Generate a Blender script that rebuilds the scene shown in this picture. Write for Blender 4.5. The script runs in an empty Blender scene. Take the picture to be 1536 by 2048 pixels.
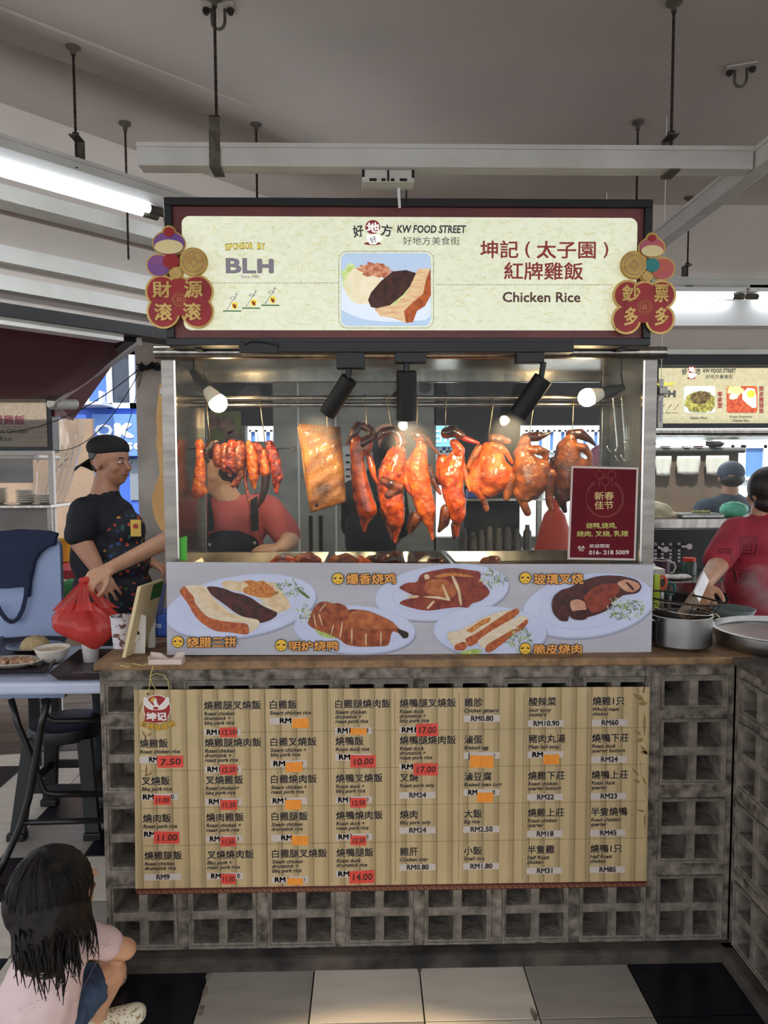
import bpy, bmesh, math, random
from mathutils import Vector as V, Matrix, Euler
R = math.radians
sc = bpy.context.scene
col = sc.collection
random.seed(7)

# ---------------- camera ----------------
F = 1420.0
CAM = V((0, -2.10, 1.515)); YAW, PIT, ROLL = R(1.31), R(3.6), -0.0036
fw = V((math.sin(YAW)*math.cos(PIT), math.cos(YAW)*math.cos(PIT), -math.sin(PIT)))
rt0 = V((math.cos(YAW), -math.sin(YAW), 0)); up0 = rt0.cross(fw)
rt = rt0*math.cos(ROLL) + up0*math.sin(ROLL); up = up0*math.cos(ROLL) - rt0*math.sin(ROLL)
cd = bpy.data.cameras.new('camera'); cam = bpy.data.objects.new('camera', cd); col.objects.link(cam)
cam.matrix_world = Matrix(((rt.x, up.x, -fw.x, CAM.x), (rt.y, up.y, -fw.y, CAM.y), (rt.z, up.z, -fw.z, CAM.z), (0, 0, 0, 1)))
cd.sensor_width = 36; cd.lens = F/2048*36; cd.clip_start = .02; cd.clip_end = 200
sc.camera = cam
# ---------------- world, sun, exposure ----------------
sc.view_settings.view_transform = 'Standard'; sc.view_settings.look = 'None'
sc.view_settings.gamma = 1; sc.view_settings.use_curve_mapping = False
sc.view_settings.exposure = 0.42
w = bpy.data.worlds.new('world'); sc.world = w; w.use_nodes = True
bg = w.node_tree.nodes['Background']; bg.inputs[0].default_value = (.90, .94, 1.0, 1); bg.inputs[1].default_value = 1.7
sl = bpy.data.lights.new('sun', 'SUN'); so = bpy.data.objects.new('sun', sl); col.objects.link(so)
sl.energy = 5.0; sl.angle = R(3); sl.color = (1, .95, .86); so.rotation_euler = (R(33), 0, R(-14))
# unseen warm spot, added to make the warm band on the floor
wl = bpy.data.lights.new('added_warm_spot', 'SPOT'); wo = bpy.data.objects.new('added_warm_spot', wl); col.objects.link(wo)
wl.energy = 170; wl.color = (1, .74, .42); wl.spot_size = R(36); wl.spot_blend = .15; wl.shadow_soft_size = .03; wo.location = (.02, -1.02, 2.6)

# ---------------- helpers ----------------
def ray(x, y): return rt*((x-768)/F) - up*((y-1024)/F) + fw
def P(x, y, Y=0.0):                       # point of the photograph on the plane y = Y
    d = ray(x, y); return CAM + d*((Y-CAM.y)/d.y)
def PZ(x, y, Z):
    d = ray(x, y); return CAM + d*((Z-CAM.z)/d.z)
def mpp(Y, z=1.5): return ((V((0, Y, z))-CAM).dot(fw))/F
def L(c):
    return c/12.92 if c <= .04045 else ((c+.055)/1.055)**2.4
def S(r, g, b): return (L(r/255), L(g/255), L(b/255), 1)
ORG = {}
def tag(o, label=None, cat=None, group=None, kind=None):
    if label: o['label'] = label
    if cat: o['category'] = cat
    if group: o['group'] = group
    if kind: o['kind'] = kind
    return o
def empty(name, loc, label=None, cat=None, group=None, kind=None):
    o = bpy.data.objects.new(name, None); col.objects.link(o); o.location = loc; o.empty_display_size = .1
    ORG[o.name] = V(loc); return tag(o, label, cat, group, kind)
class MB:
    def __init__(s): s.v = []; s.f = []
    def add(s, vs, fs):
        n = len(s.v); s.v += [V(p) for p in vs]; s.f += [tuple(i+n for i in f) for f in fs]; return s
    def box(s, x0, x1, y0, y1, z0, z1, M=None):
        vs = [V((x, y, z)) for z in (z0, z1) for y in (y0, y1) for x in (x0, x1)]
        if M: vs = [M @ p for p in vs]
        return s.add(vs, [(0, 2, 3, 1), (4, 5, 7, 6), (0, 1, 5, 4), (2, 6, 7, 3), (0, 4, 6, 2), (1, 3, 7, 5)])
    def beam(s, a, b, wd, h, upv=V((0, 0, 1))):
        a, b = V(a), V(b); d = (b-a).normalized(); sx = d.cross(upv).normalized()*wd/2; sz = sx.cross(d).normalized()*h/2
        vs = [p+q for p in (a, b) for q in (-sx-sz, sx-sz, sx+sz, -sx+sz)]
        return s.add(vs, [(0, 1, 2, 3), (7, 6, 5, 4), (0, 4, 5, 1), (1, 5, 6, 2), (2, 6, 7, 3), (3, 7, 4, 0)])
    def prism(s, pts, ext):
        n = len(pts); ext = V(ext); a = [V(p) for p in pts]
        s.add(a+[p+ext for p in a], [tuple(range(n)), tuple(range(2*n-1, n-1, -1))] + [(i, i+n, (i+1) % n+n, (i+1) % n) for i in range(n)])
        return s
    def poly(s, pts): return s.add(pts, [tuple(range(len(pts)))])
    def tube(s, pts, r, n=8, closed=False):
        pts = [V(p) for p in pts]; m = len(pts); rs = r if isinstance(r, (list, tuple)) else [r]*m
        vs = []; pa = None
        for i, p in enumerate(pts):
            if closed: d = pts[(i+1) % m]-pts[i-1]
            else: d = pts[min(i+1, m-1)]-pts[max(i-1, 0)]
            d = d.normalized() if d.length > 1e-9 else V((0, 0, 1))
            if pa is None:
                pa = d.orthogonal().normalized()
            pa = (pa - d*pa.dot(d)); pa = pa.normalized() if pa.length > 1e-6 else d.orthogonal().normalized()
            b = d.cross(pa)
            vs += [p+(pa*math.cos(t)+b*math.sin(t))*rs[i] for t in [2*math.pi*k/n for k in range(n)]]
        fs = []
        for i in range(m if closed else m-1):
            j = (i+1) % m
            for k in range(n): fs.append((i*n+k, i*n+(k+1) % n, j*n+(k+1) % n, j*n+k))
        if not closed: fs += [tuple(range(n-1, -1, -1)), tuple(range((m-1)*n, m*n))]
        return s.add(vs, fs)
    def lathe(s, prof, c, n=24, ax=V((0, 0, 1))):
        c = V(c); q = ax.normalized().to_track_quat('Z', 'Y'); vs = []
        for r, z in prof:
            vs += [c+q @ V((r*math.cos(t), r*math.sin(t), z)) for t in [2*math.pi*k/n for k in range(n)]]
        fs = [(i*n+k, i*n+(k+1) % n, (i+1)*n+(k+1) % n, (i+1)*n+k) for i in range(len(prof)-1) for k in range(n)]
        if prof[0][0] > 1e-6: fs.append(tuple(range(n-1, -1, -1)))
        if prof[-1][0] > 1e-6: m = len(prof)-1; fs.append(tuple(range(m*n, m*n+n)))
        return s.add(vs, fs)
    def ell(s, c, r, M=None, n=16, m=10):
        c = V(c); r = (r, r, r) if isinstance(r, (int, float)) else r
        vs = []; fs = []
        for i in range(m+1):
            a = math.pi*i/m
            for k in range(n):
                t = 2*math.pi*k/n
                p = V((r[0]*math.sin(a)*math.cos(t), r[1]*math.sin(a)*math.sin(t), r[2]*math.cos(a)))
                vs.append(c+(M @ p if M else p))
        for i in range(m):
            for k in range(n): fs.append((i*n+k, (i+1)*n+k, (i+1)*n+(k+1) % n, i*n+(k+1) % n))
        return s.add(vs, fs)
    def cap(s, a, b, ra, rb, n=12):          # closed tapered capsule
        a, b = V(a), V(b); d = (b-a); ln = max(d.length, 1e-5); pr = []
        for i in range(5): t = math.pi/2*i/4; pr.append((ra*math.sin(t)+1e-7, -ra*math.cos(t)))
        for i in range(5): t = math.pi/2*i/4; pr.append((rb*math.cos(t)+1e-7, ln+rb*math.sin(t)))
        return s.lathe(pr, a, n, d)
    def chain(s, pts, rs, n=12):
        for i in range(len(pts)-1): s.cap(pts[i], pts[i+1], rs[i], rs[i+1], n)
        return s
    def build(s, name, mat, parent=None, smooth=False, bevel=0, weld=False, auto=False):
        me = bpy.data.meshes.new(name)
        if parent: org = ORG[parent.name]
        else:
            lo = V([min(p[i] for p in s.v) for i in range(3)]); hi = V([max(p[i] for p in s.v) for i in range(3)])
            org = V(((lo.x+hi.x)/2, (lo.y+hi.y)/2, lo.z))
        me.from_pydata([p-org for p in s.v], [], s.f); me.update()
        if weld or smooth:
            bm = bmesh.new(); bm.from_mesh(me); bmesh.ops.remove_doubles(bm, verts=bm.verts, dist=1e-5)
            bmesh.ops.recalc_face_normals(bm, faces=bm.faces); bm.to_mesh(me); bm.free()
        me.materials.append(mat)
        if smooth:
            me.polygons.foreach_set('use_smooth', [True]*len(me.polygons))
            if auto:
                try: me.set_sharp_from_angle(angle=R(40))
                except Exception: pass
        o = bpy.data.objects.new(name, me); col.objects.link(o)
        if parent: o.parent = parent
        else: o.location = org
        ORG[o.name] = org
        if bevel:
            m = o.modifiers.new('bevel', 'BEVEL'); m.width = bevel; m.segments = 2; m.limit_method = 'ANGLE'
        return o
    def blob(s, name, mat, parent=None, vox=.006, it=6, disp=0, dscale=.03):
        o = s.build(name, mat, parent)
        m = o.modifiers.new('remesh', 'REMESH'); m.mode = 'VOXEL'; m.voxel_size = vox; m.use_smooth_shade = True
        m = o.modifiers.new('smooth', 'SMOOTH'); m.factor = .6; m.iterations = it
        if disp:
            t = bpy.data.textures.new(name, 'CLOUDS'); t.noise_scale = dscale
            m = o.modifiers.new('relief', 'DISPLACE'); m.texture = t; m.strength = disp; m.mid_level = .5; m.texture_coords = 'GLOBAL'
        return o
def dup(o, loc=None, parent=None, label=None):
    c = o.copy(); col.objects.link(c)
    if loc is not None: c.location = loc
    if parent is not None: c.parent = parent
    ORG[c.name] = V(c.location)
    if label: c['label'] = label
    for ch in list(o.children):
        d = ch.copy(); col.objects.link(d); d.parent = c
        for g in list(ch.children):
            e = g.copy(); col.objects.link(e); e.parent = d
    return c

# ---------------- materials ----------------
def mat(name, c, rough=.6, metal=0, emit=0, ecol=None, c2=None, scale=20, detail=4, bump=0, bscale=None, coat=0, sss=0, stretch=(1, 1, 1), lo=.35, hi=.65, spec=None, alpha=1, trans=0, c3=None, kind='noise'):
    m = bpy.data.materials.new(name); m.use_nodes = True; nt = m.node_tree; b = nt.nodes['Principled BSDF']
    def setc(inp, val): b.inputs[inp].default_value = val
    setc('Base Color', c); setc('Roughness', rough); setc('Metallic', metal)
    if coat: setc('Coat Weight', coat); setc('Coat Roughness', .12)
    if spec is not None: setc('Specular IOR Level', spec)
    if sss: setc('Subsurface Weight', sss); setc('Subsurface Radius', (.02, .008, .004))
    if alpha < 1: setc('Alpha', alpha)
    if trans: setc('Transmission Weight', trans)
    if emit: setc('Emission Color', ecol or c); setc('Emission Strength', emit)
    if c2 or bump:
        tc = nt.nodes.new('ShaderNodeTexCoord'); mp = nt.nodes.new('ShaderNodeMapping'); mp.inputs['Scale'].default_value = stretch
        nt.links.new(tc.outputs['Object'], mp.inputs[0])
    if c2:
        n = nt.nodes.new('ShaderNodeTexNoise'); n.inputs['Scale'].default_value = scale; n.inputs['Detail'].default_value = detail
        nt.links.new(mp.outputs[0], n.inputs['Vector'])
        r = nt.nodes.new('ShaderNodeValToRGB'); r.color_ramp.elements[0].position = lo; r.color_ramp.elements[1].position = hi
        r.color_ramp.elements[0].color = c; r.color_ramp.elements[1].color = c2
        if c3: e = r.color_ramp.elements.new((lo+hi)/2); e.color = c3
        nt.links.new(n.outputs['Fac'], r.inputs[0]); nt.links.new(r.outputs[0], b.inputs['Base Color'])
        if emit and not ecol: nt.links.new(r.outputs[0], b.inputs['Emission Color'])
    if bump:
        n2 = nt.nodes.new('ShaderNodeTexNoise'); n2.inputs['Scale'].default_value = bscale or scale*3; n2.inputs['Detail'].default_value = 5
        nt.links.new(mp.outputs[0], n2.inputs['Vector'])
        bu = nt.nodes.new('ShaderNodeBump'); bu.inputs['Strength'].default_value = bump; bu.inputs['Distance'].default_value = .004
        nt.links.new(n2.outputs['Fac'], bu.inputs['Height']); nt.links.new(bu.outputs[0], b.inputs['Normal'])
    return m
def glass_mat(name, tint=(.93, .96, .95, 1), haze=.03):
    m = bpy.data.materials.new(name); m.use_nodes = True; nt = m.node_tree; nt.nodes.clear()
    o = nt.nodes.new('ShaderNodeOutputMaterial'); t = nt.nodes.new('ShaderNodeBsdfTransparent'); t.inputs[0].default_value = tint
    g = nt.nodes.new('ShaderNodeBsdfGlossy'); g.inputs['Roughness'].default_value = .03
    f = nt.nodes.new('ShaderNodeFresnel'); f.inputs[0].default_value = 1.16; mx = nt.nodes.new('ShaderNodeMixShader')
    nt.links.new(f.outputs[0], mx.inputs[0]); nt.links.new(t.outputs[0], mx.inputs[1]); nt.links.new(g.outputs[0], mx.inputs[2])
    d = nt.nodes.new('ShaderNodeBsdfDiffuse'); d.inputs[0].default_value = (.8, .82, .85, 1); mx2 = nt.nodes.new('ShaderNodeMixShader')
    mx2.inputs[0].default_value = haze
    nt.links.new(mx.outputs[0], mx2.inputs[1]); nt.links.new(d.outputs[0], mx2.inputs[2]); nt.links.new(mx2.outputs[0], o.inputs[0])
    return m
M = {}
def D(k, *a, **kw): M[k] = mat(k, *a, **kw)
D('concrete', S(142, 133, 121), .92, c2=S(84, 77, 69), scale=24, detail=9, bump=1.0, bscale=90, lo=.3, hi=.7)
D('mortar', S(146, 136, 123), .95, c2=S(70, 63, 56), scale=26, detail=9, bump=1.0, bscale=60)
D('kerb', S(88, 79, 70), .95, c2=S(40, 37, 34), scale=9, detail=8, bump=.8, bscale=60)
D('slab', S(150, 118, 82), .62, c2=S(104, 78, 52), scale=22, detail=10, bump=.35, bscale=120)
D('ceil', S(182, 171, 162), .85, c2=S(172, 161, 152), scale=1.2, detail=3)
D('bulk', S(192, 182, 173), .85, c2=S(182, 172, 163), scale=1.5)
D('chan', S(206, 204, 198), .45, c2=S(190, 188, 180), scale=5)
D('rust', S(60, 48, 42), .8, metal=.4, c2=S(30, 25, 23), scale=60)
D('bracket', S(105, 98, 88), .6, metal=.5, c2=S(80, 72, 62), scale=40)
D('white', S(230, 230, 228), .5); D('offwhite', S(214, 210, 200), .5)
D('tube', S(255, 255, 255), emit=12, ecol=(.86, .93, 1, 1)); D('tube_far', S(255, 255, 255), emit=9, ecol=(.86, .93, 1, 1))
D('black', S(9, 9, 10), .45); D('mattblack', S(7, 7, 8), .6); D('frame', S(17, 17, 21), .4)
D('burg', S(112, 58, 54), .5, emit=.10, c2=S(92, 44, 44), scale=6)
D('steel', S(140, 134, 126), .3, metal=1, c2=S(118, 113, 107), scale=6, stretch=(1, 1, 8))
D('steelh', S(182, 176, 168), .24, metal=1, c2=S(150, 145, 140), scale=5, stretch=(8, 1, 1))
D('chrome', S(200, 196, 190), .18, metal=1); D('alu', S(170, 168, 166), .35, metal=1, c2=S(140, 138, 136), scale=8)
M['glass'] = glass_mat('glass', haze=.007); M['glass2'] = glass_mat('glass2', haze=.05)
D('tblack', S(16, 17, 26), .28, c2=S(20, 21, 30), scale=3); D('tgrey', S(164, 157, 147), .38, c2=S(150, 143, 134), scale=4, stretch=(1, 5, 1))
D('twhite', S(218, 207, 192), .36, c2=S(203, 193, 179), scale=4, stretch=(1, 5, 1)); D('grout', S(48, 44, 40), .9)
D('wood1', S(96, 84, 74), .5, c2=S(70, 60, 53), scale=5, stretch=(1, 9, 1)); D('wood2', S(82, 72, 66), .5, c2=S(60, 53, 48), scale=5, stretch=(1, 9, 1))
# board papers and inks
D('ink', S(38, 28, 26), .5); D('inkred', S(90, 34, 36), .5); D('label', S(196, 186, 178), .55)
D('redpaper', S(222, 74, 58), .6, c2=S(210, 66, 52), scale=30); D('orangepaper', S(240, 152, 48), .6, c2=S(228, 138, 40), scale=60)
D('maroon', S(80, 26, 20), .5); D('goldprint', S(176, 138, 92), .5); D('leafprint', S(140, 112, 66), .55)
D('gold', S(214, 180, 104), .35, metal=.35, c2=S(190, 150, 78), scale=30); D('plaque', S(176, 22, 26), .4, c2=S(150, 16, 22), scale=12)
D('purple', S(150, 84, 140), .45, c2=S(110, 70, 150), scale=16); D('pinkorange', S(204, 96, 70), .45, c2=S(190, 90, 110), scale=16)
D('cream', S(240, 220, 160), .5); D('teal', S(40, 130, 130), .5); D('darkpurple', S(66, 40, 70), .5)
# ---------------- text ----------------
_tc = {}
def textgeo(s, off=0, shear=0):
    k = (s, off, shear)
    if k in _tc: return _tc[k]
    if off > 0:          # heavy strokes: the plain glyph laid down several times, slightly shifted
        vs0, fs0, *_ = textgeo(s, 0, shear); vs = []; fs = []; n = 4 if off < .05 else 10
        for i in range(n+1):
            a = 2*math.pi*i/n+math.pi/4; q = V((0, 0, 0)) if i == n else V((off*math.cos(a), off*math.sin(a), 0)); m = len(vs)
            vs += [v+q+V((0, 0, i*.002)) for v in vs0]; fs += [tuple(j+m for j in f) for f in fs0]
        _tc[k] = (vs, fs, min(v.x for v in vs), max(v.x for v in vs), min(v.y for v in vs), max(v.y for v in vs)); return _tc[k]
    cu = bpy.data.curves.new('t', 'FONT'); cu.body = s; cu.size = 1; cu.offset = off; cu.shear = shear; cu.resolution_u = 2; cu.fill_mode = 'FRONT'
    o = bpy.data.objects.new('t', cu); me = bpy.data.meshes.new_from_object(o)
    vs = [v.co.copy() for v in me.vertices]; fs = [tuple(p.vertices) for p in me.polygons]
    bpy.data.objects.remove(o); bpy.data.meshes.remove(me); bpy.data.curves.remove(cu)
    x0 = min(v.x for v in vs); x1 = max(v.x for v in vs); y0 = min(v.y for v in vs); y1 = max(v.y for v in vs)
    _tc[k] = (vs, fs, x0, x1, y0, y1); return _tc[k]
def T(mb, s, box, Y, off=0, shear=0, rot=0, lift=0):
    """letters of s fitted into the box x0,y0,x1,y1 on the upright plane y=Y"""
    vs, fs, a, b, c, d = textgeo(s, off, shear)
    p0 = P(box[0], box[3], Y); p1 = P(box[2], box[1], Y); cx, cz = (p0.x+p1.x)/2, (p0.z+p1.z)/2
    W, H = p1.x-p0.x, p1.z-p0.z; out = []
    for v in vs:
        u = ((v.x-a)/(b-a)-.5)*W; t = ((v.y-c)/(d-c)-.5)*H
        out.append((cx+u*math.cos(rot)-t*math.sin(rot), Y-lift-v.z*.01, cz+u*math.sin(rot)+t*math.cos(rot)))
    mb.add(out, fs)
def TX(mb, s, x, z, Y, h, wf=1, off=0, shear=0, center=None):
    """one line with its left end at x and baseline z; h = letter size in metres"""
    vs, fs, a, b, c, d = textgeo(s, off, shear); x0 = x-a*h*wf
    if center is not None: x0 = center-(a+b)/2*h*wf
    mb.add([(x0+v.x*h*wf, Y-v.z*.01, z+v.y*h) for v in vs], fs)
def clip(poly, x0, y0, x1, y1):
    def cl(ps, ins, itx):
        o = []
        for i in range(len(ps)):
            a, b = ps[i-1], ps[i]
            if ins(b):
                if not ins(a): o.append(itx(a, b))
                o.append(b)
            elif ins(a): o.append(itx(a, b))
        return o
    def ix(k, c):
        def g(a, b):
            t = (c-a[k])/(b[k]-a[k]); return (a[0]+(b[0]-a[0])*t, a[1]+(b[1]-a[1])*t)
        return g
    for k, c, sgn in ((0, x0, 1), (0, x1, -1), (1, y0, 1), (1, y1, -1)):
        if poly: poly = cl(poly, lambda p, k=k, c=c, sgn=sgn: sgn*(p[k]-c) >= 0, ix(k, c))
    return poly
def elp(cx, cy, rx, ry, rot=0, n=48, jag=0, seed=0):
    rd = random.Random(seed); o = []
    for i in range(n):
        t = 2*math.pi*i/n; q = 1+jag*(rd.random()-.5)*2
        x, y = rx*math.cos(t)*q, ry*math.sin(t)*q; a = R(rot); o.append((cx+x*math.cos(a)-y*math.sin(a), cy+x*math.sin(a)+y*math.cos(a)))
    return o
def rrect(x0, y0, x1, y1, r, n=6):
    o = []
    for cx, cy, a0 in ((x1-r, y0+r, -90), (x1-r, y1-r, 0), (x0+r, y1-r, 90), (x0+r, y0+r, 180)):
        for i in range(n+1): a = R(a0+90*i/n); o.append((cx+r*math.cos(a), cy+r*math.sin(a)))
    return o
def flat(mb, pts, Y, lift=0):
    """flat print: an outline on the upright plane y=Y"""
    q = [P(x, y, Y) for x, y in pts]; mb.poly([(p.x, Y-lift, p.z) for p in q])
# ================= SETTING =================
HC, ZC = 2.80, 2.43
u = V((math.sin(R(43.6)), math.cos(R(43.6)), 0)); nn = V((u.y, -u.x, 0))     # direction of the slanted fascia, normal towards the stall
def PP(x, y, Q, off=0):
    d = ray(x, y); t = ((Q+nn*off)-CAM).dot(nn)/d.dot(nn); return CAM + d*t
WQ = PZ(0, 205, HC)
YB = 1.45
t_end = (YB-WQ.y)/u.y; WE = WQ+u*t_end; WS = WQ-u*3.2
mb = MB(); mb.box(-7, 7, -5.2, YB+.1, HC, HC+.15); o = mb.build('ceiling', M['ceil']); tag(o, kind='structure')
# soft plaster fold running across the ceiling
a = PZ(0, 45, HC); b = PZ(500, 235, HC)
mb = MB(); d = (b-a).normalized(); mb.beam(a-d*1.5+V((0, 0, .0)), b+d*.4, .16, .012); o = mb.build('trim_1', M['ceil'], bevel=.005); tag(o, kind='structure')
# slanted bulkhead, left
def strip(y0, y1, o0, o1, m, name, kind='structure', s=-3.0, e=None):
    z1 = PP(0, y0, WQ, o1).z; z0 = PP(0, y1, WQ, o1).z; e = t_end if e is None else e
    b_ = WQ; pts = [b_+u*s+nn*o0, b_+u*e+nn*o0, b_+u*e+nn*o1, b_+u*s+nn*o1]
    mb = MB(); mb.prism([(p.x, p.y, z0) for p in pts], (0, 0, z1-z0)); q = mb.build(name, m)
    if kind: tag(q, kind=kind)
    return q
zb = PP(0, 628, WQ, 0).z
pts = [WQ+u*-3.2-nn*.12, WQ+u*t_end-nn*.12, WQ+u*t_end, WQ+u*-3.2]
mb = MB(); mb.prism([(p.x, p.y, zb) for p in pts], (0, 0, HC-zb)); tag(mb.build('wall_left', M['bulk']), kind='structure')
strip(488, 522, 0, .05, M['chan'], 'trim_2'); strip(548, 578, 0, .05, M['chan'], 'trim_3')
D('darkframe', S(20, 19, 20), .5)
o = strip(604, 630, -.06, .07, M['darkframe'], 'trim_4')
o = strip(632, 648, -.02, .05, M['chan'], 'trim_5', e=(PP(235, 672, WQ, 0)-WQ).dot(u))
# straight bulkhead, right and behind
zr = P(1400, 706, YB).z
mb = MB(); mb.box(WE.x-.1, 5, YB, YB+.12, zr, HC); tag(mb.build('wall_back', M['bulk']), kind='structure')
mb = MB(); mb.box(WE.x, 5, YB-.05, YB, P(1400, 712, YB).z, zr+.01); tag(mb.build('trim_6', M['chan'], bevel=.004), kind='structure')
mb = MB(); mb.box(WE.x, 5, YB-.04, YB+.02, P(1400, 732, YB).z, P(1400, 713, YB).z); tag(mb.build('trim_7', M['darkframe']), kind='structure')

# ---------------- floor: base, tiles, planks ----------------
fl = empty('floor', (0, 0, 0), kind='structure')
mb = MB(); mb.box(-9, 9, -6, 14, -.1, -.008); mb.build('screed', M['grout'], fl)
tiles = {}
TW, TD, TG = .3175, .2885, .004
X0 = P(628, 1912, -.05).x; Y0 = -.25
def tile_mesh(m):
    mb = MB(); mb.box(TG/2, TW-TG/2, TG/2, TD-TG/2, -.01, 0); o = mb.build('tile', M[m], fl, bevel=.0015); return o
front = {-3: 'twhite', -2: 'tblack', -1: 'tgrey', 0: 'twhite', 1: 'twhite', 2: 'tgrey', 3: 'tblack', 4: 'tgrey', 5: 'tgrey'}  # grey next to white: shade and a light pool put into the tile colours
special = {(-4, 2): 'tblack', (-3, 2): 'twhite', (-2, 3): 'tblack', (-3, 4): 'tblack', (-4, 4): 'tblack', (-2, 1): 'tgrey', (-5, 1): 'tblack', (-4, 1): 'twhite', (-4, 0): 'tblack', (-3, 0): 'twhite', (-2, 2): 'tblack'}
def tcol(i, j):
    if (i, j) in special: return special[(i, j)]
    if j == 0: return front.get(i, 'twhite')
    return ['twhite', 'tgrey', 'twhite', 'tblack', 'tgrey', 'twhite', 'twhite'][(i*2+j*3) % 7]
for i in range(-9, 10):
    for j in range(-4, 9):
        if i > 5 and j > 1: continue
        k = tcol(i, j); loc = V((X0+i*TW, Y0+j*TD, 0))
        if k not in tiles:
            tiles[k] = tile_mesh(k); tiles[k].location = loc
        else:
            c = tiles[k].copy(); col.objects.link(c); c.location = loc
# boards of wood-look floor behind the tiles, slightly slanted
pm = {}
for k in range(18):
    m = 'wood1' if k % 2 else 'wood2'
    loc = V((-4.2, 1.35+k*.16, 0.004+.0006*(k % 3)))
    if m not in pm:
        mb = MB(); mb.box(0, 4.6, .002, .157, -.01, .002); pm[m] = mb.build('floorboard', M[m], fl, bevel=.001); o = pm[m]
    else: o = pm[m].copy(); col.objects.link(o)
    o.location = loc; o.rotation_euler = (0, 0, R(7))

# ---------------- breeze-block counter walls ----------------
def block_mesh(rows):
    mb = MB(); s = .102; xs = [-s, -.09, -.0135, .0135, .09, s]
    zs = [-s, -.09, -.0135, .0135, .09, s] if rows == 2 else [-.018, -.006, .0705, .088]
    hr = (1, 3) if rows == 2 else (1,); dpt = .165; tap = .009
    for i in range(5):
        for j in range(len(zs)-1):
            hole = i in (1, 3) and j in hr
            yy = 0
            if not hole:
                mb.add([(xs[i], yy, zs[j]), (xs[i+1], yy, zs[j]), (xs[i+1], yy, zs[j+1]), (xs[i], yy, zs[j+1])], [(0, 1, 2, 3)])
            else:
                a = [(xs[i], 0, zs[j]), (xs[i+1], 0, zs[j]), (xs[i+1], 0, zs[j+1]), (xs[i], 0, zs[j+1])]
                b = [(xs[i]+tap, dpt, zs[j]+tap), (xs[i+1]-tap, dpt, zs[j]+tap), (xs[i+1]-tap, dpt, zs[j+1]-tap), (xs[i]+tap, dpt, zs[j+1]-tap)]
                mb.add(a+b, [(0, 4, 5, 1), (1, 5, 6, 2), (2, 6, 7, 3), (3, 7, 4, 0)])
    z0, z1 = zs[0], zs[-1]
    a = [(-s, 0, z0), (s, 0, z0), (s, 0, z1), (-s, 0, z1)]; b = [(x, dpt, z) for x, _, z in a]
    mb.add(a+b, [(0, 1, 5, 4), (1, 2, 6, 5), (2, 3, 7, 6), (3, 0, 4, 7)])
    # raised rim around the face
    r = .006
    for q in ((-s, s, z0, z0+r), (-s, s, z1-r, z1), (-s, -s+r, z0, z1), (s-r, s, z0, z1)): mb.box(q[0], q[1], -.006, .001, q[2], q[3])
    return mb
BX, BP = -.6894, .24; BZ = [.150, .397, .644]; BH = .792
def blockwall(name, xf, n, seed):
    """xf(i, z) -> location and turn of block i"""
    root = empty(name, (0, 0, 0), kind='structure'); rd = random.Random(seed); pro = {}
    for i in range(n):
        for z in BZ+[BH]:
            k = 1 if z == BH else 2
            if k not in pro: pro[k] = block_mesh(k).build('breeze_block', M['concrete'], root, weld=True, bevel=.0022); o = pro[k]
            else: o = pro[k].copy(); col.objects.link(o)
            l, rz = xf(i, z); o.location = l+V((0, 0, rd.uniform(-.002, .002))); o.rotation_euler = (rd.uniform(-.006, .006), rd.uniform(-.008, .008), rz+rd.uniform(-.008, .008))
    return root
WL, WR = -.803, 1.115
wf = blockwall('wall_front', lambda i, z: (V((BX+BP*i, .0, z)), 0), 8, 3)
mb = MB()                                             # mortar bands between the blocks
for i in range(9):
    xa = WL if i == 0 else BX+BP*(i-1)+.101; xb = WR if i == 8 else BX+BP*i-.101
    mb.box(xa, xb, .004, .1, .02, .915)
for i in range(8):
    x0, x1 = BX+BP*i-.103, BX+BP*i+.103
    for z0, z1 in ((.02, .049), (.251, .296), (.498, .543), (.745, .775), (.879, .915)): mb.box(x0, x1, .003, .1, z0, z1)
o = mb.build('mortar', M['mortar'], wf)
mb = MB(); mb.box(WL, WR+.02, -.045, .1, -.01, .04); mb.build('mortar_foot', M['kerb'], wf, bevel=.012)
WRS = WR
wr = blockwall('wall_right', lambda i, z: (V((WRS, -.135-BP*i, z)), R(-90)), 6, 5)
mb = MB()
for i in range(7):
    ya = -.0 if i == 0 else -.135-BP*(i-1)-.101; yb = -1.5 if i == 6 else -.135-BP*i+.101
    mb.box(WRS+.004, WRS+.1, yb, ya, .02, .915)
for i in range(6):
    yc = -.135-BP*i
    for z0, z1 in ((.02, .049), (.251, .296), (.498, .543), (.745, .775), (.879, .915)): mb.box(WRS+.003, WRS+.1, yc-.103, yc+.103, z0, z1)
mb.build('mortar', M['mortar'], wr)
mb = MB(); mb.box(WRS-.04, WRS+.1, -1.5, 0, -.01, .04); mb.build('mortar_foot', M['kerb'], wr, bevel=.012)
# return wall at the left end
mb = MB(); mb.box(WL, WL+.1, .1, .62, 0, .914); mb.build('wall_left_return', M['mortar']); tag(bpy.data.objects['wall_left_return'], kind='structure')
bpy.data.objects['wall_left_return'].name = 'trim_8'
# counter slabs
SZ = .940
mb = MB(); mb.box(WL-.012, WR+.14, -.012, .66, .916, SZ); o = mb.build('countertop', M['slab'], bevel=.004)
tag(o, 'long worn brown concrete counter slab resting on the front breeze-block wall', 'countertop')
D('slab2', S(92, 82, 72), .7, c2=S(62, 54, 48), scale=22, detail=9, bump=.4, bscale=120)
mb = MB(); mb.box(WR-.015, WR+.75, -1.5, -.013, .916, SZ); o = mb.build('countertop', M['slab2'], bevel=.004)
tag(o, 'dark grey counter slab on the side breeze-block wall at right', 'countertop')
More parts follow.
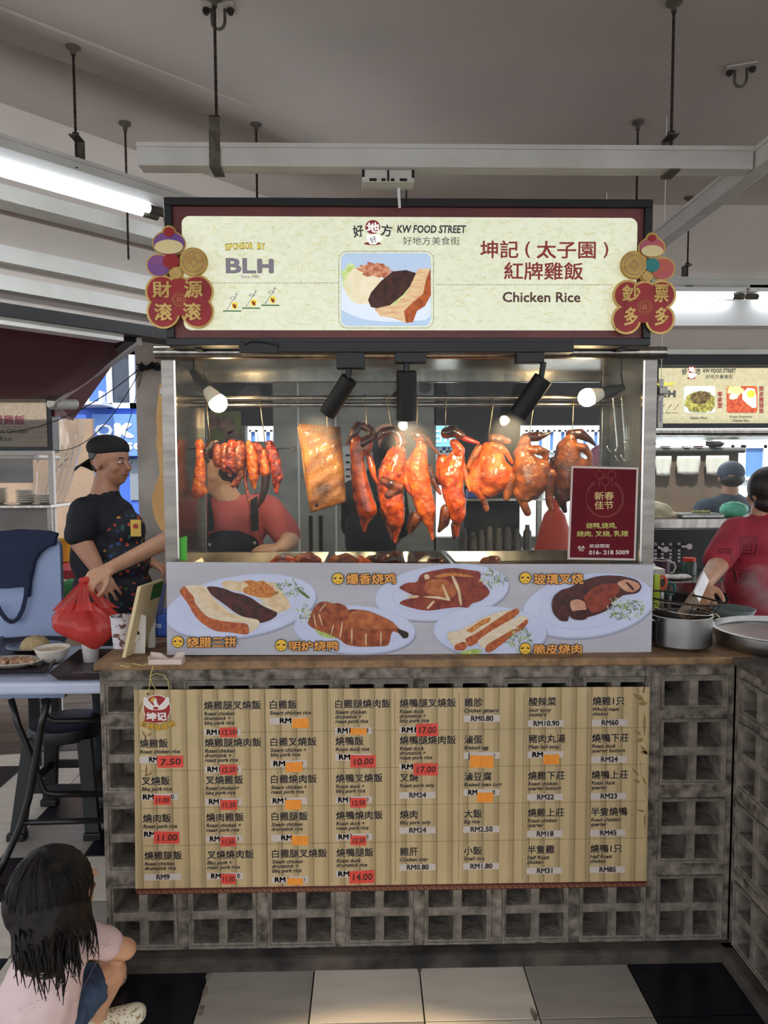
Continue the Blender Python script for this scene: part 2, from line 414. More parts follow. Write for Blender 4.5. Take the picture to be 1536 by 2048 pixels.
# back board added to block light, so the counter inside stays dark
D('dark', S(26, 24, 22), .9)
mb = MB(); mb.box(WL+.1, WR+.1, .60, .63, .0, .91); o = mb.build('back_board', M['dark']); tag(o, 'added dark board blocking light at the back of the breeze-block counter', 'board')
o = MB().tube([(-.55, .19, .845), (1.0, .19, .845)], .045, 20).build('gas_pipe', M['steelh'], smooth=True, auto=True)
o.name = 'steel_pipe'; tag(o, 'thick shiny steel pipe lying behind the top row of block holes', 'pipe')
m = MB(); m.box(WR+.115, WR+.14, .01, .60, 0, .91); o = m.build('light_stop_board', M['dark']); tag(o, 'added dark board stopping light leaks at the right end inside the counter', 'board')  # added to stop light leaking through the right-hand block holes
m = MB(); m.box(WR+.50, WR+.53, -1.5, 0, 0, .91); o = m.build('light_stop_board', M['dark']); tag(o, 'added dark board blocking light behind the side breeze-block wall', 'board')  # dark backing added to keep light out of the side wall holes
for k, (x, y) in enumerate(((417, 1950), (410, 1985), (402, 2020), (1068, 2030), (838, 1935))):          # chipped tile edges
    q = PZ(x, y, .0006); m = MB(); m.poly([(q.x+.022*(.5+.5*random.random())*math.cos(t)*.55, q.y+.03*(.5+.5*random.random())*math.sin(t), .0006) for t in [2*math.pi*i/11 for i in range(11)]]); m.build('chip', M['mortar'], fl)
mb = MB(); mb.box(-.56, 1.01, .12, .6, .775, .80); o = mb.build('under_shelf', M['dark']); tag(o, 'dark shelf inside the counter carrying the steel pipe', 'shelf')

# ---------------- suspended channels, rods, tubes ----------------
def channel(a, b, wd, h, name, label, cat='beam', lip=True, m='chan'):
    a, b = V(a), V(b); d = (b-a).normalized(); r = empty(name, ((a.x+b.x)/2, (a.y+b.y)/2, a.z-h/2), label, cat)
    MB().beam(a, b, wd, h).build('channel_body', M[m], r, bevel=.003)
    if lip:
        sd = d.cross(V((0, 0, 1))).normalized()
        for s_ in (-1, 1): MB().beam(a+sd*s_*(wd/2+.002)+V((0, 0, h/2-.006)), b+sd*s_*(wd/2+.002)+V((0, 0, h/2-.006)), .004, .012).build('lip', M[m], r)
    return r
yF = -.07
A = P(279, 308, yF); B = P(1497, 332, yF); A.z = B.z = (A.z+B.z)/2; zF = A.z
channel(A, B, .055, .060, 'ceiling_channel', 'long pale steel channel hanging level just above the lit stall sign')
Cn = P(1506, 330, yF)
channel(V((B.x+.03, -1.6, zF)), V((B.x+.03, YB-.12, zF)), .05, .060, 'ceiling_channel', 'pale steel channel running from above the camera back to the right wall')
YR = YB-.10
channel(P(1180, 565, YR), P(1760, 571, YR), .05, .05, 'ceiling_channel', 'horizontal steel channel with bolts over the bright tubes at far right')
def rod(x, y, z0, label, br=True, flange=True, r=.0045, front=False):
    rt_ = empty('threaded_rod', (x, y, z0), label, 'rod', 'hanging rods')
    pts = [V((x, y, z0+(HC-z0)*i/40)) for i in range(41)]
    MB().tube(pts, [r*(1 if i % 2 else .85) for i in range(41)], 8).build('rod_shaft', M['rust'], rt_)
    if flange: MB().lathe([(.001, 0), (.022, -.002), (.022, -.008), (.008, -.016), (.008, -.03), (.001, -.03)], (x, y, HC), 12).build('ceiling_anchor', M['bracket'], rt_)
    if br:
        f_ = 1 if front else -1; m = MB(); m.box(x-.015, x+.015, y-.033*f_, y-.029*f_, z0-.035, z0+(.10 if front else .07)); m.box(x-.015, x+.015, y-.033*f_, y+.02*f_, z0+(.096 if front else .066), z0+(.10 if front else .07)); m.box(x-.015, x+.015, y-.033, y+.033, z0-.037, z0-.033)
        m.build('u_bracket', M['bracket'], rt_, bevel=.001)
        MB().lathe([(.001, 0), (.011, 0), (.011, .01), (.001, .01)], (x, y, z0+(.10 if front else .07)), 6).build('nut', M['rust'], rt_)
    return rt_
q = P(434, 300, yF); rod(q.x, yF, zF, 'threaded rod with long grey bracket clasping the channel near its left end', front=True)
q = P(1342, 300, yF); rod(q.x, yF, zF, 'threaded rod with bracket near the right end of the channel above the sign')
q = PZ(146, 90, HC); rod(q.x, q.y, 2.46, 'rusty rod dropping to the slanted tube light at upper left')
q = PZ(250, 245, HC); rod(q.x, q.y, 2.3, 'thin rod at left between the slanted light and the end of the channel', br=False)
q = PZ(512, 245, HC); rod(q.x, q.y, 2.3, 'thin rod going down behind the left part of the sign top', br=False)
q = PZ(1276, 243, HC); rod(q.x, q.y, 2.2, 'thin rod going down behind the right part of the sign top', br=False)
q = P(1375, 535, YR); rod(q.x, q.y, P(1375, 560, YR).z, 'rod with bracket holding the far right channel near the bright tubes')
q = P(1536, 200, YR)
# ceiling hooks
def uhook(x, y, label, rz):
    r = empty('ceiling_hook', (x, y, HC-.1), label, 'hook'); r.rotation_euler = (0, 0, rz)
    o_ = V((x, y, HC-.1)); m = MB(); m.box(x-.045, x+.045, y-.028, y+.028, HC-.006, HC-.0005); m.build('plate', M['ceil'], r, bevel=.001)
    pts = [V((x-.018, y, HC-.005)), V((x-.018, y, HC-.035))]+[V((x-.018*math.cos(t), y, HC-.038-.022*math.sin(t))) for t in [math.pi*i/8 for i in range(9)]]+[V((x+.018, y, HC-.005))]
    MB().tube(pts, .0045, 8).build('u_bolt', M['bracket'], r, smooth=True)
    for s_ in (-1, 1): MB().lathe([(.001, -.02), (.007, -.02), (.011, -.012), (.011, -.004), (.001, -.004)], (x+s_*.034, y, HC), 6).build('nut', M['rust'], r)
q = PZ(1482, 135, HC); uhook(q.x, q.y, 'rusty U-shaped hook on a plate in the ceiling at upper right', R(-20))
q = PZ(432, 0, HC); uhook(q.x, q.y+.03, 'rusty U-shaped hook at the very top beside the left rod', 0)
# electrical box on the channel
q = P(775, 355, -.04)
r = empty('junction_box', (q.x, -.04, q.z-.03), 'perforated pale metal box with a cable under the middle of the channel', 'box')
x0, x1 = P(724, 350, -.06).x, P(828, 350, -.06).x; z1, z0 = P(775, 341, -.06).z, P(775, 368, -.06).z
MB().box(x0, x1, -.075, -.01, z0, z1).build('box_body', M['chan'], r, bevel=.002)
m = MB()
for a, b, c, d in ((0, .05, .35, 1), (.95, 1, .3, 1), (.48, .52, .05, .85), (.14, .28, .05, .25), (.37, .45, .05, .25), (.55, .62, .05, .25), (.72, .86, .05, .25)):
    m.box(x0+(x1-x0)*a, x0+(x1-x0)*b, -.0762, -.074, z0+(z1-z0)*c, z0+(z1-z0)*d)
m.build('slot', M['dark'], r)
q1, q2 = P(799, 372, -.03), P(800, 396, -.03); MB().tube([q1+V((0, 0, .01)), (q1+q2)/2+V((-.003, 0, 0)), q2+V((0, .02, -.02))], .004, 8).build('cable', M['white'], r)
q1, q2 = P(813, 374, -.02), P(813, 396, -.02); MB().tube([q1, q2+V((0, .02, -.02))], .0022, 6).build('hook_wire', M['rust'], r)
# fluorescent battens
def batten(a, b, label, off=V((0, 0, 0)), mt='tube', two=True, wd=.05):
    a, b = V(a), V(b); r = empty('tube_light', (a+b)/2, label, 'light', 'tube lights')
    MB().beam(a+V((0, 0, .035)), b+V((0, 0, .035)), wd, .035).build('batten', M['white'], r, bevel=.003)
    d = (b-a).normalized(); sd = d.cross(V((0, 0, 1))).normalized()
    for s_ in ((-.022, .022) if two else (0,)):
        MB().tube([a+d*.05+sd*s_, b-d*.05+sd*s_], .013, 14).build('glass_tube', M[mt], r, smooth=True, auto=True)
        for e, k in ((a, 1), (b, -1)): MB().tube([e+sd*s_-d*k*.0, e+d*k*.055+sd*s_], .0142, 12).build('tube_cap', M['bracket'], r, smooth=True, auto=True)
    return r
Q0 = PZ(150, 338, ZC)                                    # the slanted channel with its tubes
ch = channel(Q0-u*1.7, Q0+u*1.25, .05, .05, 'ceiling_channel', 'slanted steel channel over the tube lights at upper left')
def onl(px, py, Q): return (PP(px, py, Q)-Q).dot(u)
s2 = onl(312, 425, Q0)
ta = V((0, 0, -.075))+nn*.03
batten(Q0+u*(s2-1.25)+ta, Q0+u*s2+ta, 'bright double tube light on the slanted channel at upper left')
batten(Q0+u*(s2+.03)+ta, Q0+u*(s2+1.25)+ta, 'tube light continuing behind the left edge of the sign')
zz = PP(0, 392, WQ, .12).z
MB().beam(WQ+nn*.12+u*-3+V((0, 0, zz-HC)), WQ+nn*.12+u*t_end+V((0, 0, zz-HC)), .10, .055).build('trim_9', M['chan'], bevel=.004); tag(bpy.data.objects['trim_9'], kind='structure')
for i, (xa, xb) in enumerate(((1240, 1487), (1493, 1760))):
    a, b = P(xa, 594, YR), P(xb, 597, YR); a.z = b.z = P(1450, 593, YR).z
    batten(a, b, ['bright tube light under the far right channel behind the plaque', 'bright tube light at the far right edge under the channel'][i], mt='tube_far', two=False)
m = MB(); za, zb_ = P(1400, 602, YB-.06).z, P(1400, 652, YB-.06).z; m.box(P(1180, 600, YB).x, 3.5, YB-.07, YB-.002, zb_, za)
o = m.build('trim_10', M['white']); tag(o, kind='structure')
# more of the hall's tube lights, behind the camera
for i, (x, y) in enumerate(((-1.6, -2.9), (0, -3.0), (1.6, -2.9), (-2.4, -1.4), (2.3, -1.3), (0, -4.2))):
    batten((x-.62, y, 2.44), (x+.62, y, 2.44), ['tube light overhead behind the camera, left row', 'tube light overhead behind the camera, middle row', 'tube light overhead behind the camera, right row', 'tube light over the left aisle', 'tube light over the right aisle', 'tube light furthest behind the camera'][i])
    for sx in (-.5, .5): MB().tube([(x+sx, y, 2.5), (x+sx, y, HC)], .004, 6).build('threaded_rod', M['rust']); 
for o in list(col.objects):
    if o.name.startswith('threaded_rod') and o.type == 'MESH': tag(o, 'plain rod holding a tube light behind the camera', 'rod', 'plain rods behind the camera')
# ================= GLASS CASE =================
GY = .10
cx0, cx1 = P(326, 920, GY).x, P(1311, 920, GY).x
cz1 = P(800, 716, GY).z; CF = 1.165; CD = .53
case = empty('display_case', ((cx0+cx1)/2, .32, SZ), 'stainless steel and glass food display case standing on the counter', 'display case')
MB().box(cx0, cx1, GY+.004, CD, SZ+.001, CF).build('base_cabinet', M['steelh'], case, bevel=.003)
pw = P(351, 920, GY).x-cx0
for x in (cx0, cx1-pw): 
    MB().box(x, x+pw, GY-.002, GY+.03, CF, cz1).build('post', M['steel'], case, bevel=.002)
    MB().box(x, x+pw, CD-.03, CD, CF, cz1).build('post', M['steel'], case, bevel=.002)
for x in (cx0+pw, cx1-pw-.006): MB().box(x, x+.006, GY-.001, GY+.012, CF, cz1).build('glazing_bead', M['chrome'], case)
MB().box(cx0+pw, cx1-pw, GY+.005, GY+.009, CF, cz1).build('front_glass', M['glass'], case)
for x in (cx0+.012, cx1-.016): MB().box(x, x+.004, GY+.03, CD-.03, CF, cz1).build('side_glass', M['glass2'], case)
MB().box(cx0, cx1, GY, CD, cz1, cz1+.012).build('roof_panel', M['steelh'], case, bevel=.002)
MB().tube([(cx0-.012, GY-.015, cz1+.014), (cx1+.016, GY-.015, cz1+.014)], .0195, 20).build('top_rail', M['steelh'], case, smooth=True, auto=True)
zt = P(800, 757, CD).z
MB().box(cx0+pw, cx1-pw, CD-.025, CD-.0, zt-.016, zt+.016).build('back_rail', M['steelh'], case, bevel=.003)
zr1 = P(800, 796, .35).z
bl, br_ = P(362, 800, .35).x, P(1268, 800, .35).x
MB().tube([(bl, .35, zr1), (br_, .35, zr1)], .0085, 14).build('hanging_bar', M['steelh'], case, smooth=True, auto=True)
zr2 = P(800, 806, .35).z
MB().tube([(bl, .37, zr2-.004), (br_, .37, zr2-.004)], .0085, 14).build('hanging_bar', M['steelh'], case, smooth=True, auto=True)
for x in (bl, br_): MB().box(x-.006, x+.02, .12, CD-.02, zr1-.012, zr1+.012).build('bar_bracket', M['steel'], case, bevel=.002)
for x in (cx0+.018,): MB().box(x, x+.004, .135, CD-.03, CF, cz1-.001).build('side_strip', M['steel'], case)
o = MB().box(cx0+pw, cx1-pw, GY+.015, CD-.005, CF, CF+.004).build('case_floor', M['steelh'], case)
# trays in the case
def tray(xa, xb, label):
    r = empty('steel_tray', ((xa+xb)/2, .31, CF+.004), label, 'tray', 'trays in the case')
    z0 = CF+.005; m = MB(); y0, y1 = .125, .50; t = .018; h = .034
    a = [(xa+t, y0+t), (xb-t, y0+t), (xb-t, y1-t), (xa+t, y1-t)]; b = [(xa, y0), (xb, y0), (xb, y1), (xa, y1)]; c = [(xa-.008, y0-.008), (xb+.008, y0-.008), (xb+.008, y1+.008), (xa-.008, y1+.008)]
    vs = [(x, y, z0) for x, y in a]+[(x, y, z0+h) for x, y in b]+[(x, y, z0+h+.002) for x, y in c]+[(x, y, z0+h-.006) for x, y in c]
    fs = [(0, 1, 2, 3)]+[(i+4*k, (i+1) % 4+4*k, (i+1) % 4+4*k+4, i+4*k+4) for k in range(3) for i in range(4)]
    m.add(vs, fs); o = m.build('tray_body', M['steelh'], r); s = o.modifiers.new('s', 'SOLIDIFY'); s.thickness = .0015
    o.modifiers.new('b', 'BEVEL').width = .003
    return r
ti = lambda x: P(x, 1105, .3).x
tray(ti(372), ti(652), 'empty-cornered steel tray at the left end of the case'); tray(ti(664), ti(893), 'steel tray in the middle of the case under the ducks'); tray(ti(905), ti(1262), 'wide steel tray at the right end of the case')
# bulbs
D('bulbw', S(255, 240, 210), emit=110, ecol=(1.0, .70, .36, 1)); D('plasticw', S(225, 215, 205), .4)
def bulb(g, n1, n2, Y, label):
    a, b, c = P(*g, Y), P(*n1, Y+.005), P(*n2, Y+.02); r = empty('light_bulb', c, label, 'light bulb', 'bulbs in the case')
    ax = (a-b).normalized(); ln = (c-b).length
    MB().lathe([(.001, .030)]+[(.029*math.sin(t), .030*math.cos(t)) for t in [math.pi*i/14 for i in range(1, 10)]]+[(.026, -.014)], a, 24, ax).build('globe', M['bulbw'], r, smooth=True)
    MB().lathe([(.0265, (a-b).length-.014), (.024, (a-b).length*.5), (.015, 0), (.001, -.002)], b, 24, ax).build('bulb_neck', M['plasticw'], r, smooth=True, auto=True)
    MB().lathe([(.001, 0), (.021, 0), (.021, -.035), (.014, -.055), (.010, -.075), (.001, -.075)], b+ax*.004, 20, ax).build('socket', M['black'], r, smooth=True, auto=True)
    e = b-ax*.07; t = V((e.x, e.y+.02, cz1)); MB().tube([e, (e+t)/2+V((0, .015, .01)), t], .003, 6).build('cord', M['black'], r)
    return r
bulb((436, 806), (412, 776), (386, 745), .19, 'glowing warm bulb in a black socket at the left end of the case')
bulb((1175, 795), (1207, 786), (1236, 772), .19, 'glowing warm bulb in a black socket at the right end of the case')

# ================= MAIN SIGN =================
SY = -.005
sx0, sx1 = P(330, 540, SY).x, P(1304, 540, SY).x; sz1, sz0 = P(815, 396, SY).z, P(815, 691, SY).z
sign = empty('lightbox_sign', ((sx0+sx1)/2, SY+.04, sz0), 'big lit cream chicken rice sign in a black frame above the case', 'sign')
fwid = .022
m = MB(); m.box(sx0, sx1, SY, SY+.09, sz1-fwid, sz1); m.box(sx0, sx1, SY, SY+.09, sz0, sz0+fwid); m.box(sx0, sx0+fwid, SY, SY+.09, sz0+fwid, sz1-fwid); m.box(sx1-fwid, sx1, SY, SY+.09, sz0+fwid, sz1-fwid)
m.build('frame', M['frame'], sign, bevel=.002)
m = MB(); m.box(sx0+fwid, sx1-fwid, SY+.014, SY+.088, sz0+fwid, sz1-fwid); m.build('burgundy_border', M['burg'], sign)
PY = SY+.0125
EM = .46
def DE(k, c, **kw): D(k, c, .5, emit=EM*kw.pop('e', 1), **kw)
DE('signpanel', S(204, 208, 178), c2=S(226, 228, 204), scale=60, detail=8, stretch=(1, 1, 2.2), lo=.3, hi=.7)
DE('ig', S(60, 62, 64), e=.4); DE('ired', S(136, 44, 48), e=.6); DE('iyel', S(228, 204, 40)); DE('igrey', S(118, 110, 118)); DE('igreen', S(60, 110, 50), e=.5); DE('iwhite', S(240, 240, 236)); DE('ibrown', S(84, 50, 44), e=.5); DE('ibl', S(176, 196, 220)); DE('iwhitep', S(214, 224, 238))
DE('f_pale', S(216, 208, 170), c2=S(232, 218, 190), scale=40); DE('f_red', S(176, 84, 52), c2=S(226, 170, 130), scale=70, e=.7); DE('f_dark', S(54, 28, 22), c2=S(84, 44, 32), scale=60, e=.5); DE('f_fat', S(224, 196, 150), c2=S(206, 160, 120), scale=30, stretch=(1, 1, 4)); DE('f_skin', S(146, 62, 26), c2=S(190, 96, 40), scale=60, e=.7); DE('f_green', S(170, 196, 100), c2=S(210, 220, 160), scale=50); DE('thread', S(196, 184, 110), e=.8)
z1 = lambda x, y: (270+x*.3385, 380+y*.3385)
z2 = lambda x, y: (780+x*.4036, 380+y*.4036)
def bx(f, x0, y0, x1, y1): a = f(x0, y0); b = f(x1, y1); return (a[0], a[1], b[0], b[1])
a = P(363, 432, PY); b = P(1271, 661, PY)
m = MB(); m.poly([(x, PY, z) for x, z in rrect(a.x, b.z, b.x, a.z, .022)][::1]); pn = m.build('panel', M['signpanel'], sign)
def part(name, mk, fn, parent=sign, lab=None):
    m = MB(); fn(m)
    o = m.build(name, M[mk] if isinstance(mk, str) else mk, parent)
    if lab: o['label'] = lab
    return o
rd = random.Random(5)
def threads(m):                                   # printed paper fibres
    for i in range(420):
        x, y = rd.uniform(366, 1266), rd.uniform(434, 658); a_ = rd.uniform(0, 6.28); ln = rd.uniform(3, 8); p = []
        for k in range(4): p.append((x, y)); x += ln*math.cos(a_); y += ln*math.sin(a_)*.7; a_ += rd.uniform(-.7, .7)
        p = [q for q in p if 365 < q[0] < 1268 and 434 < q[1] < 658]
        for k in range(len(p)-1):
            q, w_ = p[k], p[k+1]; dx, dy = w_[0]-q[0], w_[1]-q[1]; n_ = math.hypot(dx, dy)+1e-6; ox, oy = -dy/n_*.32, dx/n_*.32
            flat(m, [(q[0]+ox, q[1]+oy), (w_[0]+ox, w_[1]+oy), (w_[0]-ox, w_[1]-oy), (q[0]-ox, q[1]-oy)], PY-.0002)
o = part('paper_fibre', 'thread', threads); o['kind'] = 'stuff'
L1, L2, L3, L4 = PY-.0006, PY-.0010, PY-.0014, PY-.0018
part('lettering', 'ibrown', lambda m: [T(m, c, (450.4+i*8.05, 488.3-3.0*math.sin(math.pi*(i+.5)/12)-.8, 457.4+i*8.05, 500.7-3.0*math.sin(math.pi*(i+.5)/12)+.8), L1, off=.045, rot=.10*(5.5-i)/5.5) for i, c in enumerate('SPONSOR BY') if c != ' '])
part('lettering', 'iyel', lambda m: [T(m, c, (450.8+i*8.05, 488.9-3.0*math.sin(math.pi*(i+.5)/12), 457+i*8.05, 500-3.0*math.sin(math.pi*(i+.5)/12)), L2, off=.01, rot=.10*(5.5-i)/5.5) for i, c in enumerate('SPONSOR BY') if c != ' '])
def grey(m):
    T(m, 'BL', bx(z1, 537, 402, 715, 493), L1, off=.045); T(m, 'H', bx(z1, 722, 406, 820, 493), L1, off=.06); T(m, 'Since 1980', bx(z1, 627, 502, 733, 521), L1, off=.01)
part('lettering', 'igrey', grey)
def dots(m):
    def dot(x, y, r=1.05): flat(m, elp(x, y, r, r, n=8)[::-1], L1)
    x = 424.
    while x < 676: dot(x, 565.8); x += 5.0
    x = 873.
    while x < 1224: dot(x, 569.5); x += 5.0
    rr = rrect(677.5, 502.5, 867, 656, 17, 7); rr.append(rr[0]); acc = 0
    for i in range(len(rr)-1):
        a_, b_ = rr[i], rr[i+1]; l_ = math.dist(a_, b_)
        while acc < l_: t = acc/l_; dot(a_[0]+(b_[0]-a_[0])*t, a_[1]+(b_[1]-a_[1])*t); acc += 4.6
        acc -= l_
part('dotted_line', 'ibrown', dots)
def pg(m, pts, L_, f=lambda x, y: (x, y)): flat(m, [f(*p) for p in pts], L_)
def arrows(m):
    for k in range(3):
        ox, oy = 113*k, -17*k
        pg(m, [(540+ox, 705+oy), (547+ox, 697+oy), (598+ox, 618+oy), (592+ox, 618+oy), (604+ox, 607+oy), (603+ox, 625+oy), (600+ox, 620+oy), (549+ox, 700+oy), (546+ox, 708+oy)][::-1], L1, z1)
        T(m, 'cs', bx(z1, 562+ox, 628+oy, 600+ox, 646+oy), L1, shear=.4)
part('arrow_mark', 'igrey', arrows)
part('arrow_mark', 'igreen', lambda m: [pg(m, [(520+113*k, 711-17*k), (627+113*k, 712-17*k), (627+113*k, 719-17*k), (520+113*k, 718-17*k)], L1, z1) for k in range(3)])
part('shield_mark', 'iyel', lambda m: [pg(m, [(572+113*k, 668-17*k), (588+113*k, 663-17*k), (605+113*k, 666-17*k), (605+113*k, 692-17*k), (588+113*k, 706-17*k), (572+113*k, 692-17*k)], L2, z1) for k in range(3)])
part('shield_mark', 'ired', lambda m: [pg(m, [(576+113*k, 676-17*k), (584+113*k, 672-17*k), (590+113*k, 680-17*k), (600+113*k, 674-17*k), (596+113*k, 690-17*k), (601+113*k, 696-17*k), (588+113*k, 700-17*k), (580+113*k, 690-17*k)], L3, z1) for k in range(3)])
def logo(parent, f, Y, kd, kr, kw, sc_=1):
    """the food street logo; f maps sign-photo coordinates to the picture"""
    A_, B_, C_ = Y-.0004, Y-.0008, Y-.0012
    def b4(x0, y0, x1, y1): p = f(x0, y0); q = f(x1, y1); return (p[0], p[1], q[0], q[1])
    m = MB(); T(m, '好', b4(706, 450, 727, 474), A_, off=.03, rot=.16); T(m, '方', b4(762, 449, 784, 473), A_, off=.03, rot=-.1)
    T(m, 'KW FOOD STREET', b4(794, 450.6, 932.5, 466), A_, off=.035, shear=.12); T(m, '好地方美食街', b4(806, 473.6, 919, 489.8), A_, off=-.002)
    m.build('lettering', M[kd], parent)
    m = MB(); flat(m, [f(*p) for p in elp(745.5, 454, 15, 14, n=28)], A_); flat(m, [f(*p) for p in elp(745, 487, 17, 3.4, n=24)], A_); m.build('logo_disc', M[kr], parent)
    m = MB(); T(m, '地', b4(733, 445, 759, 465), B_, off=.04); flat(m, [f(*p) for p in [(733, 469), (759, 469), (758, 480), (752, 489), (740, 489), (734, 480)]], B_); flat(m, [f(*p) for p in [(757, 471), (765, 471), (765, 479), (757, 483), (757, 480), (762, 477), (762, 474), (757, 474)]], B_); m.build('logo_cup', M[kw], parent)
    m = MB(); T(m, '好', b4(740, 473, 753, 485), C_, rot=.4); m.build('cup_mark', M[kd], parent)
logo(sign, lambda x, y: (x, y), PY-.0004, 'ig', 'ired', 'iwhite')
part('lettering', 'ired', lambda m: [T(m, '坤記', (960.4, 481, 1037, 516.5), L1, off=.02), T(m, '(', (1050, 483, 1060, 516), L1, off=.02), T(m, '太子園', (1073, 482, 1192, 517), L1, off=.02), T(m, ')', (1207, 484, 1217, 516), L1, off=.02), T(m, '紅牌雞飯', (1008, 524.5, 1166.6, 559.5), L1, off=.02)])
part('lettering', 'ibrown', lambda m: T(m, 'Chicken Rice', (1005, 584, 1161, 604.5), L1, off=.026))
# printed photograph of the dish
def photo(m_parent):
    def q(k, name, pts, L_): m = MB(); flat(m, pts, L_); return m.build(name, M[k], m_parent)
    q('ibl', 'dish_photo', rrect(682, 506, 862, 652, 14), L1)
    c = lambda p: clip(p, 683, 507, 861, 651)
    q('iwhitep', 'dish_photo', c(elp(775, 600, 118, 48, 8)), L1-.0002)
    q('ibl', 'dish_photo', c([z1(1215, 720), z1(1300, 752), z1(1400, 772), z1(1536, 780), (850, 640), (862, 632), (862, 640), (840, 652), (790, 652), (682, 632)]), L1-.0003)
    q('f_green', 'dish_photo', elp(697, 551, 14, 22, 10, jag=.25, seed=2), L1-.0004)
    q('f_pale', 'dish_photo', elp(728, 572, 40, 36, 25, jag=.08, seed=3), L1-.0005)
    q('f_red', 'dish_photo', elp(752, 541, 34, 14, 8, jag=.22, seed=4), L1-.0007)
    q('f_pale', 'dish_photo', elp(716, 582, 22, 26, -20, jag=.08, seed=6), L1-.0008)
    q('f_dark', 'dish_photo', [(736, 600), (742, 585), (762, 562), (785, 543), (812, 540), (832, 546), (826, 566), (806, 590), (780, 612), (758, 618), (742, 614)], L1-.0010)
    q('f_green', 'dish_photo', [(778, 612), (806, 590), (822, 570), (826, 580), (800, 606), (786, 614)], L1-.0011)
    q('f_fat', 'dish_photo', [(748, 618), (790, 608), (812, 588), (826, 560), (836, 538), (858, 536), (862, 560), (852, 592), (828, 620), (812, 646), (786, 636), (760, 632)], L1-.0012)
    q('f_skin', 'dish_photo', [(812, 646), (808, 622), (826, 604), (846, 588), (852, 560), (861, 536), (862, 590), (850, 612), (834, 622), (826, 644)], L1-.0014)
photo(sign)
# small rods and hooks that tie the sign to the case
for x in (400, 1240): 
    q = P(x, 690, .05); MB().box(q.x-.01, q.x+.01, .03, .06, cz1+.012, sz0+.002).build('sign_foot', M['frame'], sign)

# plaques
def plaque(parent_label, Y, f, discs, red, chars, head, body, coin, small, cap_, kb, collar, seal):
    p0 = f(*discs[0][:2]); r = empty('plaque', P(p0[0], p0[1], Y), parent_label, 'plaque', 'new year plaques')
    sc_ = f(1, 0)[0]-f(0, 0)[0]
    def disc(m, c, Y_, th, e=0):
        p = P(*f(c[0], c[1]), Y_); rx = (c[2]+e)*sc_*mpp(Y_, p.z); rz = ((c[3] if len(c) > 3 else c[2])+e)*sc_*mpp(Y_, p.z)
        m.prism([(p.x+rx*math.cos(t), Y_, p.z+rz*math.sin(t)) for t in [2*math.pi*k/36 for k in range(36)]], (0, th, 0))
    m = MB()
    for i, c in enumerate(discs+[head, body, coin, small, cap_]): disc(m, c, Y+i*.0001, .006, 9 if c in discs else 8)
    m.build('gold_backing', M['gold'], r, weld=True)
    m = MB()
    for i, c in enumerate(discs): disc(m, c, Y-.0013-i*.00015, .002, -3)
    m.prism([P(*f(x, y), Y-.0022) for x, y in red], (0, .002, 0)); m.build('red_face', M['plaque'], r)
    m = MB(); disc(m, (head[0], head[1]+20/sc_*.3385, head[2]*.92, head[3]*.62), Y-.005, .001); m.build('cream_patch', M['cream'], r)
    m = MB(); disc(m, body, Y-.003, .003); disc(m, head, Y-.004, .004); m.build('round_figure', M[kb], r)
    m = MB(); disc(m, cap_, Y-.0055, .003, -3); m.build('red_cap', M['plaque'], r)
    m = MB(); disc(m, collar, Y-.0045, .002); m.build('collar', M['plaque'] if kb == 'purple' else M['teal'], r)
    for c in (coin, small):
        m = MB(); disc(m, c, Y-.006, .006); co = m.build('coin', M['gold'], r)
        for k_, e in (('goldprint', .82), ('gold', .74)):
            m = MB(); disc(m, (c[0], c[1], c[2]*e), Y-.0065-(.0005 if e < .8 else 0), .001); m.build('coin_ring', M[k_], co)
        for k_, s_ in (('goldprint', .42), ('gold', .27)):
            m = MB(); pg(m, [(c[0]-c[2]*s_, c[1]), (c[0], c[1]-c[2]*s_*1.1), (c[0]+c[2]*s_, c[1]), (c[0], c[1]+c[2]*s_*1.1)][::-1], Y-.0074-(.0004 if s_ < .3 else 0), f); m.build('coin_hole', M[k_], co)
    for dx, dy, k_ in ((0, 0, 'gold'),):
        m = MB()
        for ch, x0, y0, x1, y1 in chars:
            vs, fs, *_ = textgeo(ch, .03); T(m, ch, bx(f, x0, y0, x1, y1), Y-.0042, off=.03)
        o = m.build('lettering', M['gold'], r); md = o.modifiers.new('s', 'SOLIDIFY'); md.thickness = .002
    m = MB(); p = P(*f(*seal[:2]), Y); rr = seal[2]*sc_*mpp(Y, p.z)
    for q_ in (1, .72): m.tube([(p.x+rr*q_*math.cos(t), Y-.002, p.z+rr*q_*math.sin(t)) for t in [2*math.pi*k/24 for k in range(24)]], .0008, 5, closed=True)
    m.build('seal_ring', M['gold'], r); m = MB(); s_ = seal[2]*.3; T(m, '口', bx(f, seal[0]-s_, seal[1]-s_, seal[0]+s_, seal[1]+s_), Y-.003, off=.02); m.build('seal_mark', M['gold'], r)
plaque('red and gold plaque with purple figure at the left edge of the sign', SY-.012, z1,
       [(158, 600, 88), (366, 600, 88), (166, 720, 88), (368, 718, 88), (262, 600, 80)], [(150, 560), (370, 560), (390, 690), (264, 745), (140, 690)][::-1],
       [('財', 103, 538, 214, 636), ('源', 290, 535, 398, 636), ('滚', 115, 668, 218, 772), ('滚', 284, 666, 390, 770)],
       (200, 315, 90, 66), (140, 445, 66, 60), (345, 425, 76), (243, 490, 34), (200, 248, 34, 30), 'purple', (212, 420, 48, 44), (260, 647, 38))
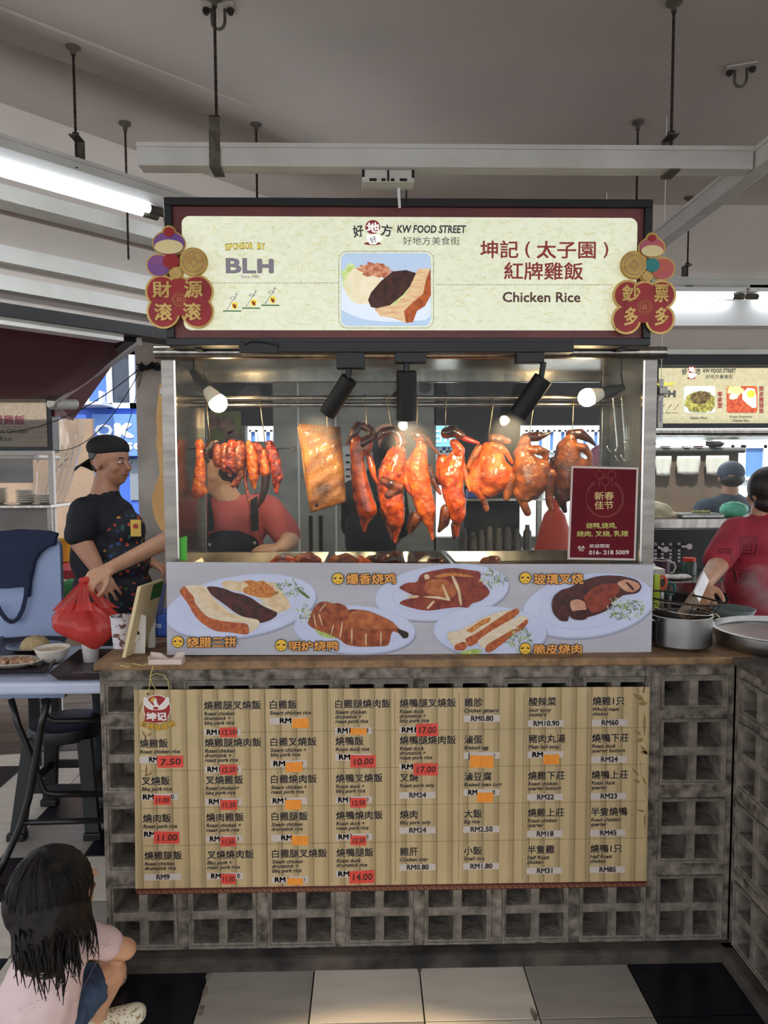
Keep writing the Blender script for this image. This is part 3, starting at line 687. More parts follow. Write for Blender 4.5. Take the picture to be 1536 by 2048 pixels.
plaque('red and gold plaque with orange figure at the right edge of the sign', SY-.012, z2,
       [(1178, 520, 66), (1346, 520, 66), (1172, 640, 66), (1340, 640, 66), (1262, 520, 62)], [(1170, 480), (1350, 480), (1362, 620), (1258, 660), (1160, 620)][::-1],
       [('鈔', 1150, 470, 1242, 552), ('票', 1310, 468, 1382, 556), ('多', 1160, 580, 1230, 672), ('多', 1312, 580, 1382, 672)],
       (1300, 285, 60, 46), (1352, 390, 56, 50), (1210, 372, 62), (1272, 425, 24), (1300, 238, 24, 20), 'pinkorange', (1300, 372, 38, 34), (1262, 580, 34))
# track and spotlights
tx0, tx1 = P(480, 695, SY-.03).x, P(1145, 697, SY-.03).x; tz1, tz0 = P(800, 684, SY-.03).z, P(800, 706, SY-.03).z
tk = empty('light_track', ((tx0+tx1)/2, SY-.03, tz0), 'black light track fixed along the bottom of the sign', 'track')
MB().box(tx0, tx1, SY-.045, SY-.001, tz0, tz1).build('track_rail', M['black'], tk, bevel=.002)
MB().box(tx0, tx0+.11, SY-.050, SY-.045, tz0-.004, tz1-.004).build('track_feed', M['black'], tk, bevel=.002)
q = P(480, 690, SY-.03); MB().tube([P(560, 692, SY-.05), P(530, 684, SY-.055), P(500, 682, SY-.055), P(488, 690, SY-.05)], .003, 6).build('cable', M['black'], tk)
D('bulbs', S(255, 230, 180), emit=5, ecol=(1, .72, .36, 1))
def spot(ad, top, bot, r, dy, aim, label, energy):
    Y = SY-.022; a = P(ad[0], ad[1], Y); b = P(ad[2], ad[3], Y); rt_ = empty('spotlight', ((a.x+b.x)/2, Y, a.z), label, 'spotlight', 'black track spotlights')
    MB().box(a.x, b.x, Y-.018, Y+.018, b.z, a.z+.004).build('adapter', M['black'], rt_, bevel=.002)
    t = P(*top, Y+.0); e = P(*bot, Y+dy); ax = (e-t).normalized(); ln = (e-t).length
    MB().tube([((a.x+b.x)/2, Y, b.z+.004) if False else (t.x+(a.x+b.x)/2*0, Y, b.z+.004), t+ax*.015], .009, 10).build('swivel', M['black'], rt_, smooth=True, auto=True)
    MB().lathe([(.001, 0), (r-.002, 0), (r, .002), (r, ln), (r-.003, ln), (r-.004, ln-.012), (.001, ln-.012)], t, 32, ax).build('cylinder_head', M['mattblack'], rt_, smooth=True, auto=True)
    MB().lathe([(.001, 0), (r-.008, 0), (r-.008, .002), (.001, .002)], t+ax*(ln-.011), 24, ax).build('lens', M['bulbs'], rt_)
    ld = bpy.data.lights.new('spot', 'SPOT'); lo = bpy.data.objects.new('spotlight_beam', ld); col.objects.link(lo); lo.parent = rt_
    ld.energy = energy; ld.color = (1, .76, .46); ld.spot_size = R(64); ld.spot_blend = .7; ld.shadow_soft_size = .015
    lo.location = t+ax*(ln+.004)-rt_.location; d = (V(aim)-(t+ax*ln)).normalized(); lo.rotation_euler = d.to_track_quat('-Z', 'Y').to_euler()
spot((673, 708, 730, 738), (699, 757), (654, 828), .0255, .035, P(585, 960, .35), 'black cylinder spotlight on the track, leaning over the pork slab', 8)
spot((790, 708, 852, 727), (813, 742), (813, 840), .0295, .03, P(830, 960, .35), 'black cylinder spotlight pointing straight down at the track centre', 17)
spot((1031, 708, 1086, 727), (1087, 756), (1036, 830), .0285, .035, P(985, 940, .35), 'black cylinder spotlight on the track, leaning left over the chickens', 14)
# red notice on the glass
ny = GY-.001
m = MB(); m.prism([P(1143, 932, ny), P(1277, 935, ny), P(1271, 1121, ny), P(1135, 1119, ny)][::-1], (0, .0015, 0))
nt_ = empty('notice', P(1206, 1120, ny), 'dark red new year notice taped to the right of the front glass', 'poster')
D('noticepaper', S(206, 190, 180), .3); D('noticered', S(104, 20, 30), .6, c2=S(90, 14, 24), scale=10, spec=.15)
m.build('laminated_sheet', M['noticepaper'], nt_)
m = MB(); m.poly([P(1146.5, 936, ny-.0005), P(1273, 939, ny-.0005), P(1267.5, 1117, ny-.0005), P(1139.5, 1115, ny-.0005)][::-1]); m.build('red_print', M['noticered'], nt_)
z5 = lambda x, y: (1060+x*.1693, 830+y*.1693)
D('ngold', S(206, 178, 116), .5); D('nlime', S(190, 186, 96), .5); D('nwhite', S(224, 206, 200), .5); D('nfaint', S(160, 96, 66), .5)
part('lettering', 'ngold', lambda m: [T(m, '新春', bx(z5, 762, 905, 992, 1005), ny-.001, off=.02), T(m, '佳节', bx(z5, 762, 1015, 986, 1115), ny-.001, off=.02)], nt_)
part('lettering', 'nlime', lambda m: [T(m, '烧鸭,烧鸡,', bx(z5, 662, 1270, 1025, 1345), ny-.001, off=.02), T(m, '烧肉, 叉烧, 乳猪', bx(z5, 552, 1366, 1160, 1440), ny-.001, off=.02)], nt_)
part('lettering', 'nwhite', lambda m: [T(m, '欢迎预定', bx(z5, 700, 1524, 944, 1570), ny-.001, off=.02), T(m, '016- 218 5009', bx(z5, 696, 1596, 1170, 1650), ny-.001, off=.03), T(m, '坤记', bx(z5, 576, 1580, 634, 1612), ny-.001, off=.02), T(m, '^^', bx(z5, 562, 1545, 648, 1578), ny-.001, off=.03)], nt_)
def wreath(m):
    c = z5(880, 985)
    for i in range(60):
        a_ = R(-65+i*(310/59)); 
        for rr_ in (35.5, 38.5):
            x, y = c[0]+rr_*math.sin(a_), c[1]-rr_*math.cos(a_)
            if abs(a_) < R(32) : continue
            flat(m, elp(x, y, .9, .55, math.degrees(a_), n=6), ny-.001)
    for k in range(46):
        a_ = R(35+k*290/45); x, y = c[0]+37*math.sin(a_), c[1]-37*math.cos(a_); flat(m, elp(x, y, 1.5, .5, math.degrees(a_)+50, n=6), ny-.0012)
part('wreath', 'nfaint', wreath, nt_)
def lant(m):
    for x, y in ((816, 705), (968, 705), (888, 785)):
        p = z5(x, y); q = elp(p[0], p[1], 8.2, 8.4, n=20); 
        for i in range(20):
            a_, b_ = q[i], q[(i+1) % 20]; ia = ((a_[0]-p[0])*.94+p[0], (a_[1]-p[1])*.94+p[1]); ib = ((b_[0]-p[0])*.94+p[0], (b_[1]-p[1])*.94+p[1]); flat(m, [a_, b_, ib, ia], ny-.001)
        flat(m, [(p[0]-.3, p[1]+8), (p[0]+.3, p[1]+8), (p[0]+.3, p[1]+24), (p[0]-.3, p[1]+24)], ny-.001); flat(m, [(p[0]-.3, p[1]-16), (p[0]+.3, p[1]-16), (p[0]+.3, p[1]-8), (p[0]-.3, p[1]-8)], ny-.001)
part('lantern_print', 'nfaint', lant, nt_)
# small green sticker at the left post
D('green', S(90, 200, 50), .5)
m = MB(); m.prism([P(358, 1076, GY+.011), P(374, 1072, GY+.011), P(374, 1121, GY+.011), P(358, 1122, GY+.011)], (0, .001, 0)); o = m.build('sticker', M['green']); tag(o, 'bright green sticker inside the left corner of the case', 'sticker')
# ================= WHITE PICTURE BANNER =================
NY = .052
ban = empty('picture_banner', P(818, 1309, NY), 'long white banner board with roast meat pictures leaning on the front of the case', 'banner')
D('coro', S(190, 188, 194), .5, c2=S(180, 176, 182), scale=5, stretch=(1, 1, 3)); D('coroedge', S(225, 222, 220), .5)
m = MB(); pts = [P(333, 1124, NY), P(1307, 1130, NY), P(1302, 1309, NY), P(334, 1310, NY)]
m.prism(pts[::-1], (0, .006, 0)); m.build('board', M['coro'], ban)
D('ribs', S(174, 174, 184), .5)
m = MB()
for k in range(44):
    y = 1128+k*4.15; m.poly([P(334, y+.9, NY-.0002), P(1304, y+.9+k*-.02, NY-.0002), P(1304, y+k*-.02, NY-.0002), P(334, y, NY-.0002)][::1])
o = m.build('flute_line', M['ribs'], ban); o['kind'] = 'stuff'
D('pl_rim', S(178, 184, 208), .45); D('pl', S(202, 208, 232), .45, c2=S(194, 200, 226), scale=8); D('pl_sh', S(150, 150, 168), .5); D('pl_in', S(190, 196, 222), .45)
D('b_skin', S(150, 66, 30), .45, c2=S(196, 104, 50), scale=90, detail=6); D('b_fat', S(214, 192, 160), .5, c2=S(226, 212, 186), scale=30, stretch=(1, 1, 3)); D('b_dark', S(44, 16, 14), .35, c2=S(86, 34, 26), scale=50, detail=6)
D('b_meat', S(208, 176, 132), .5, c2=S(228, 204, 168), scale=40); D('b_crumb', S(176, 92, 36), .5, c2=S(214, 144, 70), scale=150); D('b_green', S(140, 166, 66), .5, c2=S(190, 202, 120), scale=70); D('b_gdark', S(88, 110, 44), .5)
D('b_duck', S(120, 46, 22), .4, c2=S(176, 92, 44), scale=40, detail=6); D('b_duck2', S(156, 74, 34), .4, c2=S(190, 110, 56), scale=36, detail=6); D('b_chick', S(112, 34, 24), .4, c2=S(150, 62, 34), scale=40, detail=6); D('b_blk', S(30, 20, 18), .4); D('b_flesh', S(206, 160, 130), .5, c2=S(190, 130, 100), scale=40)
D('b_or', S(232, 158, 70), .5); D('b_out', S(36, 24, 22), .5); D('b_yel', S(236, 186, 52), .5)
bA = lambda x, y: (320+x*.33203, 1110+y*.33203)
bB = lambda x, y: (820+x*.33203, 1110+y*.33203)
lv = [0]
def pic(k, pts, f=bA, name='food_print'):
    if len(pts) < 30:                                    # rounded, slightly uneven outline
        for _ in range(2):
            o = []
            for i in range(len(pts)):
                a, b = pts[i], pts[(i+1) % len(pts)]; t = .2+.08*math.sin(i*2.7+_); o += [(a[0]*(1-t)+b[0]*t, a[1]*(1-t)+b[1]*t), (a[0]*t+b[0]*(1-t), a[1]*t+b[1]*(1-t))]
            pts = o
    q = [f(*p) for p in pts]; q = clip(q, 334.5, 1127 if min(p[1] for p in q) < 1131 else 1120, 1302.5, 1308.5)
    if len(q) < 3: return
    lv[0] += 1; m = MB(); flat(m, q, NY, .0004+lv[0]*.000045); m.build(name, M[k], ban)
def dish(cx, cy, rx, ry, rot, f):
    pic('pl_sh', elp(cx+6, cy+10, rx, ry, rot), f, 'plate_print'); pic('pl_rim', elp(cx, cy, rx, ry, rot), f, 'plate_print'); pic('pl', elp(cx, cy-3, rx*.985, ry*.965, rot), f, 'plate_print'); pic('pl_in', elp(cx, cy+4, rx*.74, ry*.70, rot), f, 'plate_print'); pic('pl', elp(cx, cy+1, rx*.72, ry*.67, rot), f, 'plate_print')
def shreds(cx, cy, rx, ry, n, f, sd):
    rd = random.Random(sd); m1, m2, m3 = MB(), MB(), MB()
    for i in range(n):
        t = rd.uniform(0, 6.28); q = math.sqrt(rd.random()); x, y = cx+rx*q*math.cos(t), cy+ry*q*math.sin(t); a = rd.uniform(0, 6.28); ln = rd.uniform(14, 34); cv = rd.uniform(-.5, .5); p = []
        for k in range(5): p.append((x, y)); x += ln/4*math.cos(a); y += ln/4*math.sin(a); a += cv
        w_ = rd.uniform(1.4, 2.6); L_ = []; R_ = []
        for k in range(5):
            b_ = p[min(k+1, 4)]; c_ = p[max(k-1, 0)]; dx, dy = b_[0]-c_[0], b_[1]-c_[1]; n_ = math.hypot(dx, dy); L_.append((p[k][0]-dy/n_*w_, p[k][1]+dx/n_*w_)); R_.append((p[k][0]+dy/n_*w_, p[k][1]-dx/n_*w_))
        qq = clip([f(*s_) for s_ in L_+R_[::-1]], 334.5, 1127, 1302.5, 1308.5)
        if len(qq) > 2: flat(rd.choice((m1, m2, m3)), qq, NY, .0006+(lv[0]+1+i*.1)*.000045)
    lv[0] += int(n*.1)+2
    for m, k in ((m1, 'b_green'), (m2, 'b_gdark'), (m3, 'coroedge')):
        if m.v: o = m.build('scallion_print', M[k], ban); o['kind'] = 'stuff'
# plates from back to front
dish(485, 310, 462, 188, -9, bA)
dish(192, 225, 408, 168, -7, bB)
dish(1075, 305, 402, 192, -8, bB)
dish(1172, 450, 368, 148, 3, bA)
dish(482, 462, 342, 156, 2, bB)
# first dish: three-meat plate
pic('b_green', [(300, 250), (360, 300), (440, 350), (500, 372), (470, 380), (390, 350), (330, 300)])
pic('b_meat', [(370, 165), (420, 150), (470, 160), (520, 155), (620, 160), (690, 165), (720, 200), (765, 260), (790, 310), (770, 330), (720, 345), (690, 350), (650, 300), (580, 250), (500, 220), (440, 215), (380, 195)])
pic('b_fat', [(560, 290), (620, 285), (680, 320), (700, 345), (650, 340), (590, 320)])
pic('b_crumb', [(500, 155), (560, 150), (580, 165), (620, 150), (650, 175), (700, 205), (720, 230), (690, 240), (660, 260), (600, 255), (550, 245), (500, 225), (500, 200), (540, 185), (515, 165)])
pic('b_dark', [(276, 190), (330, 188), (400, 205), (440, 225), (500, 235), (560, 262), (600, 295), (660, 325), (710, 345), (700, 370), (660, 395), (600, 412), (560, 385), (500, 372), (450, 345), (400, 305), (330, 255), (295, 225)])
pic('b_fat', [(150, 183), (200, 180), (275, 185), (300, 225), (330, 265), (380, 310), (430, 345), (500, 372), (598, 388), (600, 420), (540, 480), (536, 410), (450, 405), (360, 400), (280, 370), (220, 300), (190, 240), (160, 205)])
pic('b_meat', [(200, 190), (262, 190), (290, 240), (350, 300), (420, 352), (480, 375), (470, 384), (400, 372), (320, 330), (250, 260)])
pic('b_skin', [(115, 215), (150, 183), (175, 220), (205, 250), (210, 290), (250, 340), (290, 375), (360, 395), (450, 405), (532, 412), (538, 480), (480, 475), (420, 465), (340, 460), (290, 435), (240, 400), (200, 350), (170, 290), (140, 255)])
shreds(775, 195, 85, 50, 60, bA, 1); pic('b_gdark', [(825, 195), (870, 225), (905, 255), (895, 264), (860, 240), (830, 215)])
# second dish: cut roast duck
pic('b_green', [(930, 440), (1010, 470), (1080, 500), (1000, 500), (950, 475)]); shreds(868, 355, 40, 45, 40, bA, 2)
pic('b_duck', [(895, 380), (925, 320), (960, 282), (1010, 280), (1040, 292), (1080, 288), (1125, 310), (1130, 330), (1160, 325), (1245, 332), (1330, 365), (1400, 400), (1440, 445), (1500, 465), (1495, 495), (1465, 505), (1440, 470), (1395, 455), (1380, 545), (1320, 550), (1200, 552), (1120, 540), (1080, 505), (1020, 475), (940, 450), (890, 420)])
pic('b_duck2', [(1150, 340), (1245, 335), (1330, 368), (1400, 405), (1440, 440), (1400, 440), (1330, 445), (1230, 440), (1160, 425), (1130, 385)])
pic('b_blk', [(1420, 440), (1495, 465), (1495, 497), (1465, 503), (1440, 470)])
for a, b in (((1000, 290), (960, 340)), ((955, 350), (980, 425)), ((925, 355), (940, 430)), ((1045, 420), (1030, 480)), ((1098, 400), (1085, 500)), ((1150, 350), (1200, 335)), ((1155, 440), (1155, 530)), ((1190, 435), (1300, 450)), ((1240, 470), (1240, 545)), ((1330, 460), (1330, 545))):
    pic('b_meat', [(a[0]-3, a[1]), (a[0]+5, a[1]), (b[0]+3, b[1]), (b[0]-3, b[1])])
# third dish: roast chicken
pic('b_chick', [(45, 165), (60, 115), (130, 95), (250, 75), (330, 85), (430, 100), (420, 150), (470, 200), (482, 232), (430, 275), (370, 290), (350, 318), (300, 312), (230, 318), (120, 335), (60, 330), (-20, 310), (-70, 290), (-40, 270), (40, 250), (-40, 215), (-70, 195), (-20, 165)], bB)
pic('b_duck2', [(100, 150), (200, 140), (270, 180), (280, 240), (230, 270), (150, 240), (80, 220)], bB)
for pp in ([(245, 125), (262, 122), (300, 200), (315, 300), (300, 305), (285, 215)], [(190, 175), (200, 175), (225, 230), (245, 275), (225, 275), (205, 225)], [(80, 120), (110, 112), (120, 140), (90, 150)], [(140, 270), (150, 280), (110, 325), (95, 320)], [(-30, 245), (40, 240), (60, 250), (10, 262)], [(60, 250), (160, 245), (230, 262), (245, 275), (160, 262)]): pic('b_meat', pp, bB)
pic('b_crumb', [(140, 125), (200, 110), (260, 105), (330, 115), (400, 130), (330, 132), (250, 122), (170, 138)], bB)
shreds(500, 140, 75, 45, 70, bB, 3)
# fourth dish: crispy pork
pic('b_green', [(300, 580), (400, 560), (440, 575), (400, 598), (310, 596)], bB)
pic('b_fat', [(215, 480), (240, 460), (290, 455), (360, 420), (440, 375), (520, 345), (610, 325), (640, 335), (560, 400), (450, 450), (350, 520), (300, 575), (265, 555)], bB)
pic('b_crumb', [(335, 455), (370, 430), (440, 385), (490, 370), (480, 400), (420, 430), (370, 470)], bB)
pic('b_skin', [(330, 500), (400, 470), (500, 400), (600, 335), (650, 316), (660, 350), (560, 420), (450, 495), (370, 550), (345, 545)], bB)
pic('b_skin', [(265, 540), (330, 515), (345, 550), (320, 575), (270, 572)], bB)
pic('b_fat', [(400, 515), (480, 460), (600, 390), (680, 360), (710, 372), (705, 400), (640, 440), (540, 500), (460, 560), (430, 560)], bB)
pic('b_skin', [(455, 540), (560, 480), (650, 425), (705, 380), (712, 400), (690, 435), (620, 480), (560, 530), (480, 588), (452, 580)], bB)
shreds(660, 500, 75, 65, 80, bB, 4)
# fifth dish: barbecued pork
pic('b_dark', [(850, 300), (860, 250), (905, 210), (960, 195), (1050, 150), (1110, 130), (1180, 120), (1280, 125), (1370, 150), (1395, 190), (1370, 230), (1280, 240), (1240, 270), (1190, 330), (1120, 360), (1060, 375), (1010, 370), (955, 360), (950, 400), (900, 395), (860, 350)], bB)
pic('b_chick', [(1040, 250), (1120, 180), (1230, 165), (1270, 200), (1220, 260), (1170, 330), (1090, 350), (1060, 300)], bB)
pic('b_flesh', [(960, 275), (1010, 262), (1050, 280), (1062, 330), (1030, 345), (1000, 350), (968, 330)], bB)
pic('b_flesh', [(1240, 165), (1300, 140), (1370, 165), (1385, 195), (1340, 225), (1290, 215), (1260, 190)], bB)
pic('b_dark', [(1290, 165), (1310, 160), (1350, 205), (1340, 215)], bB)
pic('b_dark', [(968, 335), (1070, 325), (1068, 380), (1035, 392), (985, 388), (960, 370)], bB)
shreds(1300, 320, 120, 60, 110, bB, 5)
# captions: outlined orange letters with a yellow duck-face mark
def caption(s, f, x0, y0, x1, y1, ic):
    lv[0] += 2; z = .0006+lv[0]*.000045; m = MB(); T(m, s, bx(f, x0-4, y0-4, x1+4, y1+4), NY, off=.085, lift=z); m.build('caption_outline', M['b_out'], ban)
    m = MB(); T(m, s, bx(f, x0, y0, x1, y1), NY, off=.03, lift=z+.0003); m.build('caption', M['b_or'], ban)
    m = MB(); flat(m, [f(*p) for p in elp(ic[0], ic[1], 37, 37, n=28)], NY, z); m.build('face_mark', M['b_out'], ban)
    m = MB(); flat(m, [f(*p) for p in elp(ic[0], ic[1], 33, 33, n=28)], NY, z+.0002); m.build('face_mark', M['b_yel'], ban)
    m = MB()
    for s_ in (-1, 1):
        flat(m, [f(*p) for p in elp(ic[0]+s_*17, ic[1]-3, 10, 5, s_*18, n=12)], NY, z+.0004); flat(m, [f(*p) for p in elp(ic[0]+s_*9, ic[1]+18, 4, 3, n=8)], NY, z+.0004)
    m.build('face_mark', M['b_out'], ban)
caption('烧腊三拼', bA, 165, 488, 462, 556, (110, 520)); caption('明炉烧鸭', bA, 780, 514, 1074, 576, (731, 541)); caption('爆香烧鸡', bA, 1124, 108, 1420, 176, (1072, 141))
caption('玻璃叉烧', bB, 742, 108, 1042, 176, (692, 137)); caption('脆皮烧肉', bB, 740, 532, 1032, 597, (692, 561))

# ================= MENU BOARD =================
MY = -.026
menu = empty('menu_board', P(780, 1786, MY), 'wide bamboo-coloured menu board with prices hanging on the breeze-block wall', 'menu board')
mm = bpy.data.materials.new('menu_paper'); mm.use_nodes = True; nt = mm.node_tree; b = nt.nodes['Principled BSDF']; b.inputs['Roughness'].default_value = .45
tc = nt.nodes.new('ShaderNodeTexCoord'); sp = nt.nodes.new('ShaderNodeSeparateXYZ'); nt.links.new(tc.outputs['Object'], sp.inputs[0])
mu = nt.nodes.new('ShaderNodeMath'); mu.operation = 'MULTIPLY'; mu.inputs[1].default_value = 21.5; nt.links.new(sp.outputs['X'], mu.inputs[0])
fr = nt.nodes.new('ShaderNodeMath'); fr.operation = 'FRACT'; nt.links.new(mu.outputs[0], fr.inputs[0])
rp = nt.nodes.new('ShaderNodeValToRGB'); nt.links.new(fr.outputs[0], rp.inputs[0]); e = rp.color_ramp.elements
e[0].position = 0; e[0].color = S(152, 132, 94); e[1].position = 1; e[1].color = S(176, 154, 112)
for p_, c_ in ((.07, S(152, 132, 94)), (.13, S(198, 174, 130)), (.6, S(202, 178, 134)), (.8, S(180, 158, 116))): q = e.new(p_); q.color = c_
no = nt.nodes.new('ShaderNodeTexNoise'); no.inputs['Scale'].default_value = 9; mx = nt.nodes.new('ShaderNodeMix'); mx.data_type = 'RGBA'; mx.blend_type = 'MULTIPLY'; mx.inputs[0].default_value = .25
nt.links.new(tc.outputs['Object'], no.inputs['Vector']); nt.links.new(rp.outputs[0], mx.inputs[6]); nt.links.new(no.outputs['Fac'], mx.inputs[7]); nt.links.new(mx.outputs[2], b.inputs['Base Color'])
pts = [P(268, 1380, MY), P(1300, 1374, MY), P(1293, 1773, MY), P(271, 1789, MY)]
MB().prism(pts[::-1], (0, .005, 0)).build('panel', mm, menu)
zm = lambda x, y: (260+x*.26042, 1370+y*.26042)
zn = lambda x, y: (650+x*.26042, 1370+y*.26042)
zo = lambda x, y: (1000+x*.21484, 1370+y*.21484)
K1, K2, K3, K4, K5 = MY-.0004, MY-.0007, MY-.0011, MY-.0016, MY-.0021
m = MB(); flat(m, [(271, 1777.5), (1293, 1762), (1293, 1773.5), (271, 1789.5)][::-1], K1); m.build('border_band', M['maroon'], menu)
def key(m):                                           # meander line along the lower edge
    x = 273.
    while x < 1288:
        y = 1784.4-(x-273)*.01535
        def s_(a, b_, c, d): flat(m, [(x+a, y+b_), (x+c, y+b_), (x+c, y+d), (x+a, y+d)][::-1], K2)
        s_(0, -2.0, 9, -1.2); s_(8.2, -2, 9, 1.2); s_(4, .5, 9, 1.2); s_(4, .5, 4.8, 2.6); s_(4, 2, 13.2, 2.8); s_(12.4, -2, 13.2, 2.8)
        x += 12.5
o = part('meander', 'goldprint', key, menu); o['kind'] = 'stuff'
colx = [278, 408.5, 540, 670.5, 799, 928, 1056.5, 1184]
def rowz(r): return P(470, 1411.8+74.6*r, MY).z
s1 = mpp(MY, .9)
menu_rows = [
 [None, ('燒雞飯', ['Roast chicken rice'], None), ('叉燒飯', ['Bbq pork rice'], None), ('燒肉飯', ['Roast pork rice'], None), ('燒雞腿飯', ['Roast chicken', 'drumstick rice'], 'RM9')],
 [('燒雞腿叉燒飯', ['Roast chicken', 'drumstick +', 'bbq pork rice'], None), ('燒雞腿燒肉飯', ['Roast chicken', 'drumstick +', 'roast pork rice'], None), ('叉燒雞飯', ['Roast chicken+', 'bbq pork rice'], None), ('燒肉雞飯', ['Roast chicken +', 'roast pork rice'], None), ('叉燒燒肉飯', ['Bbq pork +', 'roast pork rice'], None)],
 [('白雞飯', ['Steam chicken rice'], None), ('白雞叉燒飯', ['Steam chicken +', 'bbq pork rice'], None), ('白雞燒肉飯', ['Steam chicken +', 'roast pork rice'], None), ('白雞腿飯', ['Steam chicken', 'drumstick rice'], None), ('白雞腿叉燒飯', ['Steam chicken', 'drumstick +', 'bbq pork rice'], None)],
 [('白雞腿燒肉飯', ['Steam chicken', 'drumstick +', 'roast pork rice'], None), ('燒鴨飯', ['Roast duck rice'], None), ('燒鴨叉燒飯', ['Roast duck +', 'bbq pork rice'], None), ('燒鴨燒肉飯', ['Roast duck +', 'roast pork rice'], None), ('燒鴨腿飯', ['Roast duck', 'drumstick rice'], None)],
 [('燒鴨腿叉燒飯', ['Roast duck', 'drumstick +', 'bbq pork rice'], None), ('燒鴨腿燒肉飯', ['Roast duck', 'drumstick +', 'roast pork rice'], None), ('叉燒', ['Roast pork only'], 'RM24'), ('燒肉', ['Bbq pork only'], 'RM24'), ('雞肝', ['Chicken liver'], 'RM0.80')],
 [('雞胗', ['Chicken gizzard'], 'RM0.80'), ('滷蛋', ['Braised egg'], None), ('滷豆腐', ['Braised bean curt'], None), ('大飯', ['Big rice'], 'RM2.50'), ('小飯', ['Small rice'], 'RM1.80')],
 [('酸辣菜', ['Sour spicy', 'mustard'], 'RM10.90'), ('豬肉丸湯', ['Meat ball soup'], None), ('燒雞下莊', ['Roast chicken', 'quarter bottom'], 'RM22'), ('燒雞上莊', ['Roast chicken', 'quarter'], 'RM18'), ('半隻雞', ['Half Roast', 'chicken'], 'RM31')],
 [('燒雞1只', ['Whole roast', 'chicken'], 'RM60'), ('燒鴨下莊', ['Roast duck', 'quarter bottom'], 'RM24'), ('燒鴨上莊', ['Roast duck', 'quarter'], 'RM23'), ('半隻燒鴨', ['Roast chicken', 'quarter'], 'RM45'), ('燒鴨1只', ['Half Roast', 'chicken'], 'RM85')]]
ink, inkp, halo = MB(), MB(), MB()
# stickers: column,row -> kind, handwritten text, box in photo pixels, printed remains (text, x0, x1)
def zz_(f, *b): return bx(f, *b)
stk = {(0, 1): ('r', '7.50', zz_(zm, 210, 543, 407, 636), 'RM', 145, 212), (0, 2): ('r', '11.00', zz_(zm, 182, 846, 312, 921), 'RM', 90, 176, '0', 306, 330), (0, 3): ('r', '11.00', zz_(zm, 185, 1124, 378, 1220), 'RM', 92, 180),
 (1, 0): ('r', '12.50', zz_(zm, 690, 325, 820, 402), 'RM1', 592, 692, ')', 818, 830), (1, 1): ('r', '12.50', zz_(zm, 692, 612, 820, 690), 'RM1', 592, 692, ')', 818, 830), (1, 2): ('r', '11.50', zz_(zm, 694, 882, 822, 960), 'RM1', 598, 698, ')', 818, 828), (1, 3): ('r', '11.50', zz_(zm, 694, 1166, 812, 1242), 'RM1', 600, 700, ')', 812, 826), (1, 4): ('r', '11.50', zz_(zm, 700, 1450, 812, 1530), 'RM1', 604, 702, '0', 806, 828),
 (2, 0): ('o', '', zz_(zm, 1246, 256, 1372, 332), 'RM', 1153, 1242), (2, 1): ('o', '', zz_(zm, 1195, 592, 1324, 668), 'RM', 1100, 1190, ')', 1318, 1328), (2, 2): ('o', '', zz_(zm, 1192, 880, 1316, 958), 'RM1', 1090, 1196), (2, 3): ('o', '', zz_(zm, 1242, 1156, 1370, 1230), 'RM', 1152, 1240), (2, 4): ('o', '', zz_(zm, 1208, 1482, 1328, 1536), 'RM1', 1098, 1206, ')', 1324, 1334),
 (3, 0): ('o', '', zz_(zn, 196, 331, 320, 383), 'RM1', 98, 198, ')', 320, 334), (3, 1): ('r', '10.00', zz_(zn, 196, 538, 388, 635), 'RM', 106, 194), (3, 2): ('r', '12.50', zz_(zn, 194, 866, 318, 942), 'RM1', 98, 196, ')', 318, 332), (3, 3): ('r', '12.50', zz_(zn, 198, 1156, 316, 1232), 'RM1', 98, 200, ')', 316, 330), (3, 4): ('r', '14.00', zz_(zn, 188, 1424, 380, 1524), 'RM', 94, 182),
 (4, 0): ('r', '17.00', zz_(zn, 700, 297, 868, 394), 'RM1', 590, 698), (4, 1): ('r', '17.00', zz_(zn, 680, 600, 866, 697), 'RM', 588, 676),
 (5, 1): ('o', '', zz_(zn, 1114, 540, 1295, 636), '|', 1102, 1110, ')', 1296, 1306), (5, 2): ('o', '', zz_(zn, 1168, 824, 1290, 900), 'RM', 1100, 1170, '0', 1286, 1308),
 (6, 1): ('o', '', zz_(zo, 405, 646, 552, 740), 'RM', 300, 400)}
proto = {}
rd = random.Random(11)
lw, lh = 73*s1, 13.6*s1
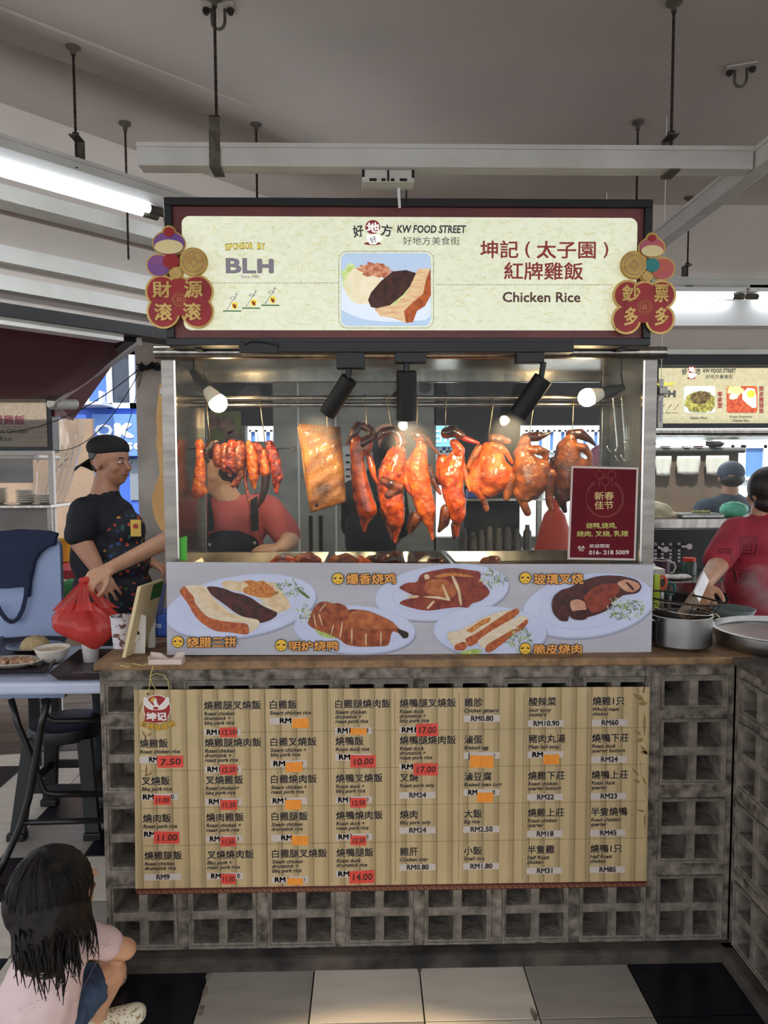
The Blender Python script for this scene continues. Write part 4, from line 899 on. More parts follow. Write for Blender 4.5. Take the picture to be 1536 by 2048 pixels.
for c in range(8):
    for r in range(5):
        it = menu_rows[c][r]
        if not it: continue
        zh, en, price = it; x = P(colx[c], 1450, MY).x; zc = rowz(r)
        if c == 0 and r > 1: x += .0015*r
        TX(ink, zh, x, zc-.0080, K2, 19.0*s1, 1, off=.034); TX(halo, zh, x-.0016, zc-.0080, MY-.0001, 19.0*s1, 1, off=.06)
        for k, t in enumerate(en): TX(ink, t, x, zc-(16.2+9.5*k)*s1-.0036, K2, 11.0*s1, .98, off=.045, shear=.22); TX(halo, t, x-.0010, zc-(16.2+9.5*k)*s1-.0036, MY-.0001, 11.0*s1, .98, off=.06, shear=.22)
        pz = zc-{1: 31.5, 2: 43.2, 3: 53.2}[len(en)]*s1
        if (c, r) in ((4, 2),): pz -= .006
        o = None
        if 'l' not in proto:
            o = MB().box(x-.001, x-.001+lw, K2-.0001, K1+.0002, pz-lh/2, pz+lh/2).build('price_label', M['label'], menu); proto['l'] = (o, x, pz)
        else:
            o0, x_, z_ = proto['l']; o = o0.copy(); col.objects.link(o); o.location = (x-x_, 0, pz-z_)
        if price: TX(inkp, price, 0, pz-.0069, K3, 13.2*s1*1.12, 1.0, off=.048, center=x+lw/2)
        if (c, r) in stk:
            k = stk[(c, r)]; bb = k[2]; g = zm if c < 3 else (zn if c < 6 else zo)
            a_ = g(k[4], 0)[0]; b_ = g(k[5], 0)[0]
            vs, fs, x0_, x1_, y0_, y1_ = textgeo(k[3], .048); wx0, wx1 = P(a_, 1500, MY).x, P(b_, 1500, MY).x; sc_ = (wx1-wx0)/(x1_-x0_)
            inkp.add([(wx0+(v.x-x0_)*sc_, K3, pz-.0069+v.y*13.2*s1*1.12) for v in vs], fs)
            if len(k) > 6:
                vs, fs, x0_, x1_, y0_, y1_ = textgeo(k[6], .03); a_, b_ = g(k[7], 0)[0], g(k[8], 0)[0]; wx0, wx1 = P(a_, 1500, MY).x, P(b_, 1500, MY).x; sc_ = (wx1-wx0)/(x1_-x0_)
                inkp.add([(wx0+(v.x-x0_)*sc_, K3, pz-.0069+(v.y-y0_)/(y1_-y0_)*.0142) for v in vs], fs)
            p0, p1 = P(bb[0], bb[3], K4), P(bb[2], bb[1], K4); rr = rd.uniform(-.03, .03); cx_, cz_ = (p0.x+p1.x)/2, (p0.z+p1.z)/2; hw, hh = (p1.x-p0.x)/2, (p1.z-p0.z)/2
            q = [(-hw, -hh), (0, -hh+rd.uniform(-.0006, .0006)), (hw, -hh+rd.uniform(-.0008, .0008)), (hw+rd.uniform(-.0006, .0006), 0), (hw, hh), (0, hh+rd.uniform(-.0006, .0006)), (-hw, hh+rd.uniform(-.0006, .0006))]
            pts_ = [(cx_+x_*math.cos(rr)-z_*math.sin(rr), K4-.0006*(1 if i in (2, 3) else 0), cz_+x_*math.sin(rr)+z_*math.cos(rr)) for i, (x_, z_) in enumerate(q)]
            m = MB(); m.prism(pts_, (0, .0003, 0)); o = m.build('price_sticker', M['redpaper' if k[0] == 'r' else 'orangepaper'], menu)
            if k[1]:
                m = MB(); w_ = bb[2]-bb[0]; h_ = bb[3]-bb[1]; T(m, k[1], (bb[0]+w_*.13, bb[1]+h_*.24, bb[2]-w_*.08, bb[3]-h_*.22), K5-.0004, off=.02, rot=.03, shear=.1); m.build('handwriting', M['ink'], o)
D('halo', S(216, 198, 156), .5); halo.build('lettering_halo', M['halo'], menu); ink.build('lettering', M['ink'], menu); o = inkp.build('lettering', M['ink'], menu)
def grid(m):
    zr_ = [rowz(r)+.033 for r in range(1, 5)]
    xs = [P(x, 1500, MY).x for x in (400, 531, 661, 790, 918, 1046.5, 1174.5)]; zt_, zb_ = P(470, 1390, MY).z, P(470, 1768, MY).z
    for x in xs: m.add([(x-.0005, K1, zb_), (x+.0005, K1, zb_), (x+.0005, K1, zt_), (x-.0005, K1, zt_)], [(0, 1, 2, 3)])
    for i, z in enumerate(zr_):
        xa, xb = P(400 if i == 0 else 278, 1500, MY).x, P(1293, 1500, MY).x; m.add([(xa, K1, z-.0005), (xb, K1, z-.0005), (xb, K1, z+.0005), (xa, K1, z+.0005)], [(0, 1, 2, 3)])
D('gridline', S(92, 70, 48), .6); part('grid_line', 'gridline', grid, menu)
# rooster emblem
def em(k, name, pts, L_): m = MB(); flat(m, [zm(*p) for p in pts], L_); m.build(name, M[k], menu)
D('emred', S(150, 34, 30), .45); D('emwhite', S(224, 216, 210), .45); D('emyel', S(206, 160, 40), .45)
em('emwhite', 'emblem', elp(208, 182, 107, 107, n=40), K1); em('emred', 'emblem', elp(208, 182, 101, 101, n=40), K1-.0002)
for s_ in (-1, 1):
    X = lambda x: 203+s_*(x-203)
    q = [(X(203), 150), (X(225), 160), (X(255), 130), (X(285), 92), (X(300), 96), (X(304), 122), (X(298), 150), (X(280), 172), (X(262), 186), (X(236), 192), (X(210), 192)]
    em('emwhite', 'emblem', q if s_ > 0 else q[::-1], K1-.0004)
    for j in range(4):
        q = [(X(238+j*14), 172-j*13), (X(242+j*14), 174-j*13), (X(262+j*12), 160-j*16), (X(260+j*12), 158-j*16)]; em('label', 'emblem', q if s_ > 0 else q[::-1], K1-.0005)
em('emwhite', 'emblem', [(186, 186), (186, 150), (176, 132), (180, 106), (192, 98), (204, 108), (206, 130), (222, 160), (222, 186), (205, 196)], K1-.0006)
em('emyel', 'emblem', [(160, 128), (158, 110), (170, 96), (190, 94), (196, 106), (184, 112), (178, 126), (168, 132)], K1-.0007)
em('emred', 'emblem', elp(198, 178, 22, 11, n=16), K1-.0008)
em('emred', 'emblem', [(118, 205), (140, 192), (180, 202), (210, 196), (250, 198), (290, 208), (286, 280), (200, 290), (112, 280)], K1-.0009)
m = MB(); T(m, '坤记', bx(zm, 124, 208, 282, 276), K1-.0011, off=.05); m.build('emblem', M['emwhite'], menu)
for off, k_, l_ in ((.11, 'gridline', .0013), (.03, 'emyel', .0016)):
    m = MB()
    for i, ch in enumerate('红牌烧腊档'):
        x = 82+i*53; y = 290+[0, 17, 24, 18, 0][i]; T(m, ch, bx(zm, x, y-14, x+48, y+36), K1-l_, off=off, rot=[-.3, -.15, 0, .15, .3][i])
    m.build('emblem', M[k_], menu)
# bamboo leaves printed at both sides
def leaf(m, f, a, b, w_): 
    dx, dy = b[0]-a[0], b[1]-a[1]; n_ = math.hypot(dx, dy); nx, ny_ = -dy/n_*w_, dx/n_*w_
    p = [a, (a[0]+dx*.35+nx, a[1]+dy*.35+ny_), (a[0]+dx*.7+nx*.7, a[1]+dy*.7+ny_*.7), b, (a[0]+dx*.7-nx*.7, a[1]+dy*.7-ny_*.7), (a[0]+dx*.35-nx, a[1]+dy*.35-ny_)]
    flat(m, [f(*q) for q in p], K1+.0002)
def leaves(m):
    for a, b, w_ in (((1345, 150), (1235, 80), 26), ((1375, 170), (1280, 175), 22), ((1345, 250), (1345, 490), 14), ((1320, 470), (1245, 415), 14), ((1340, 500), (1255, 530), 20), ((1380, 650), (1305, 560), 18), ((1380, 640), (1300, 620), 18), ((1295, 850), (1228, 770), 14), ((1305, 910), (1240, 880), 18), ((1325, 850), (1365, 940), 12), ((1350, 1180), (1270, 1160), 12), ((1350, 1190), (1345, 1340), 10)): leaf(m, zo, a, b, w_)
    for a, b in (((1340, 500), (1385, 600)), ((1300, 660), (1320, 900)), ((1330, 920), (1375, 1080))):
        leaf(m, zo, a, b, 2.5)
    for a, b, w_ in (((130, 390), (175, 370), 10), ((125, 410), (90, 345), 9), ((130, 600), (120, 720), 9), ((60, 240), (95, 120), 9), ((180, 670), (110, 700), 9), ((125, 385), (110, 440), 6)): leaf(m, zm, a, b, w_)
o = part('pattern', 'leafprint', leaves, menu)
# yellow string that ties the board up, and its nail holes
D('string', S(206, 190, 96), .5)
s_ = empty('string', P(300, 1318, -.02), 'thin yellow plastic string tied through the block hole above the menu corner', 'string')
pts = [P(262, 1327, -.016), P(280, 1330, -.018)]
T1 = [P(296, 1388, MY-.002), P(299, 1372, MY-.002), P(301, 1350, MY), P(306, 1333, -.016), PZ(308, 1325, SZ+.003), PZ(285, 1331, SZ+.003), PZ(265, 1327, SZ+.003), PZ(258, 1334, SZ+.003), PZ(240, 1331, SZ+.003)]
MB().tube(T1, .0012, 6).build('strand', M['string'], s_)
MB().tube([P(299, 1352, MY), P(312, 1347, -.012), P(328, 1350, -.010), P(336, 1362, -.010), P(338, 1380, -.012)], .0011, 6).build('strand', M['string'], s_)
MB().tube([P(300, 1352, MY), P(304, 1366, -.012), P(312, 1380, -.012)], .0011, 6).build('strand', M['string'], s_)
m = MB(); m.ell(P(296, 1388, MY-.001), .0035, n=10, m=6); m.build('knot', M['ink'], s_)
s_ = empty('string', P(1292, 1330, -.02), 'dark cord tied through the upper right corner of the menu board', 'string')
MB().tube([P(1287, 1386, MY-.002), P(1290, 1370, MY-.002), P(1291, 1350, -.012), P(1290, 1334, -.014)], .0011, 6).build('strand', M['rust'], s_)
# ================= ROAST MEATS IN THE CASE =================
def meatmat(k, c, c2, c3, sc_=12, bump=.5, bs=70, rough=.26, coat=.55):
    D(k, c, rough, c2=c2, c3=c3, scale=sc_, detail=6, bump=bump, bscale=bs, coat=coat, lo=.34, hi=.66)
meatmat('duckskin', S(84, 26, 8), S(212, 92, 22), S(164, 58, 14), 26); meatmat('duckdark', S(40, 17, 10), S(122, 58, 26), S(74, 32, 15), 34)
meatmat('chickskin', S(84, 40, 14), S(170, 88, 32), S(128, 62, 22), 30, bump=1, bs=140); meatmat('chickor', S(150, 54, 14), S(222, 108, 34), S(190, 78, 22), 30, bump=.9, bs=140)
meatmat('slabpork', S(90, 48, 16), S(206, 132, 52), S(164, 96, 34), 15, 1, 95, .42, .3); meatmat('slabside', S(170, 96, 40), S(220, 160, 90), S(200, 130, 66), 20)
meatmat('charsiu', S(56, 14, 9), S(214, 84, 36), S(138, 34, 18), 60, 1, 150); meatmat('charor', S(150, 54, 12), S(232, 128, 44), S(200, 88, 24), 50, .8, 150); meatmat('chardark', S(24, 12, 9), S(84, 34, 20), S(42, 18, 12), 50, 1, 150); meatmat('charpink', S(100, 32, 20), S(190, 100, 54), S(138, 54, 30), 70, 1, 160)
D('beak', S(70, 34, 20), .35, coat=.5, c2=S(110, 50, 28), scale=30); D('redbeak', S(170, 44, 36), .35, coat=.5); D('wire', S(176, 150, 116), .25, metal=1)
FY = .345
def fp(x, y, d=0): return P(x, y, FY+d)
fs_ = mpp(FY, 1.4)
def pchain(m, pts, n=12):
    """pts = (px, py, depth, radius px)"""
    for a, b in zip(pts, pts[1:]): m.cap(fp(*a[:3]), fp(*b[:3]), a[3]*fs_, b[3]*fs_, n)
def hook(parent_pt, x, y0, y1, lean=0, label=None, n=None):
    """S-hook of bent wire from the bar to the meat"""
    top = P(x, 796, .355); r = empty('meat_hook', top, label, 'hook', 'hooks on the bar')
    b = P(x+lean, y1, FY-.012); t = V((top.x, .36, zr1+.012))
    pts = [V((t.x-.004, .372, zr1-.004)), V((t.x-.003, .371, zr1+.010)), V((t.x, .358, zr1+.0135)), V((t.x+.002, .343, zr1+.008)), V((t.x+.003, .338, zr1-.006)), (V((t.x+.003, .338, zr1-.006))*.5+b*.5), b, b+V((.004, .012, -.012)), b+V((.006, .026, -.008))]
    MB().tube(pts, .0016, 6).build('hook_wire', M['wire'], r, smooth=True)
    return r
def meat(name, label, cat, px, fn, mk, vox=.0042, it=5, disp=.004, ds=.02, group=None):
    r = empty(name, fp(px[0], px[1]), label, cat, group); m = MB(); fn(m)
    m.blob('body', M[mk], r, vox, it, disp, ds); return r
def bit(r, name, mk, pts, vox=.003, it=3, lab=None):
    m = MB(); pchain(m, pts); o = m.blob(name, M[mk], r, vox, it)
    if lab: o['label'] = lab
    return o
# crispy pork slab
def slab():
    r = empty('roast_pork_slab', fp(650, 1030), 'large rectangular slab of golden roast pork hanging left of the ducks', 'roast pork')
    m = MB(); nx, ny_ = 14, 24; C = [fp(597, 846, -.01), fp(682, 853, .012), fp(693, 1004, .004), fp(621, 1027, -.012)]
    rd = random.Random(2)
    def g(i, j, dd):
        a, b = i/nx, j/ny_; p = (C[0]*(1-a)+C[1]*a)*(1-b)+(C[3]*(1-a)+C[2]*a)*b
        e = min(a, 1-a, b, 1-b); bul = min(e*7, 1)
        wob = .0022*math.sin(j*1.7+i*.6)+.0016*math.sin(i*2.1+j*.9)
        return p+V((.0012*math.sin(j*2.3+dd)*(1 if a in (0, 1) else 0), (-.012-.008*bul+wob) if dd == 0 else (.014+.004*bul), .0015*math.sin(i*1.9) if b in (0, 1) else 0))
    vs = [g(i, j, dd) for dd in (0, 1) for j in range(ny_+1) for i in range(nx+1)]; N = (nx+1)*(ny_+1); W_ = nx+1; fs = []
    for j in range(ny_):
        for i in range(nx): k = j*W_+i; fs += [(k, k+1, k+1+W_, k+W_), (N+k, N+k+W_, N+k+1+W_, N+k+1)]
    for j in range(ny_): k = j*W_; fs.append((k, k+W_, N+k+W_, N+k)); k += nx; fs.append((k, N+k, N+k+W_, k+W_))
    for i in range(nx): fs.append((i, N+i, N+i+1, i+1)); k = ny_*W_+i; fs.append((k, k+1, N+k+1, N+k))
    m.add(vs, fs); o = m.build('crackling', M['slabpork'], r, smooth=True); s = o.modifiers.new('s', 'SUBSURF'); s.levels = s.render_levels = 1
    bit(r, 'meat_edge', 'slabside', [(599, 856, -.006, 5), (606, 900, -.006, 4), (612, 950, -.006, 4.5), (620, 1000, -.006, 4), (624, 1018, -.006, 4)])
    m = MB(); m.ell(fp(632, 1008, -.022), (.009, .003, .012)); m.build('char_mark', M['chardark'], r, smooth=True)
slab(); hook(None, 652, 800, 895, 3, 'hook holding the pork slab')
# hooks for birds, then the birds
def duckhead(r, pts, beak, bk='beak', hm='duckdark'):
    bit(r, 'head', hm, pts); bit(r, 'beak', bk, beak, .0024, 2)
# 1: narrow half goose with bent neck
r = meat('roast_duck', 'narrow roast duck half with thick bent neck, first beside the pork slab', 'roast duck', (728, 1065), lambda m: (
    pchain(m, [(712, 884, 0, 15), (716, 925, 0, 14), (722, 960, 0, 14), (730, 995, 0, 17), (736, 1020, 0, 19), (728, 1045, 0, 9), (729, 1062, 0, 4)]), pchain(m, [(733, 900, .0, 10), (736, 880, 0, 12)]), pchain(m, [(705, 930, .02, 6), (712, 990, .03, 7), (722, 1030, .02, 6)])), 'duckskin', disp=.003)
bit(r, 'neck', 'duckdark', [(711, 890, 0, 12), (728, 886, -.004, 11), (743, 875, -.004, 10), (742, 862, 0, 9), (730, 853, 0, 8), (716, 851, 0, 9)])
duckhead(r, [(716, 852, -.002, 9), (709, 864, -.006, 10), (705, 870, -.008, 8)], [(703, 872, -.010, 6), (697, 881, -.014, 4), (692, 889, -.016, 2.4)])
bit(r, 'wing', 'duckskin', [(738, 915, -.004, 7), (744, 935, -.008, 7.5), (748, 952, -.010, 5), (754, 966, -.012, 2.6)])
hook(None, 729, 800, 895, 6, 'hook through the neck of the first duck')
# 2
r = meat('roast_duck', 'whole roast duck second from the pork slab, tucked head facing left, dark belly patch', 'roast duck', (790, 1085), lambda m: (
    pchain(m, [(798, 895, 0, 13), (792, 915, 0, 22), (784, 945, 0, 28), (780, 975, .0, 27), (785, 1010, 0, 25), (792, 1040, 0, 18), (793, 1062, 0, 8), (790, 1084, 0, 4)]),), 'duckskin', disp=.007, ds=.016)
bit(r, 'neck', 'duckdark', [(794, 902, 0, 13), (803, 885, 0, 12), (798, 868, 0, 11), (782, 861, 0, 10)]); 
duckhead(r, [(778, 862, -.002, 10), (766, 866, -.006, 10.5), (760, 874, -.008, 8)], [(761, 880, -.010, 5), (758, 889, -.012, 3), (760, 894, -.012, 1.6)])
bit(r, 'wing', 'duckskin', [(806, 935, -.004, 7), (812, 965, -.008, 7), (820, 985, -.01, 5), (825, 992, -.012, 2.5)])
o = bit(r, 'dark_patch', 'duckdark', [(770, 962, -.030, 11), (782, 968, -.034, 13), (796, 975, -.030, 12), (778, 990, -.032, 10)], lab='dark glazed belly patch')
bit(r, 'drumstick', 'duckdark', [(770, 1020, .01, 12), (778, 1050, .01, 8), (784, 1078, .005, 3)])
hook(None, 772, 800, 880, 14, 'hook through the neck of the second duck')
# 3
r = meat('roast_duck', 'bright orange roast duck in the middle with long dark bill hanging down right', 'roast duck', (864, 1080), lambda m: (
    pchain(m, [(843, 892, 0, 11), (838, 915, 0, 18), (834, 940, 0, 24), (838, 965, 0, 24), (846, 995, 0, 21), (853, 1020, 0, 20), (858, 1045, 0, 11), (863, 1062, 0, 5), (865, 1078, 0, 4)]),
    pchain(m, [(818, 930, 0, 12), (822, 960, .0, 12)])), 'chickor', disp=.007, ds=.016)
bit(r, 'neck', 'duckskin', [(845, 912, 0, 10), (846, 895, 0, 9), (840, 884, 0, 9)]); 
duckhead(r, [(832, 868, -.002, 13), (838, 872, -.004, 13), (850, 880, -.006, 9)], [(854, 878, -.008, 7), (866, 895, -.010, 4.5), (878, 909, -.012, 3)])
bit(r, 'wing', 'duckdark', [(858, 935, -.004, 7), (866, 960, -.008, 6), (876, 980, -.010, 5), (881, 988, -.012, 3)])
bit(r, 'drumstick', 'duckdark', [(832, 1035, .01, 15), (822, 1055, .012, 10), (820, 1066, .012, 4)])
hook(None, 833, 800, 868, 0, 'hook hidden behind the middle spotlight holding the orange duck')
# 4
r = meat('roast_duck', 'orange roast duck with small red bill pointing right, beside the chickens', 'roast duck', (912, 1078), lambda m: (
    pchain(m, [(919, 900, 0, 11), (912, 920, 0, 19), (903, 950, 0, 25), (905, 980, 0, 22), (912, 1005, 0, 21), (915, 1030, 0, 17), (914, 1050, 0, 7), (914, 1072, 0, 4)]),
    pchain(m, [(885, 920, .02, 13), (882, 960, .03, 11)])), 'duckskin', disp=.007, ds=.016)
bit(r, 'neck', 'duckskin', [(918, 912, 0, 11), (917, 896, 0, 10), (908, 886, 0, 9)])
duckhead(r, [(893, 866, -.002, 12), (905, 862, -.004, 12.5), (922, 871, -.006, 9)], [(928, 876, -.008, 6), (944, 882, -.010, 5), (957, 886, -.010, 3)], 'redbeak')
bit(r, 'wing', 'chickor', [(925, 930, -.004, 7), (932, 952, -.008, 6), (937, 970, -.010, 4.5), (940, 982, -.012, 3.5)])
bit(r, 'drumstick', 'duckdark', [(893, 1020, .01, 13), (888, 1045, .012, 11), (878, 1062, .012, 4)])
bit(r, 'drumstick', 'duckdark', [(908, 1050, .008, 7), (908, 1076, .008, 4)])
hook(None, 889, 800, 858, 2, 'hook with loop right of the middle spotlight holding a duck')
# chickens
def chick(label, ox, oy, mk, legs, wings, body, hk, hl):
    r = meat('roast_chicken', label, 'roast chicken', (ox, oy), lambda m: [pchain(m, b) for b in body], mk, disp=.005, ds=.025)
    for l in legs: bit(r, 'drumstick', l[0], l[1])
    for l in wings: bit(r, 'wing', l[0], l[1])
    hook(None, *hk, label=hl); return r
chick('orange-glazed roast chicken lit brightly, first chicken right of the ducks', 975, 1020, 'chickor',
  [('chickskin', [(1018, 955, -.01, 14), (1017, 978, -.012, 11), (1013, 995, -.012, 8)]), ('chickor', [(955, 975, -.008, 15), (965, 993, -.010, 9)]), ('chickskin', [(966, 995, -.008, 7), (973, 1018, -.008, 6)])],
  [('chickskin', [(985, 876, 0, 9), (1000, 878, -.004, 10), (1016, 882, -.004, 7)]), ('chickor', [(983, 890, -.014, 7), (1000, 896, -.020, 9), (1013, 905, -.014, 6), (1024, 925, -.01, 4)]), ('chickskin', [(958, 895, .0, 8), (946, 915, .002, 8), (936, 935, .004, 6)])],
  [[(975, 895, 0, 12), (982, 920, 0, 28), (985, 950, 0, 38), (975, 970, 0, 28)], [(960, 935, 0, 20), (952, 965, 0, 20)], [(1008, 945, 0, 20), (1012, 960, 0, 14)], [(985, 975, 0, 16), (995, 982, 0, 8)]],
  (984, 800, 885, -8), 'hook holding the bright orange chicken')
chick('brown roast chicken in the middle of the three, leg stretched down, wing on top', 1065, 1030, 'chickskin',
  [('chickskin', [(1100, 950, -.01, 15), (1099, 980, -.012, 10), (1098, 1005, -.012, 7), (1102, 1018, -.012, 5)]), ('chickskin', [(1040, 985, -.002, 16), (1046, 1005, -.002, 9), (1055, 1025, -.002, 8)])],
  [('duckdark', [(1050, 875, 0, 9), (1075, 873, -.004, 10), (1090, 870, -.004, 5), (1103, 864, -.004, 2)]), ('chickskin', [(1058, 898, -.016, 7), (1075, 900, -.020, 10), (1090, 905, -.014, 8), (1093, 925, -.01, 5), (1096, 938, -.008, 3)])],
  [[(1050, 880, 0, 12), (1045, 910, 0, 20), (1055, 940, 0, 32), (1060, 965, 0, 34), (1048, 985, 0, 22)], [(1080, 940, 0, 24), (1095, 960, 0, 18)], [(1068, 985, 0, 14), (1070, 990, 0, 10)]],
  (1065, 800, 895, -10), 'hook holding the middle chicken')
chick('brown roast chicken partly hidden behind the red notice', 1150, 1020, 'chickskin',
  [('duckdark', [(1120, 985, 0, 15), (1126, 1010, 0, 8), (1130, 1022, 0, 5)])],
  [('duckdark', [(1140, 868, 0, 9), (1160, 868, -.006, 11), (1180, 880, -.008, 6), (1191, 891, -.008, 2.5)]), ('chickskin', [(1148, 892, -.016, 8), (1168, 896, -.020, 9), (1180, 910, -.012, 6), (1181, 930, -.01, 4)]), ('duckdark', [(1106, 920, .01, 7), (1100, 938, .012, 4)])],
  [[(1142, 876, 0, 12), (1135, 900, 0, 24), (1135, 935, 0, 32), (1142, 965, 0, 34), (1130, 985, 0, 20)], [(1165, 940, 0, 24), (1168, 980, 0, 20)]],
  (1143, 800, 900, 0), 'hook holding the chicken by the red notice')
# barbecued pork strips on a skewer
sk = empty('skewer', fp(480, 897), 'thin twisted iron skewer run through the barbecued pork strips', 'skewer')
pts = [fp(371, 897, 0), fp(400, 898, 0), fp(480, 899, 0), fp(555, 897, 0)]
MB().tube(pts, .0022, 8).build('rod', M['rust'], sk, smooth=True)
tw = [fp(555+i*1.4, 897+1.3*math.sin(i*1.2), .002*math.cos(i*1.2)) for i in range(18)]+[fp(584, 893, 0), fp(590, 894, 0), fp(592, 898, 0), fp(589, 902, 0), fp(583, 900, 0)]
MB().tube(tw, .0020, 6).build('twisted_loop', M['rust'], sk, smooth=True)
def strip_(label, mk, *chains):
    r = empty('barbecued_pork', fp(chains[0][0][0], max(p[1] for c in chains for p in c)), label, 'barbecued pork', 'pork strips on the skewer')
    m = MB(); [pchain(m, c) for c in chains]; m.blob('meat', M[mk], r, .0034, 3, .007, .011); return r
strip_('long amber pork strip hanging at the left end of the skewer', 'charor', [(399, 888, 0, 9), (401, 920, -.006, 9), (400, 950, -.008, 12), (398, 975, -.008, 14), (396, 985, -.006, 13), (407, 982, -.006, 8)])
strip_('small blackened pork piece high on the skewer beside the amber strip', 'chardark', [(424, 888, 0, 9), (416, 900, -.006, 9), (412, 915, -.008, 6)], [(434, 884, .002, 6), (424, 890, 0, 8)])
strip_('short pinkish pork strip, left one of the middle cluster', 'charpink', [(436, 896, 0, 9), (434, 915, -.008, 10), (434, 928, -.008, 7)])
strip_('brown-red pork strip in the middle cluster, wide at the bottom', 'charpink', [(450, 894, 0, 9), (449, 915, -.008, 10), (448, 935, -.010, 9)])
strip_('reddish pork strip peaking above the skewer in the middle cluster', 'charsiu', [(464, 887, 0, 9), (460, 905, -.008, 11), (459, 930, -.010, 12), (460, 940, -.008, 9)])
strip_('thick rounded pork lump right of the middle cluster', 'charpink', [(480, 892, 0, 11), (478, 912, -.012, 13), (476, 930, -.014, 12), (470, 938, -.012, 9)])
strip_('small pink pork end slanting down under the middle cluster', 'charpink', [(483, 948, .004, 6), (474, 962, .002, 8), (466, 972, .002, 5)], [(478, 930, .006, 6), (483, 948, .004, 6)])
strip_('very thin pink pork string dangling below the skewer', 'charpink', [(492, 935, .004, 4.5), (490, 960, .002, 4.5), (495, 985, .002, 3.4), (499, 1008, 0, 2.6)], [(495, 895, .004, 6), (492, 935, .004, 4.5)])
strip_('glossy orange pork strip tapering to a point, centre right of the skewer', 'charor', [(503, 895, 0, 9), (505, 925, -.010, 11), (507, 955, -.010, 10), (509, 978, -.006, 3)], [(497, 886, .002, 6), (503, 900, 0, 8)])
strip_('dark red folded pork strip behind the right half of the skewer', 'charsiu', [(512, 890, .006, 7), (520, 900, .004, 8), (519, 930, .004, 7), (517, 945, .004, 5)])
strip_('orange-topped pork strip with a long blackened tail', 'charor', [(529, 905, -.002, 7), (530, 935, -.012, 10), (530, 945, -.012, 10)])
o = bit(bpy.data.objects['barbecued_pork.010'] if 'barbecued_pork.010' in bpy.data.objects else None, 'burnt_tail', 'chardark', [(532, 948, -.008, 9), (530, 975, -.006, 8), (523, 1000, -.004, 6), (517, 1014, -.004, 2.5)], lab='long blackened tail')
strip_('thick bright red-orange pork strip at the right end of the skewer', 'charsiu', [(540, 888, 0, 8), (544, 905, -.008, 13), (552, 930, -.012, 12), (555, 955, -.010, 11), (552, 970, -.006, 7), (554, 985, -.004, 4)])
hook(None, 413, 800, 893, 8, 'hook at the left end of the skewer'); hook(None, 519, 800, 893, 12, 'hook at the right end of the skewer')
# spare hooks bunched at the right end of the bar
for i, (x, yb, ln, lb) in enumerate(((1226, 905, 8, 'leftmost spare hook of the bunch near the right post'), (1243, 925, 12, 'second spare hook of the bunch'), (1254, 924, 14, 'long spare hook in the middle of the bunch'), (1262, 895, 14, 'shorter spare hook at the right of the bunch'))):
    t = P(x, 800, .34); r = empty('meat_hook', t, lb, 'hook', 'spare hooks'); b = P(x+8, yb-14, .33)
    pts = [t+V((-.004, .018, 0)), t+V((-.002, .012, .016)), t+V((0, -.006, .014)), t, b, b+V((-.004, 0, -.018)), b+V((-.016, 0, -.026)), b+V((-.028, 0, -.018)), b+V((-.036, 0, .002))]
    MB().tube(pts, .0026, 8).build('hook_wire', M['chrome'], r, smooth=True)
# cut pieces lying in the trays
TZ = CF+.0055
def piece(label, x, yd, ch, mk, sz=1):
    y0 = yd; c = P(x, 1110, y0); r = empty('roast_piece', (c.x, y0, TZ), label, 'roast meat', 'cut pieces in the trays'); m = MB(); s = fs_*sz
    rmin = min(q[2]-q[3] for q in ch)
    for a, b in zip(ch, ch[1:]): m.cap((c.x+a[0]*s, y0+a[1]*s, TZ+.004+(a[2]-rmin)*s), (c.x+b[0]*s, y0+b[1]*s, TZ+.004+(b[2]-rmin)*s), a[3]*s, b[3]*s)
    m.blob('meat', M[mk], r, .0042, 3, .008, .016); return r
piece('reddish roast duck piece in the left tray, at its right end', 566, .25, [(-20, 0, 8, 9), (-6, 0, 12, 15), (14, 3, 10, 14), (24, 0, 6, 6)], 'duckskin')
r = piece('pale cut half bird showing its hollow, next to the reddish piece', 612, .26, [(-22, 0, 8, 7), (-12, 2, 18, 9), (6, 2, 22, 10), (22, 2, 12, 9), (26, 0, 3, 6)], 'charpink')
piece('browned chicken quarter at the left of the middle tray', 690, .25, [(-20, 0, 10, 14), (0, 0, 14, 15), (18, 4, 8, 12)], 'chickskin')
piece('bright orange duck leg piece lying in the middle tray', 730, .22, [(-10, 0, 20, 7), (0, 0, 10, 11), (14, 0, 4, 8)], 'charor')
piece('dark brown meat chunk behind the orange piece', 752, .30, [(-12, 0, 12, 12), (8, 0, 14, 14)], 'duckdark')
piece('dark brown meat chunk under the second duck tail', 785, .27, [(-12, 0, 12, 14), (6, 0, 15, 17), (14, 3, 8, 12)], 'duckdark')
piece('small dark cube of blood-red meat at the right edge of the middle tray', 871, .27, [(-8, 0, 8, 10), (8, 0, 9, 11)], 'duckdark')
piece('lone small browned piece in the right tray', 981, .27, [(-10, 0, 8, 11), (8, 0, 10, 13)], 'chickskin')
# loose wire ties in the left tray
r = empty('wire_tie', P(412, 1105, .28), 'tangle of thin wire lying in the corner of the left tray', 'wire')
c = P(412, 1108, .28); rd = random.Random(3); p = []
for i in range(26): a = i*.9; p.append(V((c.x+.03*math.cos(a)*(1+.3*math.sin(i))+.001*i, .24+.02*math.sin(a*.8), TZ+.008+.02*abs(math.sin(i*.7)))))
MB().tube(p, .0011, 5).build('wire_loop', M['chrome'], r, smooth=True)
